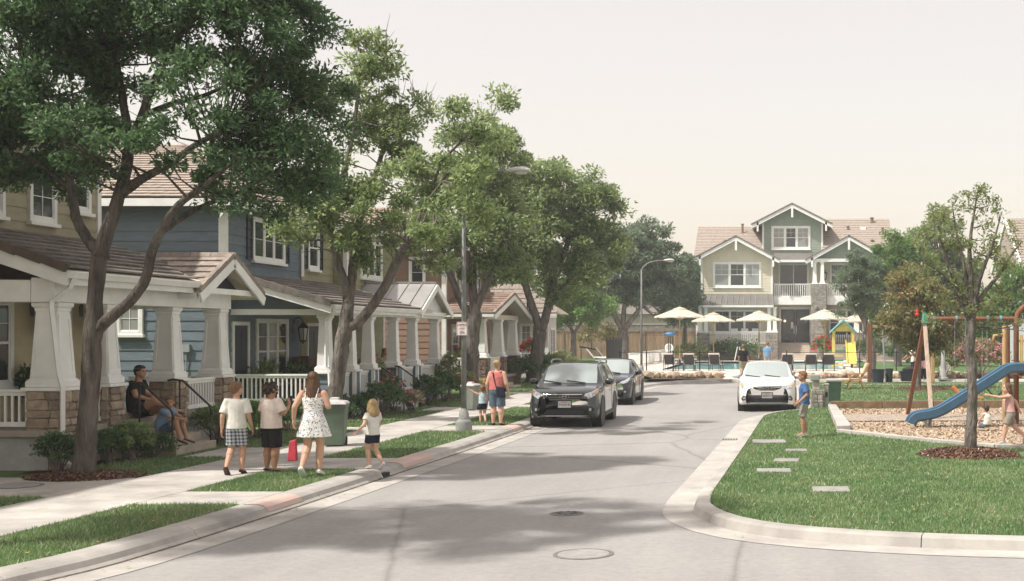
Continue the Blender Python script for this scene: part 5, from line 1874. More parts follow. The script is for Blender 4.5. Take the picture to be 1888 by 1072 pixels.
# second street tree, before the blue house
B2 = (-11.46, 32.00, 0.14)
tree('street_tree', 'grey-barked forked tree in front of the blue house', (B2[0], B2[1], G),
     [([(B2[0], B2[1], G), (-11.41, 32.00, 0.98), (-11.30, 32.00, 1.81), (-11.19, 32.00, 2.51), (-11.10, 32.00, 3.20)], [.2, .19, .18, .2, .15]),
      ([(-11.13, 32.00, 2.58), (-10.80, 32.00, 2.76), (-10.26, 31.90, 3.41), (-9.84, 31.80, 4.17), (-9.33, 31.20, 4.75), (-8.59, 30.40, 5.55), (-7.85, 29.60, 6.37)], [.14, .13, .12, .105, .09, .06, .03]),
      ([(-11.10, 32.00, 3.13), (-11.02, 32.00, 3.76), (-10.97, 32.10, 4.46), (-10.93, 32.30, 5.32), (-10.57, 32.40, 6.45), (-10.24, 32.50, 7.60), (-10.03, 32.50, 8.30)], [.14, .13, .11, .09, .07, .05, .02]),
      ([(-11.13, 32.00, 3.27), (-11.17, 31.80, 3.89), (-11.33, 31.70, 4.51), (-11.38, 31.60, 5.39), (-10.96, 31.50, 6.75), (-10.65, 31.40, 8.38), (-10.58, 31.40, 9.61)], [.11, .1, .09, .08, .065, .045, .02]),
      ([(-8.59, 30.40, 5.55), (-8.22, 30.00, 6.42), (-7.64, 29.80, 7.04), (-7.16, 30.50, 7.74)], [.05, .04, .03, .02])],
     [((-10.72, 31.40, 9.33), (.85, 1.0, .85), .8), ((-10.96, 31.50, 7.99), (.75, 1.0, .85), .8), ((-11.50, 31.50, 6.21), (1.0, 1.1, 1.0)), ((-10.75, 31.70, 5.40), (1.3, 1.2, .85)), ((-9.71, 31.90, 6.39), (.9, 1.0, .7)),
      ((-9.86, 32.40, 8.28), (.85, .9, .7), .85), ((-10.36, 32.20, 7.41), (.8, .9, .7), .8), ((-9.34, 31.60, 7.18), (.7, .8, .6), .8), ((-10.37, 31.80, 9.01), (.6, .7, .5), .7), ((-8.46, 30.40, 6.21), (.95, 1.0, .8)), ((-7.46, 29.60, 7.14), (.95, .9, .65), .8), ((-7.26, 31.50, 8.12), (.5, .6, .45), .7), ((-7.60, 28.90, 5.21), (1.05, .8, .6)), ((-7.39, 28.80, 6.01), (.85, .7, .5), .9), ((-12.21, 31.90, 5.14), (.8, .9, .5)), ((-10.36, 32.20, 4.47), (1.0, .8, .35), .6), ((-8.88, 31.90, 4.59), (.7, .8, .4), .8)],
     4.4, 205, .135, .42, M_L_MID, M_BARK2, group='street trees', bare=26)

# third street tree, behind the near lamp post
B3 = (-11.56, 46.50, 0.13)
tree('street_tree', 'forked tree behind the near lamp post by the brown house', (B3[0], B3[1], G),
     [([(B3[0], B3[1], G), (-11.54, 46.50, 1.11), (-11.50, 46.50, 2.12), (-11.44, 46.50, 2.92), (-11.40, 46.50, 3.53)], [.3, .27, .26, .27, .2]),
      ([(-11.44, 46.50, 2.82), (-11.86, 46.40, 3.53), (-12.16, 46.30, 4.33), (-12.55, 46.20, 5.33), (-12.80, 46.00, 6.72)], [.17, .15, .13, .11, .04]),
      ([(-11.40, 46.50, 3.33), (-11.55, 46.60, 4.75), (-11.37, 46.70, 6.38), (-11.09, 46.80, 8.22)], [.17, .14, .11, .04]),
      ([(-11.38, 46.50, 3.29), (-11.02, 46.50, 4.14), (-10.41, 46.50, 5.35), (-9.91, 46.50, 6.77)], [.15, .12, .09, .04])],
     [((-11.35, 46.60, 8.80), (1.6, 1.6, 1.5), .85), ((-12.28, 46.30, 6.75), (1.6, 1.5, 1.3)), ((-10.74, 46.60, 6.37), (1.8, 1.6, 1.3)), ((-10.38, 46.80, 8.63), (1.1, 1.1, 1.2), .8), ((-13.06, 46.20, 5.73), (.9, 1.0, .8)), ((-9.91, 46.50, 5.15), (1.2, 1.2, .7)), ((-11.65, 47.00, 4.77), (1.5, 1.2, .5), .7)],
     2.5, 205, .18, .54, M_L_MID, M_BARK2, group='street trees', bare=8)

# fourth street tree, beside the parked cars
B4 = (-11.40, 57.50, 0.13)
tree('street_tree', 'tree with double trunk beside the parked dark cars', (B4[0], B4[1], G),
     [([(B4[0], B4[1], G), (-11.30, 57.50, 1.03), (-11.18, 57.50, 1.78), (-11.10, 57.50, 2.53)], [.33, .3, .3, .3]),
      ([(-11.10, 57.50, 2.40), (-11.36, 57.40, 3.40), (-11.69, 57.20, 4.52), (-12.14, 57.00, 6.00), (-12.64, 57.00, 7.73)], [.2, .18, .16, .13, .05]),
      ([(-11.07, 57.50, 2.48), (-10.75, 57.50, 3.53), (-10.52, 57.60, 4.78), (-9.78, 57.70, 6.79), (-9.05, 57.80, 8.31)], [.22, .19, .16, .12, .04]),
      ([(-10.70, 57.50, 3.53), (-10.25, 57.50, 4.28), (-9.23, 57.40, 5.52), (-8.24, 57.40, 7.02)], [.12, .1, .08, .03])],
     [((-11.90, 57.00, 8.48), (2.0, 2.0, 2.0), .9), ((-10.03, 57.70, 8.80), (2.0, 2.0, 1.6), .85), ((-8.80, 57.80, 8.06), (1.4, 1.5, 1.6), .85), ((-10.48, 57.40, 6.52), (2.6, 2.2, 1.5)), ((-8.26, 57.60, 6.04), (1.2, 1.4, 1.4)), ((-12.39, 57.00, 6.00), (1.4, 1.4, 1.2)), ((-9.73, 57.40, 4.78), (1.6, 1.5, .7), .8)],
     1.65, 215, .21, .68, M_L_MID, M_BARK2, group='street trees', bare=6)

# a neighbour to the left whose shade lies across the road
tree('street_tree', 'street tree standing left of the picture, shading the road', (-10.6, 12.6, G),
     [([(-10.6, 12.6, G), (-10.6, 12.6, 2), (-10.5, 12.7, 4.2)], [.2, .18, .15]), ([(-10.5, 12.7, 4.1), (-9.6, 13.2, 6), (-8, 13.8, 7.6)], [.12, .09, .04]), ([(-10.5, 12.7, 4.1), (-11.4, 12.4, 6), (-12, 12.2, 8)], [.12, .09, .04])],
     [((-9.6, 13.4, 7.6), (1.7, 1.9, 1.0)), ((-11.6, 12.6, 8.0), (1.6, 1.8, 1.3)), ((-8.2, 14.2, 7.9), (1.5, 1.6, .9)), ((-8.4, 12.4, 8.4), (1.5, 1.6, .9)), ((-6.9, 13.6, 8.6), (1.3, 1.6, .8))],
     2.9, 200, .14, .5, M_L_DARK, M_BARK, group='street trees')

# park trees
tree('park_tree', 'small round-headed tree on the lawn before the plank fence', (*(-14.99, 90.00, 0.29)[:2], G),
     [([(*(-14.99, 90.00, 0.29)[:2], G), (-14.99, 90.00, 1.38), (-14.95, 90.00, 2.48)], [.25, .2, .18]), ([(-14.95, 90.00, 2.36), (-15.46, 90.00, 3.34), (-16.04, 90.00, 4.51)], [.12, .1, .04]), ([(-14.95, 90.00, 2.36), (-14.28, 90.00, 3.34), (-13.70, 90.00, 4.51)], [.12, .1, .04])],
     [((-14.87, 90.00, 4.51), (2.3, 2.2, 1.6)), ((-16.43, 90.00, 4.12), (1.4, 1.4, 1.2)), ((-13.30, 90.00, 4.32), (1.3, 1.4, 1.3)), ((-14.95, 90.50, 5.90), (1.8, 1.6, 1.0))],
     1.5, 200, .27, .7, M_L_BRIGHT, M_BARK2)
tree('park_tree', 'tall spreading tree with three trunks behind the iron gate', (*(-12.61, 100.00, 0.22)[:2], G),
     [([(*(-12.61, 100.00, 0.22)[:2], G), (-12.65, 100.00, 1.48), (-12.70, 100.00, 2.57)], [.5, .45, .42]), ([(-12.70, 100.00, 2.48), (-13.26, 100.00, 3.65), (-13.83, 100.00, 5.18), (-14.35, 100.00, 7.35)], [.26, .22, .18, .06]), ([(-12.70, 100.00, 2.48), (-12.61, 100.00, 3.87), (-12.39, 100.00, 5.61), (-11.74, 100.00, 8.65)], [.24, .2, .16, .06]), ([(-12.65, 100.00, 2.48), (-11.83, 100.00, 3.65), (-10.87, 100.00, 4.96), (-9.57, 100.00, 7.35)], [.24, .2, .15, .06])],
     [((-11.74, 100.00, 8.65), (3.0, 2.6, 2.2)), ((-13.91, 100.00, 7.35), (2.0, 2.2, 2.4)), ((-9.61, 100.50, 7.37), (2.2, 2.2, 2.6)), ((-8.34, 101.00, 5.64), (1.6, 1.8, 1.8)), ((-10.87, 100.00, 10.39), (1.8, 1.8, .9), .6), ((-12.61, 100.00, 10.39), (1.3, 1.3, .8), .6), ((-8.78, 101.00, 3.89), (1.3, 1.4, 1.0)), ((-11.80, 100.50, 5.63), (2.4, 1.8, 1.0), .8)],
     1.05, 230, .32, .85, M_L_BLUE, M_BARK2, bare=6)
tree('park_tree', 'pale green tree at the left corner of the club house', (*(-7.97, 103.00, 0.15)[:2], G),
     [([(*(-7.97, 103.00, 0.15)[:2], G), (-7.97, 103.00, 2.12), (-7.93, 103.00, 3.47)], [.22, .18, .12]), ([(-7.93, 103.00, 3.38), (-8.15, 103.00, 4.81), (-8.28, 103.00, 5.70)], [.1, .07, .03])],
     [((-7.97, 103.00, 4.14), (1.3, 1.3, 1.5)), ((-8.28, 103.00, 5.26), (1.0, 1.0, 1.0))], 1.8, 170, .3, .6, M_L_LITE, M_BARK2)
tree('background_tree', 'dark tree top rising behind the club house on its left', (*(-9.02, 128.00, 0.09)[:2], G),
     [([(*(-9.02, 128.00, 0.09)[:2], G), (-9.02, 128.00, 5.37)], [.3, .2])], [((-9.18, 128.00, 7.04), (2.2, 2, 3.0)), ((-8.35, 128.00, 6.21), (1.8, 1.8, 2.0))], 1.0, 150, .45, .9, M_L_DARK, M_BARK2, twigs=False)
tree('park_tree', 'dark feathery pine in front of the club house right wing', (*(5.02, 70.00, 0.17)[:2], G),
     [([(*(5.02, 70.00, 0.17)[:2], G), (5.08, 70.00, 1.32), (4.87, 70.00, 2.54), (4.41, 70.00, 4.06)], [.3, .26, .2, .1]), ([(4.93, 70.00, 2.39), (4.57, 70.00, 3.15), (3.80, 70.00, 4.37)], [.12, .09, .03])],
     [((4.02, 70.00, 5.28), (.95, 1.3, 1.2)), ((4.57, 70.00, 6.19), (.95, 1.2, 1.0)), ((3.59, 70.00, 3.91), (.6, .9, .5)), ((5.33, 70.00, 4.98), (1.0, 1.3, 1.1)), ((4.87, 70.00, 3.76), (.9, 1.0, .6))],
     3.8, 230, .19, .42, M_L_BLUE, M_BARK2, aspect=.2)
tree('park_tree', 'bright green bushy tree right of the club house', (*(7.85, 84.00, 0.29)[:2], G),
     [([(*(7.85, 84.00, 0.29)[:2], G), (7.85, 84.00, 2.19), (7.85, 84.00, 4.01)], [.25, .2, .12]), ([(7.85, 84.00, 3.65), (6.94, 84.00, 5.11), (6.57, 84.00, 6.57)], [.1, .08, .04]), ([(7.85, 84.00, 3.65), (8.77, 84.00, 5.11), (9.13, 84.00, 6.94)], [.1, .08, .04])],
     [((7.30, 84.00, 6.57), (1.7, 1.7, 1.8)), ((6.76, 84.00, 4.38), (1.5, 1.6, 1.4)), ((8.77, 84.00, 6.94), (1.6, 1.6, 1.8)), ((7.85, 84.00, 8.21), (1.3, 1.4, .9), .7), ((6.76, 84.00, 2.92), (1.0, 1.1, .6))],
     1.7, 220, .26, .68, M_L_BRIGHT, M_BARK2)
tree('park_tree', 'small tree with reddish turning leaves beside the swing frame', (*(5.64, 51.50, 0.15)[:2], G),
     [([(*(5.64, 51.50, 0.15)[:2], G), (5.67, 51.50, 1.18), (5.69, 51.50, 2.08), (5.73, 51.50, 3.64)], [.14, .12, .1, .05]), ([(5.69, 51.50, 1.85), (5.15, 51.50, 2.97), (4.81, 51.50, 4.09)], [.06, .05, .02]), ([(5.69, 51.50, 1.85), (6.27, 51.50, 2.97), (6.61, 51.50, 4.32)], [.06, .05, .02])],
     [((5.60, 51.50, 4.09), (1.1, 1.2, 1.2)), ((5.04, 51.50, 2.97), (1.0, 1.1, .9)), ((6.38, 51.50, 2.97), (.95, 1.1, 1.0)), ((5.82, 51.50, 2.30), (1.2, 1.2, .7)), ((6.83, 51.50, 2.30), (.7, .8, .6)), ((4.93, 51.50, 4.76), (.5, .6, .4), .7)],
     4.8, 150, .17, .42, M_L_RED, M_BARK2)
# young sparse tree in the right foreground
B11 = (3.64, 23.90, 0.15)
tree('young_tree', 'slender young tree with sparse pale leaves in the mulch ring', (B11[0], B11[1], G),
     [([(B11[0], B11[1], G + .05), (3.66, 23.90, 0.94), (3.66, 23.90, 1.67), (3.62, 23.90, 2.19), (3.67, 23.90, 2.60), (3.64, 23.90, 2.76)], [.108, .1, .095, .1, .09, .085]),
      ([(3.64, 23.90, 2.71), (3.45, 23.90, 3.23), (3.24, 23.85, 3.64), (3.08, 23.80, 4.16), (2.95, 23.80, 4.57)], [.06, .048, .036, .026, .01]),
      ([(3.65, 23.90, 2.71), (3.64, 23.90, 3.44), (3.62, 23.95, 4.06), (3.70, 24.00, 4.69), (3.79, 24.00, 5.21)], [.07, .055, .04, .026, .008]),
      ([(3.65, 23.90, 3.02), (3.50, 24.00, 3.86), (3.37, 24.10, 4.49), (3.30, 24.10, 5.02)], [.04, .03, .02, .008]),
      ([(3.67, 23.90, 2.81), (3.91, 24.00, 3.23), (4.19, 24.10, 3.55), (4.47, 24.20, 3.97), (4.68, 24.20, 4.24)], [.055, .045, .035, .022, .01]),
      ([(3.66, 23.90, 2.60), (3.78, 23.80, 3.43), (4.02, 23.70, 4.15), (4.20, 23.70, 4.77)], [.05, .04, .028, .008]),
      ([(3.64, 23.90, 2.09), (3.43, 23.90, 2.40), (3.26, 23.80, 2.60)], [.03, .022, .01]),
      ([(3.63, 23.90, 2.60), (3.21, 23.80, 3.43), (2.83, 23.70, 3.74), (2.68, 23.70, 3.79)], [.03, .024, .016, .008])],
     [((3.23, 24.00, 4.80), (.4, .5, .38), .9), ((3.76, 24.00, 4.90), (.45, .5, .4), .8), ((2.95, 23.80, 4.26), (.45, .5, .4), .9), ((4.09, 23.80, 4.57), (.35, .4, .35), .8), ((3.65, 24.00, 4.07), (.6, .6, .4), .8), ((2.74, 23.80, 3.74), (.3, .4, .35), .9), ((3.10, 23.80, 3.33), (.45, .5, .4), .8), ((4.28, 24.00, 3.86), (.4, .5, .35), .8),
      ((4.63, 24.20, 4.29), (.25, .4, .3), .9), ((4.07, 24.00, 3.23), (.45, .5, .35), .7), ((3.64, 23.90, 3.02), (.5, .5, .3), .7), ((4.28, 24.00, 2.71), (.35, .4, .25), .8), ((3.05, 23.80, 2.71), (.35, .4, .25), .6), ((3.79, 24.00, 5.21), (.12, .15, .12), 3)],
     42, 36, .078, .17, M_L_LITE, M_BARK2, shell=.2)
tree('background_tree', 'green tree in front of the pale blue house at the right edge', (*(13.37, 75.00, 0.65)[:2], G),
     [([(*(13.37, 75.00, 0.65)[:2], G), (13.37, 75.00, 2.87), (13.37, 75.00, 4.18)], [.2, .16, .1])],
     [((13.21, 75.00, 3.85), (1.6, 1.5, 1.3)), ((14.51, 75.00, 4.83), (1.6, 1.5, 1.5)), ((12.39, 75.00, 2.87), (1.2, 1.2, .9)), ((14.54, 76.00, 6.18), (1.0, 1.0, .8))], 1.8, 190, .25, .65, M_L_BRIGHT, M_BARK2)
tree('background_tree', 'grey green tree behind the young tree on the right', (*(12.65, 97.00, 0.46)[:2], G),
     [([(*(12.65, 97.00, 0.46)[:2], G), (12.65, 97.00, 2.99), (12.65, 97.00, 5.52)], [.3, .22, .14])],
     [((12.23, 97.00, 9.31), (2.0, 2, 2.0)), ((13.50, 97.00, 6.78), (2.2, 2, 2.2)), ((11.18, 97.00, 6.36), (1.8, 2, 2.0)), ((12.44, 97.00, 11.42), (1.2, 1.2, .9)), ((15.18, 97.00, 4.67), (2.2, 1.8, 1.8)), ((13.92, 97.00, 3.41), (2.4, 1.5, 1.3)), ((11.06, 96.00, 3.40), (2.0, 1.5, 1.4)), ((16.66, 97.00, 3.41), (1.8, 1.5, 1.2))], 1.0, 210, .33, .85, M_L_MID, M_BARK2)
tree('background_tree', 'tree crown behind the white house roof', (*(-21.07, 95.00, 0.91)[:2], G),
     [([(*(-21.07, 95.00, 0.91)[:2], G), (-21.07, 95.00, 4.63)], [.3, .2])], [((-21.07, 95.00, 5.45), (2.5, 2, 2.2)), ((-18.75, 98.00, 4.70), (2.2, 2, 2.0))], .9, 170, .34, .85, M_L_MID, M_BARK2, twigs=False)

for (xx, yy, hh, mm, lb) in ((27.0, 100, 6.5, M_L_MID, 'tall tree beyond the right fence'), (33, 92, 5.5, M_L_BRIGHT, 'bushy tree right of the pale blue house'), (-33, 104, 6, M_L_MID, 'tree behind the white house at the park edge')):
    tree('background_tree', lb, (xx, yy, G), [([(xx, yy, G), (xx, yy, hh * .5), (xx, yy, hh * .8)], [.3, .22, .12])], [((xx, yy, hh * .8), (3.0, 2.6, hh * .38)), ((xx + 2, yy, hh * .6), (2.2, 2.0, hh * .28)), ((xx - 2, yy, hh * .65), (2.2, 2.0, hh * .28))], .8, 170, .36, .9, mm, M_BARK2, twigs=False)


def shrub(name, label, c, r, n, size, m, group=None, flowers=None, cat='shrub', spr=.16):
    """dense low bush of leaves on short stems, optional blossoms"""
    c = np.array(c, float)
    t = thing(name, label, cat, (c[0], c[1], G), group)
    base = np.array([c[0], c[1], G])
    k = max(10, int(n / 40))
    d = RNG.normal(0, 1, (k, 3)); d /= np.linalg.norm(d, axis=1)[:, None]; d[:, 2] = np.abs(d[:, 2])
    C = c + d * (RNG.uniform(.45, 1, k) ** .5)[:, None] * np.array(r)
    st = MB()
    for q in C[::3]:
        st.tube([base + RNG.normal(0, .05, 3) * np.array([1, 1, 0]), (base + q) / 2 + RNG.normal(0, .04, 3), q], [.012, .009, .004], 4, cap=False)
    st.build('stems', M_BARK2, t)
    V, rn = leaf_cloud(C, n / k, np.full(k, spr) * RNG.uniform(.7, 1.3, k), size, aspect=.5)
    V[:, :, 2] = np.maximum(V[:, :, 2], G + .01)
    o = bpy.data.objects.new('foliage', fast_mesh('foliage', V - base, 4, m, rn))
    reg(o, t, Vector(base))
    if flowers:
        mf, nf, sf = flowers
        d = RNG.normal(0, 1, (nf, 3)); d /= np.linalg.norm(d, axis=1)[:, None]; d[:, 2] = np.abs(d[:, 2]); d[:, 1] = -np.abs(d[:, 1])
        C2 = c + d * np.array(r) * RNG.uniform(.95, 1.15, nf)[:, None]
        V, rn = leaf_cloud(C2, 7, np.full(nf, sf), sf * 1.1, aspect=.8)
        o = bpy.data.objects.new('blossoms', fast_mesh('blossoms', V - base, 4, mf, rn))
        reg(o, t, Vector(base))
    return t


M_F_PINK = leaf_mat('pink petal', (0.55, 0.12, 0.22), (0.8, 0.42, 0.5), .2)
M_F_RED = leaf_mat('red petal', (0.5, 0.03, 0.03), (0.75, 0.1, 0.08), .2)
M_F_WHITE = leaf_mat('white petal', (0.7, 0.65, 0.62), (0.85, 0.82, 0.78), .2)
M_F_ORANGE = leaf_mat('orange petal', (0.45, 0.2, 0.04), (0.7, 0.4, 0.1), .2)
M_L_SHRUB = leaf_mat('glossy shrub leaf', (0.022, 0.06, 0.022), (0.1, 0.185, 0.065), .3)
SH = [
    ('shrub', 'round dark bush under the first stone pier', (-12.0, 20.75, .42), (.42, .4, .38), 1600, .07, M_L_SHRUB, None),
    ('shrub', 'leafy bush left of the tree trunk by the downspout', (-11.9, 22.0, .38), (.35, .4, .35), 1300, .07, M_L_SHRUB, None),
    ('shrub', 'leafy bush right of the big tree trunk', (-11.75, 22.55, .45), (.38, .45, .4), 1700, .075, M_L_MID, None),
    ('shrub', 'low bush beside the porch steps handrail', (-11.65, 23.1, .33), (.4, .3, .28), 1300, .07, M_L_SHRUB, None),
    ('shrub', 'bush behind the right handrail of the stone porch', (-11.75, 26.0, .5), (.45, .6, .45), 1900, .075, M_L_MID, None),
    ('shrub', 'bright leafy bush behind the boy in plaid shorts', (-11.5, 27.4, .5), (.45, .6, .5), 1900, .08, M_L_BRIGHT, None),
    ('shrub', 'bush behind the two boys before the white railing', (-11.6, 29.3, .45), (.4, .7, .45), 1700, .08, M_L_BRIGHT, None),
    ('shrub', 'dark shrub under the blue house porch railing', (-11.6, 33.6, .4), (.4, .7, .38), 1500, .09, M_L_SHRUB, None),
    ('shrub', 'broad green shrub right of the green wheelie bin', (-11.2, 35.0, .55), (.5, .8, .55), 2200, .09, M_L_SHRUB, None),
    ('flowering_shrub', 'pink flowering azalea by the blue house steps', (-11.3, 36.3, .62), (.42, .5, .55), 1300, .08, M_L_SHRUB, (M_F_PINK, 42, .05)),
    ('flowering_shrub', 'pale pink blossom bush in front of the steps', (-10.6, 35.9, .45), (.35, .35, .35), 800, .08, M_L_MID, (M_F_PINK, 30, .045)),
    ('shrub', 'rounded dark shrub beside the handrail of the olive porch', (-11.2, 39.6, .55), (.5, .7, .5), 1900, .1, M_L_SHRUB, None),
    ('shrub', 'second dark shrub along the olive porch', (-11.2, 41.5, .6), (.5, .8, .55), 1900, .1, M_L_SHRUB, None),
    ('flowering_shrub', 'red flowers at the foot of the last olive porch column', (-11.4, 44.6, .6), (.5, .6, .5), 1200, .1, M_L_MID, (M_F_RED, 34, .06)),
    ('shrub', 'tall loose white-flowered bush at the gable column', (-11.5, 43.2, 1.0), (.35, .4, .75), 1300, .1, M_L_LITE, (M_F_WHITE, 20, .05)),
    ('flowering_shrub', 'round orange-brown bush near the brown house walk', (-10.7, 45.6, .42), (.4, .45, .35), 900, .09, M_L_MID, (M_F_ORANGE, 40, .06)),
    ('shrub', 'long green hedge behind the street trees', (-11.3, 58.8, .75), (1.0, 1.6, .65), 3000, .13, M_L_SHRUB, None),
    ('shrub', 'yellow-green hedge left of the green park bin', (-11.2, 62.2, .75), (1.2, 1.0, .65), 2600, .13, M_L_LITE, None),
    ('shrub', 'dark hedge beside the brown house porch', (-12.0, 56.8, .65), (.9, .9, .6), 2200, .13, M_L_SHRUB, None),
    ('flowering_shrub', 'red bougainvillea before the white house', (-12.3, 61.5, 1.5), (.5, .6, .6), 900, .13, M_L_MID, (M_F_RED, 40, .09)),
    ('flowering_shrub', 'red and pink flower mound right of the club house steps', (3.3, 98.9, 1.0), (.8, .8, 1.1), 1500, .2, M_L_BRIGHT, (M_F_RED, 60, .12)),
    ('shrub', 'long green hedge under the club house porch railing', (-3.8, 102.0, .8), (2.6, .6, .75), 3000, .2, M_L_SHRUB, None),
    ('shrub', 'yellow-green planting at the left of the club house', (-7.2, 100.5, .8), (1.4, .9, .7), 1800, .2, M_L_LITE, None),
    ('shrub', 'green shrubs below the club house right porch', (7.0, 100.5, .9), (1.8, .8, .8), 2200, .2, M_L_SHRUB, None),
    ('shrub', 'dark clipped shrub behind the far swing frame', (9.4, 93.0, .8), (1.6, .8, .7), 2000, .2, M_L_SHRUB, None),
    ('shrub', 'bright round shrub in front of the right plank fence', (13.4, 84.0, 1.1), (1.3, 1.0, 1.0), 2400, .17, M_L_BRIGHT, None),
    ('shrub', 'leafy green shrub beside the grey park post', (8.2, 62.5, .8), (.75, .7, .9), 1900, .15, M_L_LITE, None),
    ('flowering_shrub', 'big pink flowering oleander behind the slide', (10.0, 62.8, 1.05), (1.4, .9, .95), 2600, .15, M_L_RED, (M_F_PINK, 110, .09)),
    ('shrub', 'grey green shrub behind the park lamp base', (10.4, 88.0, 1.2), (1.4, 1, 1.2), 2000, .2, M_L_BLUE, None),
    ('shrub', 'low shrub at the far left of the right park fence', (9.8, 96.5, 1.1), (1.2, 1, 1.0), 1600, .2, M_L_SHRUB, None),
    ('shrub', 'rusty young shrub in front of the plank fence', (-15.2, 103.0, 1.9), (1.8, 1.0, 1.4), 1700, .24, M_L_RED, None),
]
for s in SH:
    shrub(s[0], s[1], s[2], s[3], s[4], s[5], s[6], flowers=s[7], spr=max(.13, s[3][0] * .32))
# ------------------------------------------------------------------ cars


def crom(P, n):
    """Catmull-Rom resample along axis 0 of control array P (k, ...), n per span"""
    Q = np.concatenate([[2 * P[0] - P[1]], P, [2 * P[-1] - P[-2]]])
    out = []
    for i in range(1, len(Q) - 2):
        a, b_, c, d = Q[i - 1], Q[i], Q[i + 1], Q[i + 2]
        for k in range(n):
            t = k / n
            out.append(.5 * ((2 * b_) + (-a + c) * t + (2 * a - 5 * b_ + 4 * c - d) * t * t + (-a + 3 * b_ - 3 * c + d) * t ** 3))
    out.append(Q[-2])
    return np.array(out)


M_TYRE = M_RUBBER
M_RIM = mat('alloy rim', (0.55, 0.55, 0.56), 0.3, 0.05, 5, metal=0.8)
M_PLASTIC = mat('black plastic', (0.022, 0.022, 0.024), 0.5, 0.1, 20, spec=0.4)
M_CHROME = mat('chrome', (0.75, 0.75, 0.75), 0.12, 0.03, 5, metal=1.0)
M_HEADL = mat('headlamp lens', (0.55, 0.57, 0.58), 0.08, 0.25, 14, spec=0.9, col2=(0.12, 0.12, 0.13), coat=.5)
M_WIND = mat('windscreen', (0.33, 0.38, 0.37), 0.06, 0.04, 1.5, spec=0.9, coat=.6)  # pale grey-green base colour stands in for the sky's reflection
M_CARGL = mat('tinted car glass', (0.03, 0.035, 0.037), 0.05, 0.2, 2, spec=0.9)
M_AMBER = mat('amber lens', (0.7, 0.3, 0.08), 0.2, 0.1, 5)


def paint(name, col, metal=.3):
    return mat(name, col, 0.22, 0.04, 1.0, metal=metal, coat=.9, spec=.5)


def text_mesh(s, size, ext=.002):
    cu = bpy.data.curves.new('txt', 'FONT')
    cu.body = s; cu.size = size; cu.align_x = 'CENTER'; cu.align_y = 'CENTER'; cu.extrude = ext
    ob = bpy.data.objects.new('txt', cu)
    COL.objects.link(ob)
    dg = bpy.context.evaluated_depsgraph_get()
    me = bpy.data.meshes.new_from_object(ob.evaluated_get(dg))
    bpy.data.objects.remove(ob)
    return me


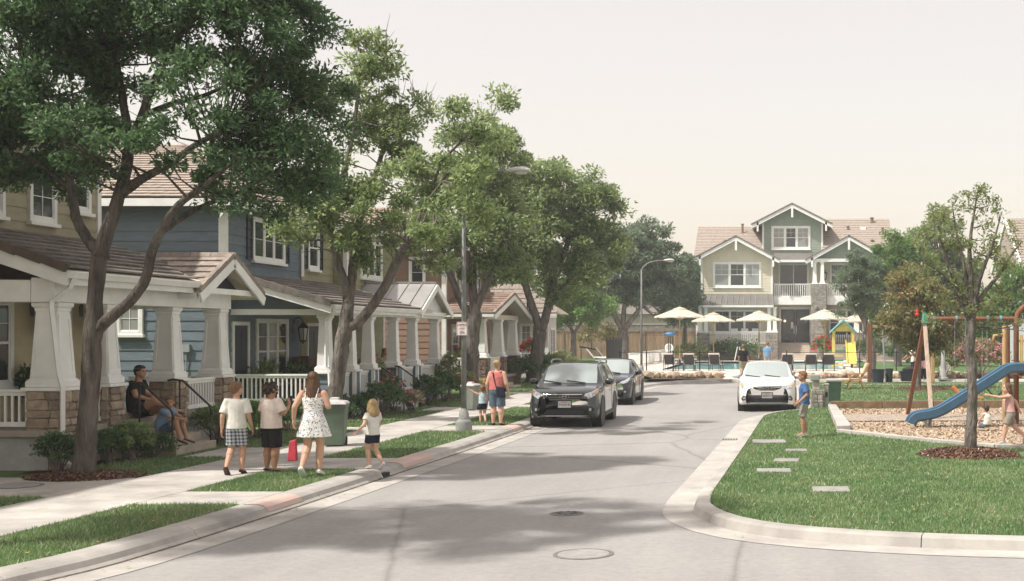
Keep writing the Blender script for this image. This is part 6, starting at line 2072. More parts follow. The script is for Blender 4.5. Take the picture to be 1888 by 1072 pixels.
def car(label, loc, rz, p, group):
    """built facing -Y about the origin, then placed; p: parameters"""
    root = thing('parked_car', label, 'car', (0, 0, 0), group)
    body_m = p['paint']
    L, Wd, H = p['L'], p['W'], p['H']
    hw = Wd / 2
    # control ribs: each a list of (x,y,z) from sill to roof centre line; y grows to the rear
    zs = p['sill']; zb = p['belt']; hz = p['hood']; yw = p['cowl']; yr = p['wtop']; ye = p['rwtop']; yd = p['rwbase']; zd = p['deck']
    fz = p['nose']
    def rib(y, xs_, zs_, dy=None):
        r = []
        for k in range(10):
            r.append((xs_[k], y + (dy[k] if dy else 0), zs_[k]))
        return r
    R = []
    # nose: bumper tip, grille, hood edge
    R.append(rib(0.10, [hw * .62, hw * .70, hw * .72, hw * .72, hw * .70, hw * .66, hw * .58, hw * .45, hw * .25, 0], [zs + .02, zs + .06, .36, .48, .58, fz - .12, fz - .08, fz - .06, fz - .04, fz - .035], [0.06, 0.0, -.06, -.07, -.05, -.02, -.02, -.04, -.06, -.07]))
    R.append(rib(0.24, [hw * .86, hw * .9, hw * .91, hw * .91, hw * .9, hw * .86, hw * .74, hw * .55, hw * .3, 0], [zs, zs + .05, .36, .5, .62, fz - .03, fz + .01, fz + .03, fz + .045, fz + .05], [0, 0, 0, 0, 0, 0, -.02, -.06, -.1, -.11]))
    R.append(rib(0.5, [hw * .95, hw * .97, hw * .98, hw * .985, hw * .975, hw * .94, hw * .84, hw * .62, hw * .34, 0], [zs, zs + .05, .38, .54, .7, fz + .06, fz + .1, fz + .12, fz + .135, fz + .14]))
    R.append(rib(yw * .62 + .1, [hw * .97, hw * .985, hw * .99, hw, hw * .985, hw * .955, hw * .87, hw * .66, hw * .36, 0], [zs, zs + .05, .4, .56, .74, hz - .1, hz - .035, hz - .015, hz, hz + .005]))
    # cowl: above the belt the rib leans back along the windscreen pillar
    R.append(rib(yw, [hw * .975, hw * .99, hw * .995, hw, hw * .99, hw * .97, hw * .88, hw * .76, hw * .42, 0], [zs, zs + .05, .4, .58, .78, zb, hz + .01, hz + .02, hz + .03, hz + .035], [0, 0, 0, 0, 0, .05, .06, .02, -.08, -.1]))
    R.append(rib((yw + yr) / 2, [hw * .975, hw * .99, hw * .995, hw, hw * .99, hw * .965, hw * .83, hw * .74, hw * .4, 0], [zs, zs + .05, .4, .58, .78, zb + .01, (zb + H) / 2 - .01, (hz + H) / 2 + .02, (hz + H) / 2 + .045, (hz + H) / 2 + .05], [0, 0, 0, 0, 0, .0, .05, .0, -.06, -.07]))
    R.append(rib(yr, [hw * .975, hw * .99, hw * .995, hw, hw * .99, hw * .965, hw * .77, hw * .69, hw * .4, 0], [zs, zs + .05, .4, .58, .78, zb + .02, H - .13, H - .05, H - .01, H], [0, 0, 0, 0, 0, 0, .06, .03, -.03, -.04]))
    ymid = (yr + ye) / 2
    R.append(rib(ymid, [hw * .975, hw * .99, hw * .995, hw, hw * .99, hw * .965, hw * .765, hw * .69, hw * .4, 0], [zs, zs + .05, .4, .58, .8, zb + .04, H - .1, H - .03, H + .01, H + .02]))
    R.append(rib(ye, [hw * .975, hw * .99, hw * .995, hw, hw * .99, hw * .96, hw * .75, hw * .67, hw * .38, 0], [zs, zs + .05, .42, .6, .82, zb + .06, H - .14, H - .07, H - .03, H - .02]))
    R.append(rib(yd, [hw * .96, hw * .975, hw * .985, hw * .985, hw * .97, hw * .93, hw * .82, hw * .62, hw * .34, 0], [zs + .02, zs + .06, .44, .62, .84, zd - .08, zd, zd + .02, zd + .03, zd + .03], [0, 0, 0, 0, 0, 0, 0, 0, .02, .02]))
    R.append(rib(L - .12, [hw * .88, hw * .9, hw * .92, hw * .92, hw * .9, hw * .86, hw * .76, hw * .55, hw * .3, 0], [zs + .05, zs + .1, .46, .62, .82, zd - .14, zd - .05, zd - .04, zd - .03, zd - .03], [0, 0, 0, .04, .04, .02, 0, .02, .03, .03]))
    R.append(rib(L - .02, [hw * .6, hw * .62, hw * .64, hw * .64, hw * .62, hw * .58, hw * .5, hw * .35, hw * .2, 0], [zs + .1, zs + .16, .48, .6, .75, zd - .22, zd - .16, zd - .14, zd - .13, zd - .13], [0, 0, .02, .06, .06, .02, 0, 0, 0, 0]))
    R = np.array(R, float)
    nu, nv = 7, 4
    S = crom(R, nu)                       # along the length
    S = crom(S.transpose(1, 0, 2), nv).transpose(1, 0, 2)
    S[:, :, 0] = np.maximum(S[:, :, 0], 0); S[:, -1, 0] = 0
    NU, NV = S.shape[:2]
    wy = (p['fw'], p['rw']); wr = p['wr']; arch = wr + .055
    # pull vertices near the arches onto the circle
    for yc in wy:
        dy = S[:, :, 1] - yc; dz = S[:, :, 2] - (wr + .005); d = np.hypot(dy, dz)
        near = (np.abs(d - arch) < .045) & (S[:, :, 0] > hw * .8) & (S[:, :, 2] < .8)
        f_ = arch / np.maximum(d, 1e-3)
        S[:, :, 1] = np.where(near, yc + dy * f_, S[:, :, 1]); S[:, :, 2] = np.where(near, wr + .005 + dz * f_, S[:, :, 2])
    ribs = {'cowl': 4 * nu, 'wtop': 6 * nu, 'mid': 7 * nu, 'rwtop': 8 * nu, 'rwbase': 9 * nu}
    beltj, topj = 5 * nv, 6 * nv
    scr = 7 * nv
    def zone(i, j):
        if ribs['cowl'] + 1 <= i < ribs['wtop'] - 0 and j >= scr: return 'windscreen'
        if ribs['rwtop'] <= i < ribs['rwbase'] - 1 and j >= scr: return 'rear_window'
        if ribs['cowl'] + 3 <= i < ribs['rwtop'] + 4 and beltj <= j < topj:
            if i in (ribs['mid'] - 4, ribs['mid'] - 3): return 'pillar'
            if i in (ribs['rwtop'] - 3,): return 'pillar'
            return 'side_window'
        return 'body'
    groups = {}
    for i in range(NU - 1):
        for j in range(NV - 1):
            c = (S[i, j] + S[i + 1, j + 1]) / 2
            skip = False
            for yc in wy:
                if math.hypot(c[1] - yc, c[2] - wr - .005) < arch - .012 and c[0] > hw * .78: skip = True
            if skip: continue
            groups.setdefault(zone(i, j), []).append((i, j))
    objs = {}
    tris = []
    jobs = []
    for z, cells in groups.items():
        if z == 'side_window':
            cut = (ribs['mid'] - 3, ribs['rwtop'] - 3)
            for q in range(3):
                sub = [c_ for c_ in cells if sum(c_[0] >= k_ for k_ in cut) == q]
                jobs += [(z, sub, (1,)), (z, sub, (-1,))]
        elif z == 'pillar':
            for q in (0, 1):
                sub = [c_ for c_ in cells if (c_[0] > ribs['mid']) == bool(q)]
                jobs += [(z, sub, (1,)), (z, sub, (-1,))]
        else: jobs.append((z, cells, (1, -1)))
    for z, cells, sides in jobs:
        idx = {}; v = []; f = []
        for side in sides:
            for (i, j) in cells:
                q = []
                for (a, b_) in ((i, j), (i + 1, j), (i + 1, j + 1), (i, j + 1)):
                    k = (a, b_, side if S[a, b_, 0] > 1e-6 else 0)
                    if k not in idx:
                        idx[k] = len(v); pt = S[a, b_]
                        v.append((pt[0] * side, pt[1], pt[2]))
                    q.append(idx[k])
                f.append(tuple(q if side == 1 else q[::-1]))
        b = MB(); b.v = v; b.f = f; b.m = [0] * len(f)
        m = {'body': body_m, 'pillar': M_PLASTIC, 'windscreen': M_WIND, 'rear_window': M_CARGL, 'side_window': M_CARGL}[z]
        o = b.build(z if z != 'pillar' else 'pillar_trim', m, root, smooth=True)
        objs[z] = o
        if z in ('body', 'windscreen'): tris.append((v, f))
    # black liner keeps light out of the shell, floor pan
    fl = MB(); fl.box(-hw * .9, hw * .9, .35, L - .3, zs + .03, zs + .09)
    for s in (-1, 1):
        for yc in wy:
            fl.lathe((s * (hw - .13), yc, wr), [(arch + .03, -.13), (arch + .03, .13)], 20, cap=True, ax=Matrix.Rotation(math.pi / 2, 3, 'Y'))
    fl.build('underbody', M_PLASTIC, root)
    for s in (-1, 1):
        for yc in wy:
            a = [(s * (hw * .985 + .004), yc + arch * math.cos(t), wr + .005 + arch * math.sin(t)) for t in np.linspace(-.12, math.pi + .12, 22)]
            MB().tube(a, .022, 6).build('wheel_arch', p.get('archm', M_PLASTIC), root, smooth=True)
            MB().bar((s * hw * .985, p['fw'] + arch, zs + .03), (s * hw * .985, p['rw'] - arch, zs + .03), .05, .1).build('sill', M_PLASTIC, root) if yc == wy[0] else None
            ax = Matrix.Rotation(s * math.pi / 2, 3, 'Y')
            c = (s * (hw - .12), yc, wr)
            w = MB().lathe(c, [(wr * .66, -.1), (wr * .93, -.105), (wr, -.08), (wr, .08), (wr * .93, .105), (wr * .66, .1)], 32, cap=False, ax=ax)
            wo = w.build('wheel', M_TYRE, root, smooth=True)
            rm = MB().lathe(c, [(wr * .68, -.1), (wr * .68, .1), (wr * .62, .1), (wr * .6, .03), (wr * .1, .02)][::1], 32, cap=True, ax=ax)
            rm.build('rim', mat('rim barrel', (0.12, 0.12, 0.12), .4, .1, metal=.6), wo)
            sp = MB()
            for k in range(5):
                t = 2 * math.pi * k / 5 + .3
                for dt in (-.13, .13):
                    a0 = ax @ Vector((wr * .12 * math.cos(t), wr * .12 * math.sin(t), .07)); a1 = ax @ Vector((wr * .64 * math.cos(t + dt), wr * .64 * math.sin(t + dt), .075))
                    sp.bar(Vector(c) + a0, Vector(c) + a1, wr * .11, .03, up=ax @ Vector((0, 0, 1)))
            sp.lathe(c, [(wr * .16, .05), (wr * .16, .09), (wr * .05, .1)], 12, ax=ax)
            sp.lathe(c, [(wr * .6, .07), (wr * .68, .08), (wr * .69, .1), (wr * .64, .102)], 32, cap=False, ax=ax)
            sp.build('spokes', M_RIM, wo, bevel=0)
    # projection of front details on the shell
    V = []; F = []
    for v, f in tris:
        n0 = len(V); V += v; F += [tuple(i + n0 for i in q) for q in f]
    bvh = BVHTree.FromPolygons(V, F)

    def fy(x, z):
        h = bvh.ray_cast(Vector((x, -3, z)), Vector((0, 1, 0)))
        return h[0].y if h[0] is not None else .3

    def decal(name, poly, m, d0=.004, th=.02, parent=None, mirror=False, n=7, smooth=True):
        """polygon in (x,z) laid on the nose"""
        outs = []
        for s in ((1, -1) if mirror else (1,)):
            P = [(x * s, z) for x, z in poly]
            if s == -1: P = P[::-1]
            bm = bmesh.new()
            vs_ = [bm.verts.new((x, 0, z)) for x, z in P]
            bm.faces.new(vs_)
            bmesh.ops.triangulate(bm, faces=bm.faces[:])
            bmesh.ops.subdivide_edges(bm, edges=bm.edges[:], cuts=n, use_grid_fill=True)
            bmesh.ops.triangulate(bm, faces=bm.faces[:])
            for v in bm.verts:
                v.co.y = fy(v.co.x, v.co.z) - d0
            g = bmesh.ops.extrude_face_region(bm, geom=bm.faces[:])
            for v in [e for e in g['geom'] if isinstance(e, bmesh.types.BMVert)]:
                v.co.y -= th
            bmesh.ops.recalc_face_normals(bm, faces=bm.faces[:])
            me = bpy.data.meshes.new(name); bm.to_mesh(me); bm.free()
            me.materials.append(m)
            o = bpy.data.objects.new(name, me)
            reg(o, parent or root, Vector((0, 0, 0)))
            outs.append(o)
        return outs
    p['front'](root, decal, fy, hw, fz, hz)
    # plate
    px0, pz = 0, p['plate']
    y0 = fy(0, pz) - .02
    pl = MB().box(-.165, .165, y0 - .012, y0, pz - .085, pz + .085).build('number_plate', mat('plate white', (0.75, 0.74, 0.72), .5, .04), root, bevel=.006)
    MB().box(-.185, .185, y0 - .004, y0 + .03, pz - .1, pz + .1).build('plate_frame', M_PLASTIC, root)
    for (s_, sz, dz, mm) in ((p['reg'], .082, -.015, M_NAVY), (p['state'], .038, .055, mat('plate red', (0.5, 0.06, 0.05), .5, .05))):
        me = text_mesh(s_, sz); me.materials.clear(); me.materials.append(mm)
        o = bpy.data.objects.new('plate_lettering', me)
        o.location = (0, y0 - .0155, pz + dz); o.rotation_euler = (math.pi / 2, 0, 0)
        reg(o, pl, Vector((0, 0, 0)))
    # mirrors
    for s in (-1, 1):
        c = Vector((s * (hw + .09), yw + .32, zb + .09))
        b = MB().sphere(c, (.13, .075, .085), 14, 8)
        b.build('mirror', p.get('mirm', body_m), root, smooth=True)
        MB().bar(c + Vector((-s * .02, 0, -.06)), (s * hw * .94, yw + .36, zb + .0), .06, .03).build('mirror_arm', M_PLASTIC, root)
        MB().obox(c + Vector((0, .07, 0)), (.2, .012, .12)).build('mirror_glass', M_CHROME, root)
    # wipers
    for s, x0 in ((1, -.12), (1, .52)):
        a = Vector((x0, 0, 0)); 
        z0_ = hz + .05
        pts = []
        for k in range(6):
            x = x0 - .1 + k * -.1 + (.0)
            z = z0_ + .012 * k
            h = bvh.ray_cast(Vector((x, -3, z)), Vector((0, 1, 0)))
            if h[0] is not None: pts.append(h[0] + Vector((0, -.015, .012)))
        if len(pts) > 1: MB().tube(pts, .012, 5).build('wiper', M_PLASTIC, root)
    # door handles and shut lines on the sides
    def fx(y_, z, s):
        h = bvh.ray_cast(Vector((s * 3, y_, z)), Vector((-s, 0, 0)))
        return h[0].x if h[0] is not None else s * hw
    for s in (-1, 1):
        for yy in (ymid - .25, ye - .1):
            pts = [(fx(yy + d, .86, s) + s * .025, yy + d, .86) for d in (-.09, -.03, .03, .09)]
            MB().tube(pts, .016, 6).build('door_handle', p.get('handm', body_m), root)
        for yy in (yw + .1, ymid - .05, ye + .18):
            pts = [(fx(yy + (z - .5) * .05, z, s) + s * .001, yy + (z - .5) * .05, z) for z in np.linspace(zs + .12, zb - .02, 9)]
            MB().tube(pts, .006, 4).build('shut_line', M_PLASTIC, root)
        pts = [(fx(yy, zb + .015, s) + s * .004, yy, zb + .015 + .02 * (yy - yw) / (ye - yw)) for yy in np.linspace(yw + .25, ye + .1, 12)]
        MB().tube(pts, .009, 4).build('window_trim', M_CHROME, root)
    # tail lamps
    for s in (-1, 1):
        MB().sphere((s * hw * .78, L - .14, zd - .2), (.16, .08, .1), 10, 6).build('tail_lamp', mat('tail lens', (0.35, 0.02, 0.02), .15, .05), root, smooth=True)
    MB().obox((0, yr + .18, H - .14), (.22, .03, .06)).build('rear_view_mirror', M_PLASTIC, root)
    if p.get('rails'):
        for s in (-1, 1):
            pts = [(s * hw * .7, yr + .25, H - .03), (s * hw * .715, yr + .4, H + .055), (s * hw * .715, ymid, H + .075), (s * hw * .7, ye - .15, H + .04), (s * hw * .69, ye - .02, H - .05)]
            sp, sr = smooth_pts(pts, [.022] * 5, 4)
            MB().tube(sp, .024, 6).build('roof_rail', M_GALV, root, smooth=True)
    root.location = loc
    root.rotation_euler = (0, 0, rz)
    return root


def emblem(root, decal, fy, z, rx, rz, m=M_CHROME):
    """oval badge with a slanted H bar pattern"""
    y0 = fy(0, z) - .05
    ring = MB()
    pts = [(rx * math.cos(t), y0, z + rz * math.sin(t)) for t in np.linspace(0, 2 * math.pi, 28)]
    ring.tube(pts, .011, 6)
    for s in (-1, 1):
        ring.bar((s * rx * .45 - .018, y0, z - rz * .62), (s * rx * .45 + .018, y0, z + rz * .62), .016, .016)
    ring.bar((-rx * .45, y0, z - .004), (rx * .45, y0, z + .006), .014, .014)
    ring.build('badge', m, root, smooth=False)
    MB().sphere((0, y0 + .012, z), (rx * .95, .012, rz * .95), 16, 8).build('badge_plate', M_PLASTIC, root, smooth=True)


def front_suv(root, decal, fy, hw, fz, hz):
    g = [(-.5, fz + .0), (.5, fz + .0), (.42, fz - .17), (.34, fz - .2), (-.34, fz - .2), (-.42, fz - .17)]
    decal('grille', g, M_PLASTIC, .0, .012)
    for k in range(4):
        z = fz - .03 - k * .05; w = .48 - k * .03
        decal('grille_bar', [(-w, z - .009), (w, z - .009), (w, z + .009), (-w, z + .009)], M_CHROME if k < 1 else M_GALV, .014, .012, n=5)
    emblem(root, decal, fy, fz - .085, .115, .06)
    decal('headlamp', [(.5, fz - .16), (.55, fz - .02), (.7, fz + .03), (.83, fz + .1), (.86, fz + .02), (.8, fz - .07), (.66, fz - .14)], M_HEADL, .002, .014, mirror=True)
    decal('indicator', [(.76, fz + .02), (.83, fz + .085), (.85, fz + .03), (.8, fz - .03)], M_AMBER, .017, .006, mirror=True, n=3)
    decal('lower_grille', [(-.56, .34), (.56, .34), (.44, .47), (-.44, .47)], M_PLASTIC, .0, .01)
    decal('bumper_lip', [(-.66, .285), (.66, .285), (.6, .32), (-.6, .32)], M_GALV, .004, .02)
    decal('fog_surround', [(.6, .42), (.74, .4), (.78, .5), (.7, .56), (.62, .53)], M_PLASTIC, .0, .008, mirror=True)
    decal('fog_lamp', [(.655, .45), (.69, .44), (.72, .46), (.725, .5), (.69, .52), (.655, .5)], M_HEADL, .01, .012, mirror=True, n=3)


def front_white(root, decal, fy, hw, fz, hz):
    g = [(-.48, fz + .01), (.48, fz + .01), (.4, fz - .1), (.22, fz - .15), (-.22, fz - .15), (-.4, fz - .1)]
    decal('grille', g, M_PLASTIC, .0, .01)
    for k in range(3):
        z = fz - .012 - k * .045; w = .46 - k * .09
        decal('grille_bar', [(-w, z - .01), (w, z - .01), (w, z + .01), (-w, z + .01)], M_CHROME, .012, .012, n=5)
    emblem(root, decal, fy, fz - .055, .11, .065)
    decal('headlamp', [(.46, fz - .06), (.5, fz + .015), (.68, fz + .05), (.82, fz + .12), (.84, fz + .03), (.78, fz - .06), (.6, fz - .09)], M_HEADL, .002, .014, mirror=True)
    decal('indicator', [(.74, fz + .03), (.81, fz + .1), (.83, fz + .04), (.79, fz - .01)], M_AMBER, .017, .006, mirror=True, n=3)
    decal('lower_grille', [(-.56, .3), (.56, .3), (.4, .41), (-.4, .41)], M_PLASTIC, .0, .01)
    decal('chin', [(-.62, .255), (.62, .255), (.58, .285), (-.58, .285)], M_GALV, .004, .015)
    decal('fog_surround', [(.62, .38), (.76, .34), (.8, .4), (.74, .5), (.64, .48)], M_PLASTIC, .0, .008, mirror=True)
    decal('fog_lamp', [(.66, .41), (.72, .385), (.75, .41), (.73, .45), (.67, .46)], M_HEADL, .01, .012, mirror=True, n=3)


def front_sedan(root, decal, fy, hw, fz, hz):
    g = [(-.42, fz - .02), (.42, fz - .02), (.46, fz - .08), (.36, fz - .24), (-.36, fz - .24), (-.46, fz - .08)]
    decal('grille', g, M_PLASTIC, .0, .01)
    y0 = fy(0, fz - .1)
    loop = [(-.42, fz - .02), (.42, fz - .02), (.46, fz - .08), (.36, fz - .24), (-.36, fz - .24), (-.46, fz - .08), (-.42, fz - .02)]
    MB().tube([(x, fy(x, z) - .025, z) for x, z in loop], .018, 6).build('grille_surround', M_CHROME, root)
    MB().tube([(-.16, fy(.16, fz - .06) - .03, fz - .06), (-.06, fy(.06, fz - .1) - .035, fz - .1), (.06, fy(.06, fz - .1) - .035, fz - .1), (.16, fy(.16, fz - .06) - .03, fz - .06)], .014, 6).build('badge', M_CHROME, root)
    decal('headlamp', [(.52, fz - .12), (.55, fz - .03), (.7, fz + .03), (.82, fz + .1), (.84, fz + .03), (.78, fz - .06)], M_HEADL, .002, .014, mirror=True)
    decal('lower_grille', [(-.55, .3), (.55, .3), (.44, .4), (-.44, .4)], M_PLASTIC, .0, .01)
    decal('bumper_lip', [(-.66, .235), (.66, .235), (.62, .265), (-.62, .265)], M_CHROME, .004, .015)
    decal('fog_lamp', [(.68, .43), (.74, .42), (.76, .46), (.72, .49), (.68, .48)], M_HEADL, .004, .012, mirror=True, n=3)
    decal('trim_blade', [(.56, .36), (.6, .35), (.53, .45), (.5, .46)], M_CHROME, .004, .012, mirror=True, n=3)


SUV = dict(L=4.55, W=1.84, H=1.63, sill=.26, belt=1.06, hood=1.06, nose=.9, cowl=1.22, wtop=1.95, rwtop=4.0, rwbase=4.45, deck=1.12, fw=.9, rw=3.62, wr=.365, plate=.6, reg='7YUF19I', state='California', paint=paint('dark green grey paint', (0.034, 0.041, 0.042)), front=front_suv, rails=True, handm=M_CHROME)
WHT = dict(L=4.55, W=1.82, H=1.5, sill=.22, belt=.98, hood=.98, nose=.8, cowl=1.22, wtop=2.05, rwtop=3.45, rwbase=4.05, deck=1.06, fw=.88, rw=3.55, wr=.33, plate=.5, reg='6RJB210', state='California', paint=paint('white car paint', (0.72, 0.71, 0.69), .05), front=front_white, archm=M_PLASTIC)
SED = dict(L=4.85, W=1.84, H=1.5, sill=.22, belt=.98, hood=.99, nose=.82, cowl=1.25, wtop=2.05, rwtop=3.6, rwbase=4.3, deck=1.05, fw=.92, rw=3.7, wr=.34, plate=.52, reg='8DVK403', state='California', paint=paint('dark blue paint', (0.022, 0.028, 0.038)), front=front_sedan)
car('dark grey-green family SUV with roof rails parked at the left kerb', (-5.58, 31.9, 0.005), math.radians(1.2), SUV, 'parked cars')
car('dark blue saloon parked behind the SUV at the left kerb', (-5.95, 41.8, 0.005), math.radians(.5), SED, 'parked cars')
car('white hatchback parked at the right kerb facing the viewer', (-.43, 38.4, 0.005), math.radians(.5), WHT, 'parked cars')
# ------------------------------------------------------------------ street furniture


M_POLE = mat('weathered grey pole', (0.2, 0.205, 0.195), .6, .2, 6, .1, 50, metal=.1)


def street_lamp(label, x, y_, h, arm, group='street lamps', base=True):
    t = thing('street_lamp', label, 'street lamp', (x, y_, G), group)
    MB().lathe((x, y_, G), [(.19, 0), (.19, .2), (.17, .25), (.13, .28), (.105, .46), (.085, .48), (.072, .54)], 20).build('base', mat('lamp base', (0.27, 0.275, 0.26), .8, .2, 8, .3, 40), t, smooth='auto')
    MB().tube([(x, y_, G + .5), (x, y_, G + h * .5), (x, y_, G + h)], [.064, .056, .042], 14).build('pole', M_POLE, t, smooth=True)
    pts = [(x, y_, G + h - .1), (x + .12, y_, G + h + .18), (x + arm * .4, y_, G + h + .42), (x + arm * .8, y_, G + h + .5), (x + arm, y_, G + h + .5)]
    sp, sr = smooth_pts(pts, [.04, .036, .03, .028, .026], 5)
    MB().tube(sp, sr, 8).build('arm', M_POLE, t, smooth=True)
    c = Vector((x + arm + .24, y_, G + h + .5))
    b = MB()
    rings = []
    for (dx, w, hh, dz) in ((-.3, .03, .03, 0), (-.22, .075, .06, .01), (-.05, .12, .085, .02), (.15, .13, .09, .02), (.26, .1, .06, .005), (.3, .04, .02, -.01)):
        rings.append([c + Vector((dx, w * math.cos(a), dz + hh * math.sin(a) * (1 if math.sin(a) > 0 else .45))) for a in np.linspace(0, 2 * math.pi, 13)[:-1]])
    b.loft(rings).build('lamp_head', mat('lamp head', (0.5, 0.5, 0.48), .5, .08), t, smooth=True)
    MB().sphere(c + Vector((.06, 0, -.035)), (.17, .09, .05), 12, 6).build('lens', M_LAMPGL, t, smooth=True)
    return t


street_lamp('near street lamp with curved arm and parking sign at the left kerb', -7.5, 29.5, 5.65, 1.05)
street_lamp('far street lamp behind the dark blue saloon', -7.55, 67.5, 5.7, 1.25)
sg = thing('parking_sign', 'small white sign with red lettering fixed to the near lamp pole', 'sign', (-7.52, 29.4, 2.55))
x, y_, z = -7.52, 29.415, 2.55
MB().box(x - .125, x + .125, y_ - .006, y_, z - .16, z + .16).build('panel', mat('sign white', (0.74, 0.72, 0.7), .5, .05), sg, bevel=.02)
M_SRED = mat('sign red', (0.5, 0.07, 0.06), .5, .08)
bo = MB()
for (a, b_, c, d) in ((-.115, .115, .145, .151), (-.115, .115, -.151, -.145), (-.115, -.109, -.15, .15), (.109, .115, -.15, .15)):
    bo.box(x + a, x + b_, y_ - .0085, y_ - .007, z + c, z + d)
bo.build('border', M_SRED, sg)
for (s_, sz, dz) in (('NOTICE', .075, .085), ('STREET', .05, .0), ('ONLY', .05, -.065)):
    me = text_mesh(s_, sz, .001); me.materials.clear(); me.materials.append(M_SRED)
    o = bpy.data.objects.new('lettering', me); o.location = Vector((x, y_ - .0085, z + dz)) - Vector((-7.52, 29.4, 2.55)); o.rotation_euler = (math.pi / 2, 0, 0)
    o.scale = (.8, 1, 1)
    reg(o, sg, org(sg))
for dz in (-.1, .1):
    MB().lathe((x, y_ + .045, z + dz - .012), [(.078, 0), (.082, .024)], 14, cap=False).build('strap', M_GALV, sg)

M_BING = mat('dull green plastic', (0.12, 0.165, 0.115), .55, .2, 3, .1, 30)
M_BINL = mat('pale grey lid', (0.5, 0.48, 0.46), .55, .12, 3)


def wheelie(label, x, y_, s, rz, m, ml, name='wheelie_bin', group=None):
    t = thing(name, label, 'bin', (0, 0, 0), group)
    b = MB()
    def ring(w, d, z): return [(-w, -d, z), (w, -d, z), (w, d, z), (-w, d, z)]
    b.loft([ring(.2, .24, .03), ring(.205, .245, .06), ring(.25, .3, .86), ring(.27, .33, .88), ring(.27, .33, .92)])
    b.build('body', m, t, bevel=.02)
    l_ = MB().loft([ring(.28, .34, .925), ring(.28, .34, .95), ring(.24, .3, .99), ring(.1, .12, 1.02), ring(.085, .1, 1.08)])
    l_.build('lid', ml, t, bevel=.015)
    MB().tube([(-.22, .36, .9), (.22, .36, .9)], .018, 8).build('handle', m, t)
    for sx_ in (-1, 1):
        MB().lathe((sx_ * .2, .24, .1), [(.1, -.025), (.1, .025)], 16, ax=Matrix.Rotation(math.pi / 2, 3, 'Y')).build('wheel', M_RUBBER, t)
    for k in range(3):
        MB().box(-.2 + k * .16, -.12 + k * .16, -.285, -.27, .35, .7).build('rib', m, t, bevel=.01) if False else None
    t.location = (x, y_, G + .016); t.rotation_euler = (0, 0, rz); t.scale = (s, s, s)
    return t


wheelie('dull green wheelie bin with pale lid beside the woman in the floral dress', -9.12, 25.5, .92, .2, M_BING, M_BINL)
wheelie('small grey bin with white lid behind the near lamp post', -9.25, 37.2, .78, -.2, mat('grey green plastic', (0.25, 0.27, 0.23), .6, .15, 3), M_BINL)
wheelie('dark green bin on the lawn near the plank fence', -15.6, 89.0, 1.0, .1, mat('dark green plastic', (0.05, 0.085, 0.06), .55, .15, 3), mat('dark green lid', (0.06, 0.1, 0.07), .55, .1))
wheelie('white box bin left of the green bin near the fence', -16.6, 90.5, .8, -.1, M_BINL, M_BINL)

# slatted green litter bin on the right lawn
t = thing('litter_bin', 'green slatted litter bin with pale rim on the right lawn', 'bin', (1.76, 41.5, G))
M_BIN2 = mat('dark green slats', (0.055, 0.11, 0.07), .6, .15, 4)
bx, by = 1.76, 41.5
MB().loft([[(bx - w, by - w, z), (bx + w, by - w, z), (bx + w, by + w, z), (bx - w, by + w, z)] for w, z in ((.17, G + .03), (.215, G + .7))]).build('liner', M_DARKGAP, t)
for k in range(9):
    u = -.17 + .34 * k / 8; v = -.225 + .45 * k / 8
    MB().bar((bx + u, by - .185, G + .02), (bx + v, by - .235, G + .72), .042, .02, up=(0, 1, 0)).build('slat', M_BIN2, t)
    MB().bar((bx - .185, by + u, G + .02), (bx - .235, by + v, G + .72), .02, .042, up=(0, 1, 0)).build('slat', M_BIN2, t)
    MB().bar((bx + .185, by + u, G + .02), (bx + .235, by + v, G + .72), .02, .042, up=(0, 1, 0)).build('slat', M_BIN2, t)
MB().loft([[(bx - w, by - w, z), (bx + w, by - w, z), (bx + w, by + w, z), (bx - w, by + w, z)] for w, z in ((.25, G + .71), (.255, G + .77), (.2, G + .79), (.19, G + .75))]).build('rim', M_BINL, t)

# stone kiosk beside the white car
t = thing('stone_pedestal', 'low stone block with a grey box on top beside the white car', 'pedestal', (1.12, 38.9, G))
c = box('block', M_STONEG, t, .93, 1.3, 38.6, 39.1, G, .68)
stonework(c, Face('side', 38.6), .93, 1.3, G, .68, M_STONEG, hs=(.1, .16), ws=(.12, .25)); stonework(c, Face('front', 1.3), 38.6, 39.1, G, .68, M_STONEG, hs=(.1, .16), ws=(.12, .25))
box('shaft', M_STONEG, t, .98, 1.2, 38.7, 39.0, .681, .96, bevel=.02)
box('service_box', mat('grey green box', (0.25, 0.29, 0.26), .6, .12, 4), t, .9, 1.2, 38.62, 39.05, .961, 1.15, bevel=.03)
t = thing('marker_post', 'pale concrete marker post right of the stone pedestal', 'post', (1.42, 38.9, G))
box('shaft', M_CONC, t, 1.36, 1.48, 38.82, 38.96, G, .82, bevel=.015)
box('cap', M_CONC, t, 1.345, 1.495, 38.805, 38.975, .821, .87, bevel=.01)
box('number_plate', M_DARKGAP, t, 1.39, 1.45, 38.81, 38.819, .45, .6)

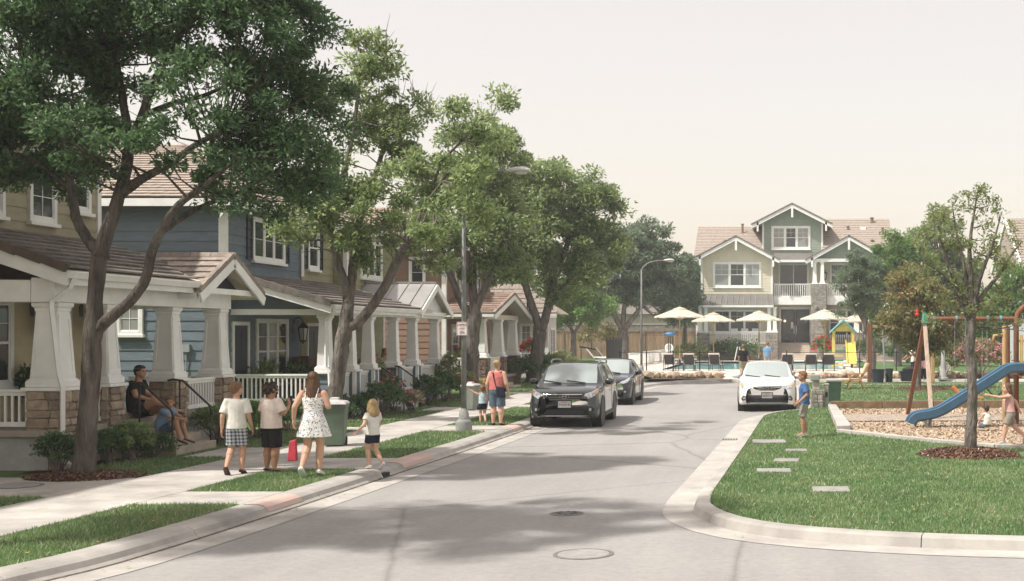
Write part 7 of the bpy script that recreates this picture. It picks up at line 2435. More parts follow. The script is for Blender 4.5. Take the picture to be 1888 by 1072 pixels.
# ------------------------------------------------------------------ playground
M_REDW = mat('red brown timber', (0.2, 0.085, 0.045), .75, .25, 5, .3, 30, stretch=(3, 3, .5))
M_PALEW = mat('sun bleached timber', (0.5, 0.39, 0.31), .8, .2, 7, .4, 30, stretch=(3, 3, .5))
M_YELW = mat('yellow timber', (0.45, 0.3, 0.14), .7, .2, 5, .2, 30, stretch=(3, 3, .5))
M_SLIDE = mat('blue plastic slide', (0.045, 0.12, 0.2), .35, .12, 3, spec=.5)
M_CHAIN = mat('chain steel', (0.35, 0.35, 0.34), .4, .2, 60, metal=.7)
t = thing('swing_set', 'red brown timber swing frame with green caps over the wood chips', 'swing set', (5.2, 33.8, G), 'timber swing frames')
MB().tube([(3.88, 33.8, 2.83), (6.45, 33.8, 2.83)], .06, 12).build('beam', M_REDW, t, smooth='auto')
MB().bar((3.52, 34.75, G), (3.93, 33.86, 2.95), .125, .11, up=(1, 0, 0)).build('leg', M_REDW, t, bevel=.015)
MB().bar((3.98, 32.9, G), (3.88, 33.72, 2.78), .11, .11, up=(1, 0, 0)).build('leg', M_PALEW, t, bevel=.015)
MB().hexa([(3.8, 33.58, 2.7), (3.98, 33.58, 2.7), (3.98, 33.9, 2.7), (3.8, 33.9, 2.7), (3.83, 33.7, 3.0), (3.93, 33.7, 3.0), (3.93, 33.86, 2.98), (3.83, 33.86, 2.98)]).build('corner_cap', mat('green cap', (0.03, 0.2, 0.11), .4, .1), t, bevel=.02)
for xx in (4.15, 4.75, 5.0, 5.6, 5.95):
    MB().lathe((xx, 33.8, 2.83), [(.085, -.03), (.085, .03)], 12, ax=Matrix.Rotation(math.pi / 2, 3, 'Y')).build('hanger_band', mat('teal band', (0.12, 0.3, 0.3), .4, .1), t)


def chain(b, a, c, r=.012):
    a = Vector(a); c = Vector(c)
    n = int((c - a).length / .045)
    pts = []; rad = []
    for k in range(n + 1):
        pts.append(a + (c - a) * (k / n)); rad.append(r if k % 2 else r * .5)
    b.tube(pts, rad, 5)


def swing(label, x0, x1, z, kind):
    s = thing('swing', label, 'swing', ((x0 + x1) / 2, 33.8, z), 'swings hanging from the beam')
    for xx in (x0, x1):
        b = MB(); chain(b, (xx, 33.8, 2.75), (xx, 33.8, z + (.0 if kind != 'belt' else .12))); b.build('chain', M_CHAIN, s)
    if kind == 'board':
        MB().hexa([(x0 - .05, 33.66, z - .04), (x1 + .05, 33.66, z - .04), (x1 + .05, 33.94, z - .04), (x0 - .05, 33.94, z - .04), (x0 - .03, 33.68, z), (x1 + .03, 33.68, z), (x1 + .03, 33.92, z), (x0 - .03, 33.92, z)]).build('seat', mat('orange red seat', (0.5, 0.15, 0.08), .5, .1), s, bevel=.015)
    elif kind == 'belt':
        pts = [(x0 + (x1 - x0) * k / 10, 33.8, z + .12 - .2 * math.sin(math.pi * k / 10)) for k in range(11)]
        MB().loft([[(p[0], 33.7, p[2] - .012), (p[0], 33.9, p[2] - .012), (p[0], 33.9, p[2] + .012), (p[0], 33.7, p[2] + .012)] for p in pts]).build('seat', M_RUBBER, s, smooth=False)
    else:
        MB().tube([(x0, 33.8, z + .08), (x0 + .1, 33.8, z - .12)], .05, 10).build('grip', mat('orange grip', (0.6, 0.2, 0.06), .5, .1), s, smooth='auto')
    return s


swing('swing with a flat orange red board seat over the chips', 5.0, 5.45, .72, 'board')
swing('swing with a black curved belt seat near the girl', 5.58, 6.05, .82, 'belt')
s = thing('trapeze_grip', 'single chain with an orange grip hanging left of the swings', 'swing', (4.72, 33.8, .9))
b = MB(); chain(b, (4.7, 33.8, 2.75), (4.72, 33.8, .98)); b.build('chain', M_CHAIN, s)
MB().tube([(4.66, 33.8, 1.0), (4.82, 33.8, .8)], .055, 10).build('grip', mat('orange grip', (0.6, 0.2, 0.06), .5, .1), s, smooth='auto')

t = thing('play_tower', 'timber play tower with arched post and yellow panel at the right edge', 'play tower', (6.6, 31.2, G))
pts = [(5.92, 31.4, G), (5.92, 31.4, 2.7), (5.96, 31.4, 2.95), (6.1, 31.4, 3.1), (6.35, 31.4, 3.16), (6.7, 31.4, 3.16), (6.95, 31.4, 3.1), (7.08, 31.4, 2.95), (7.12, 31.4, 2.7), (7.12, 31.4, G)]
MB().tube(pts, .07, 10).build('arch', M_REDW, t, smooth=True)
MB().tube([(5.66, 31.6, G), (5.66, 31.6, 2.62), (5.66, 31.6, 2.66)], [.06, .06, .045], 12).build('post', M_YELW, t, smooth='auto')
MB().tube([(5.62, 31.6, 2.4), (5.4, 31.6, 2.38), (5.38, 31.6, 2.2)], .045, 8).build('handhold', M_YELW, t, smooth=True)
MB().tube([(7.12, 32.6, G), (7.12, 32.6, 2.6)], .065, 10).build('post', M_REDW, t, smooth='auto')
MB().tube([(5.92, 32.6, G), (5.92, 32.6, 2.6)], .065, 10).build('post', M_REDW, t, smooth='auto')
box('platform', M_REDW, t, 5.85, 7.2, 30.35, 32.7, 1.4, 1.5, bevel=.01)
for k in range(5):
    MB().tube([(6.05 + k * .1, 31.4, 1.55), (6.05 + k * .1, 31.4, 2.4)], .035, 8).build('panel_bar', mat('yellow bar', (0.62, 0.45, 0.08), .5, .1), t, smooth='auto')
for zz in (1.72, 2.25):
    MB().bar((5.95, 31.4, zz), (7.1, 31.4, zz), .06, .06).build('cross_bar', M_YELW, t)
sl = thing('slide', 'dark blue plastic slide running down from the play tower', 'slide', (4.5, 30.5, G))
path = [(5.98, 1.53), (5.75, 1.535), (5.55, 1.5), (5.35, 1.38), (4.6, .9), (4.05, .56), (3.85, .46), (3.6, .39), (3.38, .36), (3.28, .31), (3.24, .22)]
pp, _ = smooth_pts([(a, 0, b_) for a, b_ in path], [1] * len(path), 3)
prof = [(-.3, .17), (-.27, .19), (-.24, .17), (-.22, .03), (-.18, .0), (.18, .0), (.22, .03), (.24, .17), (.27, .19), (.3, .17), (.28, .0), (.22, -.05), (-.22, -.05), (-.28, .0)]
rings = []
for k, q in enumerate(pp):
    a = pp[max(0, k - 1)]; b_ = pp[min(len(pp) - 1, k + 1)]
    tx, tz = b_[0] - a[0], b_[2] - a[2]; L_ = math.hypot(tx, tz); nx, nz = tz / L_, -tx / L_
    rings.append([(q[0] + nx * h, 30.5 + w, q[2] + nz * h) for w, h in prof])
MB().loft(rings).build('chute', M_SLIDE, sl, smooth='auto')
for (xa, xb, ya) in ((3.56, 3.5, 30.36), (3.62, 3.68, 30.6)):
    MB().bar((xa, ya, G), (xb, ya, .38), .05, .07).build('leg', M_GALV, sl)

# far swing frame in the park
t = thing('swing_set', 'far red brown timber swing frame behind the wooden lounge chair', 'swing set', (5.5, 58.0, G), 'timber swing frames')
MB().bar((4.12, 58.0, G), (4.12, 58.0, 2.85), .2, .2).build('leg', M_REDW, t, bevel=.02)
MB().bar((7.1, 58.4, G), (7.1, 58.4, 2.85), .18, .18).build('leg', M_YELW, t, bevel=.02)
MB().bar((4.2, 58.0, 2.72), (7.05, 58.4, 2.72), .12, .14).build('beam', M_YELW, t, bevel=.015)
MB().tube([(4.72, 58.05, 2.65), (4.85, 57.9, G)], .04, 8).build('brace', M_GALV, t)

# small plastic playset with slide by the pool
t = thing('playset', 'small yellow playhouse with teal roof and yellow slide by the pool', 'playset', (4.2, 83.0, G))
M_TEALR = mat('teal roof', (0.16, 0.38, 0.36), .5, .1); M_YELP = mat('yellow plastic', (0.7, 0.5, 0.13), .45, .1); M_GRNP = mat('green plastic', (0.06, 0.25, 0.14), .45, .1)
for (xx, yy) in ((3.5, 82.4), (4.75, 82.4), (3.5, 83.6), (4.75, 83.6)):
    MB().bar((xx, yy, G), (xx, yy, 2.55), .17, .17).build('post', M_YELP, t, bevel=.02)
for (xe, s) in ((3.25, 1), (5.0, -1)):
    MB().hexa([(xe, 82.1, 2.4), (xe, 83.9, 2.4), (xe + .001, 83.9, 2.48), (xe + .001, 82.1, 2.48), (4.125, 82.1, 3.2), (4.125, 83.9, 3.2), (4.125, 83.9, 3.3), (4.125, 82.1, 3.3)][:4] + [(4.125, 82.1, 3.2), (4.125, 83.9, 3.2), (4.125, 83.9, 3.3), (4.125, 82.1, 3.3)]).build('roof', M_TEALR, t)
MB().prism([(3.45, 82.35, 2.5), (4.8, 82.35, 2.5), (4.125, 82.35, 3.12)], (0, .06, 0)).build('gable_board', M_YELP, t)
box('platform', M_GRNP, t, 3.45, 4.8, 82.4, 83.6, 1.15, 1.27)
for k in range(3):
    box('step', M_GRNP if k % 2 else M_YELP, t, 3.5, 4.1, 81.6 - .0 + .2 * k, 82.3, .25 + .3 * k, .35 + .3 * k)
rings = []
for (yy, zz) in ((82.6, 1.75), (82.3, 1.6), (81.7, 1.05), (81.1, .62), (80.7, .45), (80.4, .42)):
    rings.append([(4.25, yy, zz + .22), (4.31, yy, zz + .22), (4.33, yy, zz + .04), (4.82, yy, zz + .04), (4.84, yy, zz + .22), (4.9, yy, zz + .22), (4.88, yy, zz - .03), (4.27, yy, zz - .03)])
MB().loft(rings).build('slide', mat('bright yellow slide', (0.78, 0.6, 0.12), .4, .08), t)
MB().bar((4.58, 80.6, G), (4.58, 80.6, .42), .12, .1).build('slide_leg', M_BLACK, t)

# wooden lounge chair with cushions
t = thing('garden_lounger', 'wooden lounge chair with striped cushions on the right lawn', 'chair', (3.0, 51.5, G))
M_TEAK = mat('teak', (0.4, 0.24, 0.1), .6, .2, 6, stretch=(3, 3, 1)); M_CUSH = mat('striped cushion', (0.62, 0.5, 0.36), .9, .2, 30, stretch=(1, 1, 6))
for yy in (51.15, 51.85):
    MB().bar((2.42, yy, .45), (3.35, yy, .42), .05, .07).build('side_rail', M_TEAK, t)
    MB().bar((2.45, yy, G), (2.4, yy, .45), .06, .06).build('leg', M_TEAK, t); MB().bar((3.45, yy, G), (3.15, yy, .72), .06, .06).build('leg', M_TEAK, t)
    MB().bar((2.75, yy, G), (2.85, yy, .7), .05, .05).build('leg', M_TEAK, t)
    MB().bar((2.72, yy, .72), (3.4, yy, .76), .09, .04).build('armrest', M_TEAK, t)
    MB().bar((3.2, yy, .38), (3.62, yy, 1.2), .05, .06).build('back_post', M_TEAK, t)
MB().hexa([(2.35, 51.18, .46), (3.25, 51.18, .44), (3.25, 51.82, .44), (2.35, 51.82, .46), (2.35, 51.18, .56), (3.22, 51.18, .55), (3.22, 51.82, .55), (2.35, 51.82, .56)]).build('seat_cushion', M_CUSH, t, bevel=.03)
MB().hexa([(3.2, 51.18, .5), (3.3, 51.18, .46), (3.3, 51.82, .46), (3.2, 51.82, .5), (3.5, 51.18, 1.2), (3.62, 51.18, 1.17), (3.62, 51.82, 1.17), (3.5, 51.82, 1.2)]).build('back_cushion', M_CUSH, t, bevel=.03)

# dark bins by the far swing frame
for k, (xx, yy, r, h, lb) in enumerate(((4.45, 57.3, .3, .58, 'wide dark blue tub beside the far swing frame'), (5.0, 57.6, .17, .6, 'narrow dark bin right of the dark blue tub'))):
    t = thing('tub', lb, 'bin', (xx, yy, G))
    MB().lathe((xx, yy, G), [(r * .85, 0), (r, h), (r * 1.08, h), (r * 1.08, h + .05), (r * .95, h + .05), (r * .9, h - .1)], 20).build('body', mat('dark blue plastic', (0.022, 0.03, 0.045), .5, .15, 4), t, smooth='auto')
    MB().tube([(xx - r, yy - r * .4, G + h * .7), (xx - r * 1.2, yy - r * .5, G + h * .6), (xx - r, yy - r * .5, G + h * .5)], .015, 6).build('handle', M_BLACK, t)
t = thing('garden_cart', 'open dark cart with a bag on top by the man in white', 'cart', (5.95, 58.0, G))
MB().loft([[(5.95 - w, 58 - d, z), (5.95 + w, 58 - d, z), (5.95 + w, 58 + d, z), (5.95 - w, 58 + d, z)] for w, d, z in ((.36, .3, G + .06), (.44, .36, .62), (.46, .38, .62), (.46, .38, .66))]).build('tub', mat('dark blue plastic', (0.022, 0.03, 0.045), .5, .15, 4), t, bevel=.02)
MB().sphere((5.98, 57.95, .72), (.36, .26, .13), 12, 7).build('bag', M_RUBBER, t, smooth=True)
MB().tube([(6.3, 58, .6), (6.55, 58, .75), (6.6, 58, .85)], .02, 6).build('handle', M_BLACK, t)
# park post and white buckets
t = thing('park_post', 'grey steel park lamp post on a wide foot beside shrubs', 'post', (7.95, 61.2, G))
MB().lathe((7.95, 61.2, G), [(.26, 0), (.26, .1), (.19, .13), (.12, .5), (.1, .55), (.085, 3.4), (.05, 3.45)], 16).build('shaft', M_GALV, t, smooth='auto')
MB().lathe((7.95, 61.2, 3.55), [(.1, 0), (.2, .12), (.2, .3), (.08, .4)], 12).build('lamp_head', M_LAMPGL, t, smooth='auto')
for (xx, yy, s, lb) in ((8.75, 66.5, .32, 'white bucket on the lawn right of the park post'),):
    t = thing('bucket', lb, 'bucket', (xx, yy, G + .5))
    MB().lathe((xx, yy, G), [(s * .8, 0), (s, .7), (s * 1.05, .72)], 14).build('body', M_WHITE, t, smooth='auto'); MB().lathe((xx, yy, G + .72), [(s * 1.05, 0), (s * .9, .06), (.02, .08)], 14).build('lid', M_WHITE, t)
t = thing('bird_feeder', 'small red lantern feeder hanging in the reddish tree', 'bird feeder', (5.5, 50.4, 3.2))
MB().lathe((5.5, 50.4, 3.13), [(.09, 0), (.1, .06), (.06, .1), (.07, .2), (.03, .3), (.02, .32)], 12).build('body', mat('feeder red', (0.6, 0.05, 0.04), .4, .1), t, smooth='auto'); MB().tube([(5.5, 50.4, 3.45), (5.5, 50.42, 3.9)], .006, 5).build('hook', M_BLACK, t)

# ------------------------------------------------------------------ pool surround
def iron_fence(label, pts, h, step, pick, post_every=2):
    t = thing('iron_fence', label, 'fence', (*pts[0], G), 'black iron fences')
    for (a, c) in zip(pts[:-1], pts[1:]):
        a = Vector((*a, G)); c = Vector((*c, G)); L = (c - a).length; d = (c - a) / L
        for z in ((h, .12) if not pick else (h - .03, .12)):
            MB().bar(a + Vector((0, 0, z)), c + Vector((0, 0, z)), .022, .03).build('rail', M_BLACK, t)
        n = int(L / step)
        for k in range(n + 1):
            p = a + d * (k * step)
            MB().bar(p, p + Vector((0, 0, h + .08)), .06, .06).build('post', M_BLACK, t)
        if pick:
            pm = MB().box(-.011, .011, -.011, .011, .08, h).mesh('picket', M_BLACK)
            for k in range(int(L / pick)):
                p = a + d * (k * pick + pick / 2)
                piece('picket', pm, t, p)
    return t


iron_fence('low black iron pool fence left of the path with rocks at its foot', [(-8.6, 66.6), (-2.95, 66.6)], 1.25, 1.42, None)
iron_fence('low black iron pool fence behind the white car and the lawn', [(.3, 66.6), (12.3, 66.6)], 1.25, 1.95, None)
iron_fence('tall black picket fence running away beside the far street lamp', [(-9.3, 66.6), (-10.2, 80)], 1.95, 2.6, .13)
iron_fence('tall black iron fence with thin rails beyond the white pool rail', [(-10.2, 92), (-4.9, 93)], 2.1, 1.9, None)
wr_ = thing('white_rail', 'low white balustrade along the left edge of the pool deck', 'railing', (-9.6, 92, G))
railing(wr_, (-10.0, 82), (-9.1, 101), G + .05, G + .95, step=.28, bw=.07)

lp = thing('pool_lounger', 'x', 'lounger', (0, 0, 0), 'sun loungers along the pool edge')
M_SLING = mat('dark sling fabric', (0.045, 0.045, 0.05), .8, .15, 20); M_LFR = mat('pale aluminium frame', (0.55, 0.52, 0.47), .45, .1)
for s in (-1, 1):
    MB().tube([(s * .3, .62, .34), (s * .3, -.35, .36), (s * .3, -.72, 1.0)], .025, 8).build('side_rail', M_LFR, lp)
    for yy in (.5, -.25):
        MB().tube([(s * .3, yy, .34), (s * .32, yy + .05, .0)], .022, 8).build('leg', M_BLACK, lp)
    MB().tube([(s * .34, .1, .34), (s * .36, .1, .58), (s * .36, -.42, .6), (s * .32, -.48, .55)], .02, 8).build('armrest', M_BLACK, lp)
    MB().tube([(s * .3, -.62, .8), (s * .3, -.75, .0)], .02, 6).build('leg', M_BLACK, lp)
MB().hexa([(-.29, -.35, .35), (.29, -.35, .35), (.29, .62, .33), (-.29, .62, .33), (-.29, -.35, .37), (.29, -.35, .37), (.29, .62, .35), (-.29, .62, .35)]).build('seat_sling', M_SLING, lp)
MB().hexa([(-.29, -.36, .38), (.29, -.36, .38), (.29, -.34, .39), (-.29, -.34, .39), (-.29, -.7, .93), (.29, -.7, .93), (.29, -.68, .95), (-.29, -.68, .95)]).build('back_sling', M_SLING, lp)
MB().obox((0, -.715, .97), (.62, .06, .09)).build('head_bar', M_LFR, lp, bevel=.015)
LX = [(-6.62, 75.2, 'leftmost dark sling lounger at the pool edge'), (-5.5, 75.0, 'second dark sling lounger from the left at the pool edge'), (-3.92, 75.3, 'third dark lounger just left of the boy in black'), (.36, 75.4, 'dark lounger right behind the white car roof'), (1.8, 75.2, 'dark lounger second from the right at the pool'), (2.88, 75.1, 'rightmost dark lounger at the pool edge')]
for k, (xx, yy, lb) in enumerate(LX):
    o = lp if k == 0 else copy_tree(lp)
    o.location = (xx, yy, G + .008); o.rotation_euler = (0, 0, random.uniform(-.15, .15)); o['label'] = lb; o.scale = (1.05, 1.05, 1.05)
wl_ = thing('white_lounger', 'x', 'lounger', (0, 0, 0), 'white loungers on the park lawn')
for s in (-1, 1):
    MB().tube([(.9, s * .28, .32), (-.3, s * .28, .34), (-.85, s * .28, 1.05)], .03, 8).build('side_rail', M_WHITE, wl_)
    for xx in (.75, -.2):
        MB().tube([(xx, s * .28, .33), (xx + .06, s * .3, 0)], .025, 6).build('leg', M_GALV, wl_)
MB().hexa([(-.3, -.27, .36), (.9, -.27, .34), (.9, .27, .34), (-.3, .27, .36), (-.3, -.27, .41), (.9, -.27, .39), (.9, .27, .39), (-.3, .27, .41)]).build('seat_pad', M_WHITE, wl_)
MB().hexa([(-.85, -.27, 1.04), (-.28, -.27, .38), (-.28, .27, .38), (-.85, .27, 1.04), (-.82, -.27, 1.1), (-.25, -.27, .43), (-.25, .27, .43), (-.82, .27, 1.1)]).build('back_pad', M_WHITE, wl_)
for k, (xx, yy, lb) in enumerate(((-14.3, 97, 'nearest white lounger on the park lawn by the iron fence'), (-13.9, 99.5, 'middle of three white loungers on the park lawn'), (-13.3, 102, 'farthest white lounger on the park lawn'))):
    o = wl_ if k == 0 else copy_tree(wl_)
    o.location = (xx, yy, G + .004); o.rotation_euler = (0, 0, .15); o['label'] = lb

# parasols
um = thing('parasol', 'x', 'parasol', (0, 0, 0), 'cream parasols round the pool')
M_CANV = leaf_mat('cream canvas', (0.66, 0.56, 0.46), (0.74, 0.64, 0.54), .3)
MB().tube([(0, 0, 0), (0, 0, 3.4)], .045, 10).build('pole', M_TEAK, um)
N = 8
R1, R2 = 1.75, .36
cv = MB()
v = []; f_ = []
rows = [(R2, 3.42), (R2 * 2, 3.31), (R1 * .7, 3.12), (R1, 2.96), (R1, 2.85)]
for r, z in rows:
    for k in range(N * 2):
        a = math.pi * k / N
        rr = r * (1 if k % 2 == 0 else math.cos(math.pi / N) * .99)
        zz = z - (0 if k % 2 == 0 else .05 * r / R1)
        v.append((rr * math.cos(a), rr * math.sin(a), zz if r < R1 or z > 2.9 else z + (0 if k % 2 == 0 else .06)))
for j in range(len(rows) - 1):
    for k in range(N * 2):
        f_.append((j * 2 * N + k, (j + 1) * 2 * N + k, (j + 1) * 2 * N + (k + 1) % (2 * N), j * 2 * N + (k + 1) % (2 * N)))
cv.v = v; cv.f = f_; cv.m = [0] * len(f_)
cv.build('canopy', M_CANV, um)
tp = MB(); v = []
for r, z in ((.02, 3.56), (R2 * 1.3, 3.44), (R2 * 1.3, 3.38)):
    for k in range(16): v.append((r * math.cos(k * math.pi / 8), r * math.sin(k * math.pi / 8), z))
tp.v = v; tp.f = [(j * 16 + k, (j + 1) * 16 + k, (j + 1) * 16 + (k + 1) % 16, j * 16 + (k + 1) % 16) for j in range(2) for k in range(16)]; tp.m = [0] * 32
tp.build('vent_cap', M_CANV, um)
MB().sphere((0, 0, 3.58), .05, 8, 6).build('finial', M_TEAK, um)
for k in range(8):
    a = math.pi * k / 4
    MB().bar((0.05 * math.cos(a), .05 * math.sin(a), 2.75), (R1 * .6 * math.cos(a), R1 * .6 * math.sin(a), 3.1), .03, .02).build('rib', M_TEAK, um)
MB().lathe((0, 0, 0), [(.3, 0), (.3, .06), (.1, .1), (.06, .3)], 14).build('base', M_BLACK, um)
UX = [(-7.35, 90.5, 1.06, 'leftmost cream parasol at the pool'), (-5.2, 96, .98, 'second cream parasol, overlapping the leftmost one'), (-1.65, 93.5, 1.0, 'cream parasol in front of the club house entrance'), (3.2, 92, 1.02, 'cream parasol left of the yellow playhouse roof'), (6.1, 97, .98, 'rightmost cream parasol partly hidden by the pine')]
for k, (xx, yy, s, lb) in enumerate(UX):
    o = um if k == 0 else copy_tree(um)
    o.location = (xx, yy, G + .006); o.scale = (s, s, s * 1.1); o['label'] = lb; o.rotation_euler = (0, 0, k * .3)
# white table with a cylinder, patio chairs, easel, post light
t = thing('pool_table', 'white table with a white cylinder on it left of the pool', 'table', (-9.0, 96, G))
MB().lathe((-9.0, 96, .82), [(.75, 0), (.75, .06)], 20).build('table_top', M_WHITE, t); MB().tube([(-9, 96, G), (-9, 96, .82)], .06, 8).build('leg', M_WHITE, t)
MB().lathe((-9.6, 96.3, .82), [(.5, 0), (.5, .04)], 16).build('side_shelf', M_WHITE, t)
b = thing('white_cylinder', 'white drum lying on the white pool table', 'drum', (-8.6, 96, .9))
MB().lathe((-8.6, 96, 1.2), [(.3, -.3), (.32, -.28), (.32, .28), (.3, .3)], 18, ax=Matrix.Rotation(math.radians(75), 3, 'X')).build('drum', M_WHITE, b, smooth='auto'); MB().lathe((-8.6, 96, 1.2), [(.24, .29), (.24, .31)], 14, ax=Matrix.Rotation(math.radians(75), 3, 'X')).build('end_cap', M_BINL, b)
t = thing('fence_lamp', 'small bright blue lamp cap on a black post by the pool fence', 'lamp', (-8.2, 92.3, G))
MB().tube([(-8.2, 92.3, G), (-8.2, 92.3, 2.2)], .04, 8).build('post', M_BLACK, t); MB().sphere((-8.2, 92.3, 2.3), (.45, .25, .16), 12, 6).build('cap', mat('bright blue plastic', (0.06, 0.2, 0.45), .4, .1), t, smooth=True)
pc = thing('patio_chair', 'x', 'chair', (0, 0, 0), 'white chairs on the club house terrace')
for sx_ in (-1, 1):
    for sy_ in (-1, 1):
        MB().bar((sx_ * .24, sy_ * .24, 0), (sx_ * .22, sy_ * .22, .45), .04, .04).build('leg', M_WHITE, pc)
    MB().bar((sx_ * .23, -.23, .45), (sx_ * .23, -.32, 1.0), .04, .04).build('back_post', M_WHITE, pc)
box('seat', M_WHITE, pc, -.26, .26, -.26, .26, .43, .47); MB().hexa([(-.24, -.26, .6), (.24, -.26, .6), (.24, -.23, .6), (-.24, -.23, .6), (-.24, -.33, 1.02), (.24, -.33, 1.02), (.24, -.3, 1.02), (-.24, -.3, 1.02)]).build('backrest', M_WHITE, pc)
for k, (xx, lb) in enumerate(((-3.9, 'left white chair on the club house porch'), (-3.05, 'middle white chair on the club house porch'), (-2.2, 'right white chair on the club house porch'))):
    o = pc if k == 0 else copy_tree(pc)
    o.location = (xx, 104.0, 1.425); o['label'] = lb; o.rotation_euler = (0, 0, math.pi + random.uniform(-.2, .2)); o.scale = (1.2, 1.2, 1.3)
t = thing('easel', 'white A-shaped easel stand on the far pool side', 'easel', (-3.4, 99.2, G))
for s in (-1, 1): MB().bar((-3.4 + s * .3, 99.2, G), (-3.4 + s * .06, 99.2, 1.35), .07, .05).build('leg', M_WHITE, t)
MB().sphere((-3.4, 99.2, 1.5), (.22, .12, .22), 10, 6).build('board', M_BLACK, t, smooth=True)
t = thing('grill_stand', 'flat black topped stand on the lawn left of the white loungers', 'stand', (-14.9, 93, G))
MB().tube([(-14.9, 93, G), (-14.9, 93, 1.25)], .03, 8).build('pole', M_BLACK, t)
MB().hexa([(-15.0, 92.8, 1.3), (-13.8, 92.8, 1.12), (-13.8, 93.2, 1.12), (-15.0, 93.2, 1.3), (-15.0, 92.8, 1.42), (-13.8, 92.8, 1.2), (-13.8, 93.2, 1.2), (-15.0, 93.2, 1.42)]).build('top', M_BLACK, t)

# flag on the white house
fl = thing('flag', 'small red white and blue flag hanging by the white house', 'flag', (-12.35, 61.0, 3.2))
MB().tube([(-12.6, 61.3, 3.2), (-12.3, 61.0, 4.0)], .015, 6).build('staff', M_WHITE, fl)
for k in range(7):
    x0 = -12.42 + k * .055
    wav = .03 * math.sin(k * 1.7)
    MB().hexa([(x0, 60.98 + wav, 3.28 + .02 * k), (x0 + .055, 60.98 + wav, 3.28 + .02 * k), (x0 + .055, 61.0 + wav, 3.28 + .02 * k), (x0, 61.0 + wav, 3.28 + .02 * k), (x0, 60.98, 3.98), (x0 + .055, 60.98, 3.98), (x0 + .055, 61.0, 3.98), (x0, 61.0, 3.98)]).build('stripe', M_SRED if k % 2 == 0 else M_WHITE, fl)
MB().hexa([(-12.43, 60.955, 3.72), (-12.2, 60.955, 3.72), (-12.2, 60.975, 3.72), (-12.43, 60.975, 3.72), (-12.43, 60.955, 3.985), (-12.2, 60.955, 3.985), (-12.2, 60.975, 3.985), (-12.43, 60.975, 3.985)]).build('canton', mat('flag blue', (0.03, 0.05, 0.2), .7, .1), fl)

# things on the porches
def potted(label, x, y_, z, s, m, flowers=None):
    t = thing('potted_plant', label, 'plant', (x, y_, z))
    MB().lathe((x, y_, z), [(.11 * s, 0), (.16 * s, .26 * s), (.18 * s, .26 * s), (.18 * s, .31 * s), (.15 * s, .31 * s), (.14 * s, .27 * s)], 16).build('pot', mat('terracotta', (0.28, 0.12, 0.07), .8, .15, 6), t, smooth='auto')
    C = np.array([[x, y_, z + .5 * s]]) + RNG.normal(0, .1 * s, (9, 3))
    V, rn = leaf_cloud(C, 38, np.full(9, .2 * s), .16 * s, aspect=.3)
    o = bpy.data.objects.new('foliage', fast_mesh('foliage', V - np.array([x, y_, z]), 4, m, rn)); reg(o, t, Vector((x, y_, z)))
    if flowers:
        V, rn = leaf_cloud(C + np.array([0, -.05, .1]), 8, np.full(9, .2 * s), .07 * s, aspect=.9)
        o = bpy.data.objects.new('blossoms', fast_mesh('blossoms', V - np.array([x, y_, z]), 4, flowers, rn)); reg(o, t, Vector((x, y_, z)))


potted('tall potted plant on the tan porch behind the first pier', -14.1, 23.8, .81, 1.5, M_L_DARK)
potted('potted plant behind the white side railing of the blue porch', -13.9, 33.8, .55, 1.5, M_L_MID)
potted('leafy potted plant under the blue porch lantern', -13.3, 34.6, .55, 1.7, M_L_SHRUB)
potted('pot of pink flowers on the olive porch at the steps', -12.5, 37.3, .55, 1.6, M_L_MID, M_F_PINK)
potted('pot of red flowers beside the olive porch steps', -12.35, 38.3, .55, 1.3, M_L_MID, M_F_RED)
potted('red flowers in a pot on the brown house porch', -13.2, 52.6, .6, 1.8, M_L_MID, M_F_RED)
t = thing('porch_cabinet', 'reddish brown wooden cabinet on the blue porch', 'cabinet', (-14.1, 37.0, .55))
box('carcass', mat('mahogany', (0.12, 0.035, 0.02), .5, .2, 5), t, -14.35, -13.85, 36.6, 37.4, .6, 1.75, bevel=.01); box('plinth', M_DOOR, t, -14.33, -13.88, 36.63, 37.37, .551, .6)
for k in range(2): box('door_panel', mat('mahogany', (0.12, 0.035, 0.02), .5, .2, 5), t, -13.849, -13.83, 36.65 + k * .37, 36.98 + k * .37, .65, 1.7, bevel=.008)
t = thing('bistro_table', 'small white bistro table behind the blue porch railing', 'table', (-13.0, 35.6, .55))
MB().lathe((-13.0, 35.6, 1.25), [(.32, 0), (.33, .02), (.32, .04)], 20).build('table_top', M_WHITE, t); MB().tube([(-13.0, 35.6, .62), (-13.0, 35.6, 1.25)], .03, 8).build('stem', M_WHITE, t); MB().lathe((-13, 35.6, .55), [(.22, 0), (.2, .03), (.04, .07)], 14).build('foot', M_WHITE, t)
t = thing('porch_grill', 'grey lidded barbecue grill on the olive porch', 'grill', (-12.9, 39.9, .55))
for (a, c) in ((-.25, -.2), (.25, -.2), (-.25, .2), (.25, .2)): MB().bar((-12.9 + a, 39.9 + c, .55), (-12.9 + a * .9, 39.9 + c, 1.3), .035, .035).build('leg', M_BLACK, t)
MB().sphere((-12.9, 39.9, 1.4), (.36, .26, .24), 16, 8).build('lid', M_GALV, t, smooth=True); MB().tube([(-12.9, 39.6, 1.45), (-12.6, 39.58, 1.5), (-12.55, 39.7, 1.5)], .015, 6).build('handle', M_BLACK, t)
MB().box(-13.25, -12.55, 39.66, 40.14, 1.28, 1.36).build('tray', M_BLACK, t)
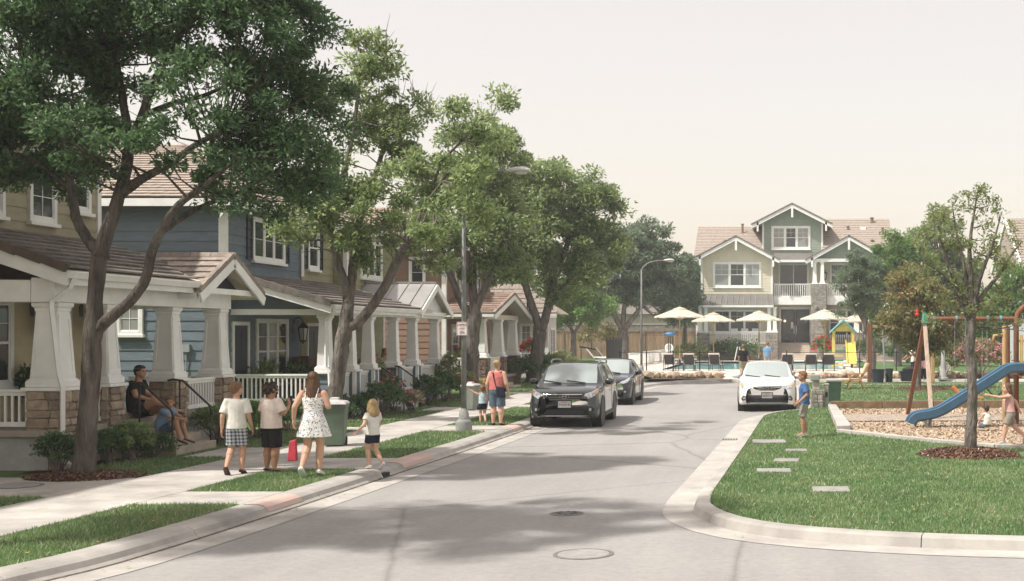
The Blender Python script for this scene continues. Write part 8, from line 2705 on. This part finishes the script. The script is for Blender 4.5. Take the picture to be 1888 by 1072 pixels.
# skateboard-like blue plank leaning on the olive steps
t = thing('blue_board', 'dark blue board leaning on the olive porch steps rail', 'board', (-10.95, 37.0, G))
MB().bar((-10.9, 36.85, G + .01), (-11.1, 36.88, .62), .2, .03, up=(0, 1, 0)).build('deck', mat('blue board', (0.05, 0.08, 0.13), .5, .15, 5), t, bevel=.012)
for z_ in (.25, .5): MB().obox((-10.96, 36.82, z_), (.16, .04, .04)).build('wheel_truck', M_GALV, t)
# ------------------------------------------------------------------ people
REMESH = []
M_EYE = mat('eye', (0.03, 0.025, 0.02), .3, .05); M_LIP = mat('lip', (0.4, 0.16, 0.13), .6, .1)


def cloth(name, col, var=.1, bump=.35, scale=9):
    return mat('cloth ' + name, col, .9, var, scale, bump + .35, 11, spec=.15, space='obj')


def skin(name, col):
    return mat('skin ' + name, col, .55, .06, 8, .05, 60, spec=.3, space='obj')


def plaid_mat():
    m, n, l, b = nt('plaid')
    tc = n.new('ShaderNodeTexCoord')
    out = None
    for ax in ('X', 'Z'):
        w = n.new('ShaderNodeTexWave'); w.bands_direction = ax; w.inputs['Scale'].default_value = 5.5
        l.new(tc.outputs['Object'], w.inputs[0])
        r = ramp(n, [(.35, (0.03, 0.04, 0.07)), (.55, (0.5, 0.53, 0.58))]); l.new(w.outputs[0], r.inputs[0])
        if out is None: out = r.outputs[0]
        else:
            mx = n.new('ShaderNodeMixRGB'); mx.inputs[0].default_value = .5; l.new(out, mx.inputs[1]); l.new(r.outputs[0], mx.inputs[2]); out = mx.outputs[0]
    l.new(out, b.inputs['Base Color']); b.inputs['Roughness'].default_value = .9
    return m


def floral_mat():
    m, n, l, b = nt('floral print')
    tc = n.new('ShaderNodeTexCoord')
    out = None
    for sc, th, col in ((26, .3, (0.1, 0.19, 0.33)), (17, .26, (0.16, 0.3, 0.4)), (13, .2, (0.5, 0.12, 0.14)), (38, .28, (0.14, 0.24, 0.2))):
        v = n.new('ShaderNodeTexVoronoi'); v.inputs['Scale'].default_value = sc
        l.new(tc.outputs['Object'], v.inputs['Vector'])
        r = ramp(n, [(th * .8, (1, 1, 1)), (th, (0, 0, 0))]); l.new(v.outputs['Distance'], r.inputs[0])
        mx = n.new('ShaderNodeMixRGB'); mx.inputs[2].default_value = (*col, 1)
        if out is None: mx.inputs[1].default_value = (0.78, 0.76, 0.72, 1)
        else: l.new(out, mx.inputs[1])
        l.new(r.outputs[0], mx.inputs[0]); out = mx.outputs[0]
    l.new(out, b.inputs['Base Color']); b.inputs['Roughness'].default_value = .9
    return m


def capsule(b, p, q, r0, r1, n=10):
    p = Vector(p); q = Vector(q)
    b.tube([p, p.lerp(q, .5), q], [r0, (r0 + r1) / 2 * 1.04, r1], n)
    b.sphere(p, r0 * .99, n, 6); b.sphere(q, r1 * .99, n, 6)


def ell(c, rx, ry, dirx=Vector((1, 0, 0)), n=16):
    c = Vector(c); dy = Vector((-dirx.y, dirx.x, 0))
    return [c + dirx * (rx * math.cos(2 * math.pi * k / n)) + dy * (ry * math.sin(2 * math.pi * k / n)) for k in range(n)]


def person(label, loc, heading, h, sk, hair, wear, J=None, yaw=0.0, build=1.0, headk=1.0, vox=.009, face=True):
    """local frame faces +Y, right is +X; J overrides joints (fractions of height)"""
    t = thing('person', label, 'person', (0, 0, 0))
    d = dict(pel=(0, 0, .52), wai=(0, 0, .61), che=(0, .005, .73), nec=(0, 0, .835), hd=(0, .012, .925),
             shR=(.1, 0, .788), shL=(-.1, 0, .788), elR=(.122, -.01, .63), elL=(-.122, -.01, .63), wrR=(.13, .04, .49), wrL=(-.13, .04, .49),
             hiR=(.052, 0, .5), hiL=(-.052, 0, .5), knR=(.058, .012, .275), knL=(-.058, .012, .275), anR=(.06, -.01, .045), anL=(-.06, -.01, .045), toR=(.07, .09, .015), toL=(-.07, .09, .015))
    d.update(J or {})
    j = {k: Vector(v) * h for k, v in d.items()}
    B = build * h
    b = MB()
    sx_ = (j['shR'] - j['shL']); sx_.z = 0; sx_.normalize()
    hx_ = (j['hiR'] - j['hiL']); hx_.z = 0; hx_.normalize()

    def torso(bb, g, lo='pel', top=True):
        """g: extra thickness"""
        R_ = []
        pel, wai, che, nec = j['pel'], j['wai'], j['che'], j['nec']
        lst = [(pel.lerp(wai, -.45), .07, .058, hx_), (pel, .094, .07, hx_), (pel.lerp(wai, .5), .09, .066, hx_), (wai, .082, .06, sx_), (wai.lerp(che, .5), .092, .066, sx_), (che, .1, .07, sx_), (che.lerp(nec, .45), .093, .062, sx_), (che.lerp(nec, .72), .066, .05, sx_), (che.lerp(nec, .92), .042, .04, sx_)]
        if lo == 'wai': lst = lst[2:]
        if lo == 'hip': lst = lst[1:]
        for c, rx, ry, ax in lst:
            R_.append(ell(c, rx * B + g, ry * B + g, ax))
        bb.loft(R_)
    torso(b, 0)
    capsule(b, j['nec'] - Vector((0, 0, .03 * h)), j['hd'] - Vector((0, .01 * h, .03 * h)), .034 * h, .033 * h)
    # head
    Rz = Matrix.Rotation(yaw, 3, 'Z')
    H = j['hd']; k = h * headk
    def hp(x, y_, z): return H + Rz @ Vector((x * k, y_ * k, z * k))
    b.sphere(hp(0, -.004, .012), (.047 * k, .058 * k, .06 * k), 16, 12, Rz)
    b.sphere(hp(0, .012, -.022), (.038 * k, .044 * k, .046 * k), 14, 10, Rz)
    b.sphere(hp(0, .057, -.008), (.008 * k, .014 * k, .014 * k), 8, 6, Rz)
    for s in (-1, 1): b.sphere(hp(s * .048, -.004, -.004), (.008 * k, .013 * k, .018 * k), 8, 6, Rz)
    for s in 'RL':
        capsule(b, j['sh' + s], j['el' + s], .034 * B, .027 * B); capsule(b, j['el' + s], j['wr' + s], .027 * B, .017 * h)
        capsule(b, j['hi' + s], j['kn' + s], .058 * B, .038 * B); capsule(b, j['kn' + s], j['kn' + s].lerp(j['an' + s], .35) + Vector((0, -.006 * h, 0)), .037 * B, .039 * B); capsule(b, j['kn' + s].lerp(j['an' + s], .35), j['an' + s], .038 * B, .022 * h)
        f = (j['to' + s] - j['an' + s])
        capsule(b, j['an' + s] + Vector((0, 0, -.012 * h)), j['to' + s] + Vector((0, 0, .004 * h)), .024 * h, .016 * h)
        # hand: palm, four unequal curled fingers, thumb from the side
        w = j['wr' + s]; fd = (w - j['el' + s]).normalized()
        if 'hd' + s in d: fd = Vector(d['hd' + s]).normalized()
        sg_ = 1 if s == 'R' else -1
        inn = Vector((-sg_, 0, 0)); inn = (inn - fd * inn.dot(fd))
        inn = inn.normalized() if inn.length > .2 else Vector((0, 0, 1))
        fwd = inn.cross(fd) * sg_
        if fwd.y < 0 and abs(fwd.y) > .3: fwd = -fwd
        hl = .105 * h
        Mh = Matrix((fwd, inn, fd)).transposed()
        b.sphere(w + fd * hl * .3, (.024 * h, .012 * h, .03 * h), 10, 8, Mh)
        for q, (o_, ln) in enumerate(((.016, .42), (.0055, .47), (-.005, .44), (-.0155, .35))):
            a0 = w + fd * hl * .5 + fwd * o_ * h; a1 = a0 + fd * hl * ln * .55 + inn * .006 * h; a2 = a1 + fd * hl * ln * .4 + inn * .016 * h
            capsule(b, a0, a1, .0056 * h, .0052 * h, 7); capsule(b, a1, a2, .0052 * h, .0044 * h, 7)
        a0 = w + fd * hl * .18 + fwd * .018 * h; a1 = a0 + fd * hl * .28 + fwd * .016 * h + inn * .008 * h
        capsule(b, a0, a1, .007 * h, .0055 * h, 7)
    body = b.build('body', sk, t, smooth=True)
    REMESH.append((body, vox * .72, 3))

    def garment(name, bb, m, v=None, it=4):
        o = bb.build(name, m, t, smooth=True); REMESH.append((o, v or vox * 1.15, it)); return o
    g = .012 * h
    for (kind, m, *a) in wear:
        bb = MB()
        if kind in ('tee', 'tank'):
            pel, wai, che, nec = j['pel'], j['wai'], j['che'], j['nec']
            lo_ = -.3 if kind == 'tee' else .2
            bb.loft([ell(c, rx * B + g, ry * B + g, ax) for c, rx, ry, ax in ((pel.lerp(wai, lo_), .1, .078, hx_), (pel.lerp(wai, .6), .094, .072, hx_), (wai.lerp(che, .3), .092, .07, sx_), (che, .097, .07, sx_), (che.lerp(nec, .35), .092, .06, sx_), (che.lerp(nec, .62), .07, .048, sx_), (che.lerp(nec, .84), .044, .038, sx_))])
            for s in 'RL':
                e = a[0] if a else .55
                if kind == 'tee':
                    ia = j['sh' + s].lerp(che.lerp(nec, .5), .35)
                    bb.tube([ia, j['sh' + s] + Vector((0, 0, .002 * h)), j['sh' + s].lerp(j['el' + s], e * .5), j['sh' + s].lerp(j['el' + s], e)], [.034 * B + g * .5, .039 * B + g * .6, .037 * B + g * .7, .035 * B + g * 1.1], 14)
                else:
                    bb.sphere(j['sh' + s].lerp(j['nec'], .42), (.026 * B + g, .04 * B + g, .03 * B), 10, 8)
            garment('shirt' if kind == 'tee' else 'vest_top', bb, m)
        elif kind in ('shorts', 'trousers'):
            e = a[0] if a else .8
            pel, wai = j['pel'], j['wai']
            bb.loft([ell(pel.lerp(wai, -.5), .082 * B + g, .066 * B + g, hx_), ell(pel, .1 * B + g * .8, .075 * B + g * .8, hx_), ell(pel.lerp(wai, .75), .088 * B + g * .6, .066 * B + g * .6, hx_)])
            for s in 'RL':
                if kind == 'shorts':
                    bb.tube([j['hi' + s], j['hi' + s].lerp(j['kn' + s], e * .5), j['hi' + s].lerp(j['kn' + s], e)], [.058 * B + g * .5, .054 * B + g * .6, .047 * B + g * 1.2], 14)
                else:
                    bb.tube([j['hi' + s], j['kn' + s], j['an' + s]], [.063 * B + g * .7, .046 * B + g, .036 * B + g], 14)
            garment(kind, bb, m)
        elif kind in ('dress', 'skirt'):
            pel, wai, che = j['pel'], j['wai'], j['che']
            hem = a[0]
            hc = (j['knR'] + j['knL']) / 2; hc = pel.lerp(Vector((hc.x, hc.y, hem * h)), 1.0)
            Rg = []
            if kind == 'dress':
                Rg += [ell(che.lerp(j['nec'], .18), .1 * B + g * .5, .068 * B + g * .5, sx_, 24), ell(che, .102 * B + g * .6, .072 * B + g * .6, sx_, 24), ell(wai.lerp(che, .4), .088 * B + g * .5, .064 * B + g * .5, sx_, 24), ell(wai, .083 * B + g * .5, .061 * B + g * .5, sx_, 24)]
            else:
                Rg += [ell(wai, .086 * B + g * .5, .064 * B + g * .5, sx_, 24)]
            for q in (.25, .5, .75, 1.0):
                rg = ell(wai.lerp(hc, q), (.083 + .062 * q) * B + g, (.066 + .06 * q) * B + g, hx_, 24)
                cc = wai.lerp(hc, q)
                Rg.append([cc + (p - cc) * (1 + .06 * q * math.sin(6 * 2 * math.pi * i / 24)) for i, p in enumerate(rg)])
            bb.loft(Rg[::-1])
            garment(kind, bb, m, vox * .9, 2)
            if kind == 'dress':
                for s in 'RL':
                    top = j['sh' + s].lerp(j['nec'], .4)
                    MB().tube([che.lerp(j['nec'], .15) + sx_ * (.05 if s == 'R' else -.05) * B + Vector((0, -.07 * B, 0)), top + Vector((0, -.025 * h, .033 * h)), top + Vector((0, .02 * h, .033 * h)), che.lerp(j['nec'], .15) + sx_ * (.05 if s == 'R' else -.05) * B + Vector((0, .07 * B, 0))], .006 * h, 5).build('strap', m, t)
    # shoes
    sm = [x_ for x_ in wear if x_[0] in ('shoes', 'sandals')]
    for s in 'RL':
        if not sm: continue
        kind, m = sm[0][0], sm[0][1]
        a0 = j['an' + s]; to = j['to' + s]; f = (to - a0); fz_ = f.normalized(); up = Vector((0, 0, 1)); up = (up - fz_ * up.dot(fz_)).normalized(); sd = fz_.cross(up)
        heel = a0 - fz_ * .035 * h - up * .008 * h
        toe = to + fz_ * .028 * h
        R_ = []
        for q, w, hh in ((0, .014, .012), (.08, .024, .034), (.3, .026, .04), (.55, .028, .026), (.8, .03, .018), (.95, .024, .014), (1, .012, .008)):
            c = heel.lerp(toe, q) - up * .012 * h
            R_.append([c + sd * (w * h * math.cos(x_)) + up * ((hh if math.sin(x_) > 0 else .016) * h * math.sin(x_) * (.75 if kind == 'shoes' else .35)) for x_ in np.linspace(0, 2 * math.pi, 15)[:-1]])
        so = MB().loft(R_).build('shoe' if kind == 'shoes' else 'sandal', m, t, smooth=True)
        R2_ = [[c + sd * (w * h * 1.04 * math.cos(x_)) - up * (.022 * h) + up * (.006 * h * math.sin(x_)) for x_ in np.linspace(0, 2 * math.pi, 13)[:-1]] for c, w in ((heel, .016), (heel.lerp(toe, .15), .026), (heel.lerp(toe, .5), .028), (heel.lerp(toe, .82), .031), (toe, .016))]
        MB().loft(R2_).build('sole', (sm[0][2] if len(sm[0]) > 2 else M_WHITE), so, smooth=True)
    # face
    if face:
        for s in (-1, 1):
            MB().sphere(hp(s * .019, .046, .008), (.0075 * k, .006 * k, .0055 * k), 8, 6, Rz).build('eye', M_EYE, body, smooth=True)
        MB().obox(hp(0, .053, -.033), (.026 * k, .008 * k, .006 * k), Rz).build('mouth', M_LIP, body)
        for s in (-1, 1):
            MB().obox(hp(s * .019, .049, .02), (.02 * k, .006 * k, .004 * k), Rz).build('eyebrow', hair[1], body)
    # hair
    kind, m = hair[:2]
    hb = MB()
    hb.sphere(hp(0, -.013, .022), (.054 * k, .059 * k, .057 * k), 16, 10, Rz)
    if kind == 'short':
        hb.sphere(hp(0, .018, .05), (.04 * k, .035 * k, .024 * k), 12, 8, Rz); hb.sphere(hp(0, -.035, -.01), (.042 * k, .03 * k, .036 * k), 12, 8, Rz)
    if kind == 'curly':
        hb.sphere(hp(0, -.036, -.012), (.044 * k, .028 * k, .04 * k), 12, 8, Rz)
        for q in range(26):
            a = q * 2.4; z = .08 - .125 * (q / 26)
            hb.sphere(hp(.052 * math.cos(a) * (1 - max(0, z - .04) * 9), -.016 + .058 * math.sin(a) * (1 - max(0, z - .04) * 9), z), .017 * k, 8, 6)
    if kind in ('long', 'mid', 'wavy'):
        ln = hair[2]
        hb.sphere(hp(0, -.035, -.02), (.05 * k, .035 * k, .055 * k), 12, 8, Rz)
        st = 13
        for q in range(st):
            u = (q - (st - 1) / 2) / ((st - 1) / 2)
            p0 = hp(.045 * u, -.04 + .045 * abs(u) ** 2, .02)
            pts = [p0]
            for i in range(1, 6):
                v_ = i / 5
                pts.append(p0 + Rz @ Vector(((.026 * u * v_ + .006 * math.sin(i * 2.1 + q * 1.7)) * k, (-.028 * math.sin(v_ * 2.2) + .004 * math.cos(q * 3 + i)) * k, -ln * h * v_ * (1 - .12 * abs(u)))))
            hb.tube(pts, [.016 * k, .017 * k, .017 * k, .016 * k, .013 * k, .004 * k], 7)
    if kind == 'bun':
        hb.sphere(hp(0, -.035, -.01), (.045 * k, .03 * k, .04 * k), 12, 8, Rz); hb.sphere(hp(0, -.07, .03), (.025 * k, .026 * k, .028 * k), 10, 8, Rz)
    ho = hb.build('hair', m, t, smooth=True); REMESH.append((ho, vox * .8, 1))
    t.location = loc; t.rotation_euler = (0, 0, heading)
    return t


SK1 = skin('light', (0.52, 0.31, 0.21)); SK2 = skin('tan', (0.4, 0.22, 0.135)); SK3 = skin('fair', (0.56, 0.35, 0.25))
HB = mat('brown hair', (0.11, 0.055, 0.026), .6, .3, 18, .5, 40, space='obj', stretch=(1, 1, .15)); HD = mat('dark hair', (0.04, 0.026, 0.018), .6, .3, 18, .5, 40, space='obj'); HL = mat('blond hair', (0.42, 0.29, 0.14), .6, .3, 18, .5, 40, space='obj', stretch=(1, 1, .15)); HR = mat('light brown hair', (0.2, 0.105, 0.05), .6, .3, 18, .5, 40, space='obj', stretch=(1, 1, .15))
WT = cloth('white tee', (0.7, 0.68, 0.62)); PKW = cloth('pale pink tee', (0.68, 0.58, 0.53)); BLK = cloth('black', (0.018, 0.018, 0.02)); KH = cloth('khaki', (0.33, 0.28, 0.2)); GRY = cloth('grey shorts', (0.28, 0.26, 0.22)); BLU = cloth('blue tee', (0.07, 0.14, 0.3), .25); LBL = cloth('light blue tee', (0.2, 0.3, 0.4)); DEN = cloth('denim', (0.1, 0.14, 0.19), .2); COR = cloth('coral', (0.52, 0.17, 0.15)); PNK = cloth('pink top', (0.7, 0.42, 0.4)); NVY = cloth('navy', (0.02, 0.025, 0.04)); SKY = cloth('pale blue print', (0.45, 0.58, 0.62), .3)
LEA = mat('brown leather', (0.07, 0.035, 0.025), .6, .2, 20); DSH = mat('dark shoe', (0.04, 0.045, 0.045), .6, .2, 20); TEA = mat('teal shoe', (0.12, 0.35, 0.4), .6, .2, 20)
GS = G + .018
WALK = dict(knR=(.05, .06, .285), anR=(.055, .0, .05), toR=(.06, .095, .018), knL=(-.055, .02, .28), anL=(-.06, -.15, .085), toL=(-.065, -.075, .018))
WALKM = {('kn' if a[:2] == 'kn' else a[:2]) + ('L' if a[2] == 'R' else 'R'): (-v[0], v[1], v[2]) for a, v in WALK.items()}
person('boy in a white tee and plaid shorts walking away on the pavement', (-8.95, 20.5, GS), .12, 1.5, SK1, ('short', HR), [('tee', WT, .8), ('shorts', plaid_mat(), .85), ('sandals', LEA, LEA)], {**WALK, 'elR': (.13, .0, .63), 'wrR': (.145, .06, .5), 'elL': (-.13, -.05, .63), 'wrL': (-.14, -.04, .49)}, yaw=-.5, headk=1.12)
person('person in a pale tee and black shorts holding up a phone', (-8.48, 20.75, GS), -.45, 1.48, SK2, ('curly', HD), [('tee', PKW, .85), ('shorts', BLK, .98), ('sandals', DSH, DSH)], {'elR': (.15, .03, .66), 'wrR': (.1, .16, .735), 'hdR': (-.1, .1, 1), 'elL': (-.14, .0, .66), 'wrL': (-.02, .15, .66), 'hdL': (.6, .5, .5)}, yaw=-.35, build=1.22, headk=1.12)
person('woman with long brown hair in a floral sundress walking away', (-7.56, 20.15, G + .03), .05, 1.68, SK1, ('long', HB, .27), [('dress', floral_mat(), .37), ('shoes', WT)], {**WALK, 'elR': (.15, -.01, .66), 'wrR': (.11, .1, .66), 'elL': (-.155, -.06, .66), 'wrL': (-.17, -.04, .54), 'hdL': (0, 0, -1)}, build=1.0)
person('small blond girl in a white tee and dark shorts on the kerb', (-6.97, 21.3, G + .015), .95, 1.16, SK3, ('wavy', HL, .2), [('tee', WT, .55), ('shorts', NVY, .55), ('shoes', WT)], {**WALKM, 'elR': (.135, .03, .64), 'wrR': (.14, .09, .53), 'elL': (-.17, -.03, .66), 'wrL': (-.27, -.02, .57), 'hdL': (-.8, 0, -.5)}, headk=1.3, yaw=-.2)
person('woman in a coral vest and denim shorts seen from behind by the SUV', (-7.1, 31.2, GS), -.1, 1.63, SK3, ('bun', HL), [('tank', COR), ('shorts', DEN, .95), ('sandals', COR, DSH)], {'elR': (.15, -.02, .63), 'wrR': (.165, .03, .5), 'elL': (-.15, -.02, .63), 'wrL': (-.16, .03, .5)}, build=1.2, vox=.011, yaw=-.3)
person('toddler in a pale blue vest reaching for the lamp post', (-7.56, 31.6, GS), .35, .95, SK3, ('short', HR), [('tank', SKY), ('shorts', NVY, .5), ('shoes', DSH)], {**WALKM, 'elL': (-.22, .02, .84), 'wrL': (-.34, .03, .93), 'hdL': (-1, 0, .5)}, headk=1.45, vox=.009)
SEAT = dict(hiR=(.055, 0, .06), hiL=(-.055, 0, .06), pel=(0, 0, .085), wai=(0, -.02, .175), che=(0, -.01, .3), nec=(0, .015, .405), hd=(0, .04, .49), shR=(.105, .005, .365), shL=(-.105, .005, .365))
person('bearded man in black sitting on the stone porch edge with legs crossed', (-12.5, 24.2, .815), -math.pi / 2, 1.8, SK2, ('short', HD), [('tee', BLK, .5), ('shorts', BLK, .6), ('sandals', LEA, LEA)], {**SEAT, 'elR': (.12, .05, .24), 'wrR': (.06, .16, .2), 'hdR': (-.4, 1, .2), 'elL': (-.12, .05, .24), 'wrL': (-.03, .17, .21), 'hdL': (.4, 1, .2), 'knR': (.07, .235, .17), 'anR': (-.04, .38, .09), 'toR': (-.09, .44, .06), 'knL': (-.05, .235, .09), 'anL': (-.05, .29, -.145), 'toL': (-.05, .375, -.175)}, build=1.08, yaw=-.1)
person('boy in a light blue tee sitting on the steps looking out', (-11.9, 23.98, .475), -math.pi / 2, 1.38, SK2, ('short', HR), [('tee', LBL, .7), ('shorts', DEN, .75), ('shoes', DSH, mat('green sole', (0.1, 0.25, 0.15), .6, .1))], {**SEAT, 'che': (0, .03, .29), 'nec': (0, .075, .385), 'hd': (0, .105, .465), 'shR': (.1, .06, .35), 'shL': (-.1, .06, .35), 'elR': (.12, .18, .27), 'wrR': (.05, .29, .24), 'hdR': (-1, .6, -.1), 'elL': (-.12, .18, .27), 'wrL': (-.03, .3, .22), 'hdL': (1, .6, -.2), 'knR': (.08, .235, .205), 'anR': (.08, .29, -.04), 'toR': (.09, .38, -.075), 'knL': (-.07, .24, .2), 'anL': (-.07, .31, -.04), 'toL': (-.08, .4, -.075)}, yaw=-1.15, headk=1.15)
person('woman with long reddish hair sitting on the olive porch', (-12.75, 40.0, 1.02), -math.pi / 2 - .3, 1.65, SK1, ('long', HR, .18), [('tee', KH, .6), ('trousers', DEN)], {**SEAT, 'elR': (.13, .06, .25), 'wrR': (.07, .17, .2), 'elL': (-.13, .06, .25), 'wrL': (-.06, .17, .2), 'knR': (.06, .24, .07), 'anR': (.06, .25, -.17), 'toR': (.06, .33, -.2), 'knL': (-.06, .24, .07), 'anL': (-.06, .25, -.17), 'toL': (-.06, .33, -.2)}, vox=.014)
person('boy in a blue tee and grey shorts standing on the right lawn', (.52, 27.9, G + .02), math.pi / 2 + .1, 1.44, SK2, ('short', HR), [('tee', BLU, .75), ('shorts', GRY, .9), ('shoes', GRY)], {'knR': (.05, .02, .275), 'anR': (.055, -.04, .045), 'toR': (.06, .06, .015), 'knL': (-.05, .03, .275), 'anL': (-.055, .02, .045), 'toL': (-.06, .12, .015), 'elR': (.14, -.03, .64), 'wrR': (.12, .08, .54), 'elL': (-.15, -.02, .64), 'wrL': (-.14, .1, .53), 'hd': (0, .03, .925)}, headk=1.15)
person('girl in a pink top and grey shorts running across the playground', (4.72, 25.7, G + .03), math.pi / 2, 1.28, SK3, ('mid', HB, .16), [('tank', PNK), ('shorts', GRY, .75), ('shoes', TEA)], {'pel': (0, 0, .5), 'wai': (0, .015, .59), 'che': (0, .03, .71), 'nec': (0, .03, .81), 'hd': (0, .05, .9), 'shR': (.1, .03, .775), 'shL': (-.1, .03, .775), 'elL': (-.12, .18, .76), 'wrL': (-.1, .33, .79), 'hdL': (0, 1, .2), 'elR': (.15, -.12, .68), 'wrR': (.1, -.16, .56), 'hdR': (-.4, -.3, -.8), 'hiR': (.05, 0, .48), 'hiL': (-.05, 0, .48), 'knL': (-.055, .09, .27), 'anL': (-.055, .12, .05), 'toL': (-.055, .22, .018), 'knR': (.055, -.08, .27), 'anR': (.055, -.25, .13), 'toR': (.055, -.22, .04)}, headk=1.2)
person('toddler in jeans sitting bare-backed in the wood chips', (4.82, 29.2, G + .07), .6, .95, SK3, ('short', HD), [('shorts', DEN, .9), ('tank', WT)], {**SEAT, 'pel': (0, 0, .1), 'hiR': (.05, .02, .08), 'hiL': (-.05, .02, .08), 'elR': (.14, .1, .24), 'wrR': (.1, .2, .12), 'elL': (-.14, .1, .24), 'wrL': (-.12, .2, .1), 'knR': (.12, .17, .08), 'anR': (.06, .3, .04), 'toR': (.08, .37, .04), 'knL': (-.12, .17, .08), 'anL': (-.06, .3, .04), 'toL': (-.08, .37, .04)}, headk=1.4, vox=.011)
person('boy in a black tee and khaki trousers walking up to the pool', (-1.88, 62.3, G + .02), .1, 1.72, SK2, ('short', HR), [('tee', BLK, .8), ('trousers', KH), ('shoes', DSH)], WALK, vox=.018, face=False)
person('man in a blue tee and khaki shorts standing on the pool deck', (-.78, 72.0, G + .02), -.2, 1.75, SK1, ('short', HR), [('tee', cloth('mid blue', (0.13, 0.27, 0.42)), .7), ('shorts', KH, .95), ('shoes', WT)], None, vox=.02, face=False, build=1.1)
person('man in a white tee stretching his arm over the dark cart', (6.42, 60.2, G + .02), math.pi / 2 + .3, 1.76, SK2, ('short', HD), [('tee', WT, .7), ('trousers', NVY), ('shoes', DSH)], {'elR': (.14, .1, .7), 'wrR': (.14, .24, .6), 'elL': (-.13, .1, .7), 'wrL': (-.13, .24, .6)}, vox=.018, face=False)
person('person in a dark top and pink skirt behind the pale swing leg', (6.92, 60.6, G + .02), .4, 1.66, SK2, ('mid', HD, .12), [('tee', BLK, .6), ('skirt', PNK, .33), ('trousers', BLK), ('shoes', DSH)], None, vox=.018, face=False)

# bake the body surfaces
for o, v, it in REMESH:
    r = o.modifiers.new('surface', 'REMESH'); r.mode = 'VOXEL'; r.voxel_size = v; r.use_smooth_shade = True
    s = o.modifiers.new('smooth', 'SMOOTH'); s.factor = .5; s.iterations = it
dg = bpy.context.evaluated_depsgraph_get()
for o, v, it in REMESH:
    me = bpy.data.meshes.new_from_object(o.evaluated_get(dg))
    old = o.data; mts = [m for m in old.materials]
    o.modifiers.clear()
    o.data = me
    if not me.materials:
        for m in mts: me.materials.append(m)

# things people carry
t = thing('handbag', 'red shopping bag in the left hand of the woman in the dress', 'bag', (-7.84, 20.08, .5))
MB().hexa([(-7.93, 20.03, .4), (-7.79, 20.03, .4), (-7.79, 20.13, .4), (-7.93, 20.13, .4), (-7.91, 20.05, .72), (-7.8, 20.05, .75), (-7.8, 20.11, .75), (-7.91, 20.11, .72)]).build('body', mat('red bag', (0.45, 0.04, 0.06), .5, .2, 12), t, bevel=.015)
MB().tube([(-7.89, 20.08, .72), (-7.87, 20.08, .86), (-7.85, 20.08, .93), (-7.84, 20.08, .86), (-7.82, 20.08, .73)], .008, 6).build('strap', LEA, t)
t = thing('phone', 'dark phone held up by the person in black shorts', 'phone', (-8.24, 20.95, 1.3))
MB().obox((-8.245, 20.985, 1.33), (.075, .012, .15), Matrix.Rotation(-.45, 3, 'Z')).build('case', M_BLACK, t, bevel=.006)
MB().obox((-8.248, 20.977, 1.34), (.066, .004, .13), Matrix.Rotation(-.45, 3, 'Z')).build('screen', mat('phone screen', (0.05, 0.06, 0.07), .1, .05), t)
t = thing('shoulder_bag', 'black crossbody bag on the woman in the coral vest', 'bag', (-6.98, 31.08, .95))
MB().hexa([(-7.08, 31.0, .88), (-6.85, 31.0, .82), (-6.85, 31.08, .82), (-7.08, 31.08, .88), (-7.1, 31.0, 1.12), (-6.9, 31.0, 1.1), (-6.9, 31.08, 1.1), (-7.1, 31.08, 1.12)]).build('body', NVY, t, bevel=.03)
MB().tube([(-7.2, 31.2, 1.5), (-7.17, 31.06, 1.42), (-7.09, 31.05, 1.1)], .016, 6).build('strap', NVY, t)
MB().tube([(-6.9, 31.05, 1.1), (-6.88, 31.15, 1.0), (-6.9, 31.3, 1.1)], .016, 6).build('strap', NVY, t)
t = thing('wooden_chair', 'pale wooden chair under the woman on the olive porch', 'chair', (-12.75, 40.0, .55))
box('seat', M_TEAK, t, -13.0, -12.5, 39.75, 40.25, .95, 1.01)
for (a, c) in ((-.22, -.22), (.22, -.22), (-.22, .22), (.22, .22)): MB().bar((-12.75 + a, 40 + c, .55), (-12.75 + a, 40 + c, .95), .045, .045).build('leg', M_TEAK, t)
MB().hexa([(-13.02, 39.76, 1.1), (-12.98, 39.76, 1.1), (-12.98, 40.24, 1.1), (-13.02, 40.24, 1.1), (-13.1, 39.76, 1.5), (-13.06, 39.76, 1.5), (-13.06, 40.24, 1.5), (-13.1, 40.24, 1.5)]).build('backrest', M_TEAK, t)
# ------------------------------------------------------------------ thin summer haze
hz_m = bpy.data.materials.new('haze')
hz_m.use_nodes = True
hn = hz_m.node_tree.nodes
hn.remove(hn['Principled BSDF'])
pv = hn.new('ShaderNodeVolumePrincipled')
pv.inputs['Color'].default_value = (0.95, 0.96, 0.96, 1)
pv.inputs['Density'].default_value = 0.0008
hz_m.node_tree.links.new(pv.outputs[0], hn['Material Output'].inputs['Volume'])
hz = MB().box(-130, 130, -20, 190, -1.1, 17).build('haze', hz_m)
hz['kind'] = 'stuff'
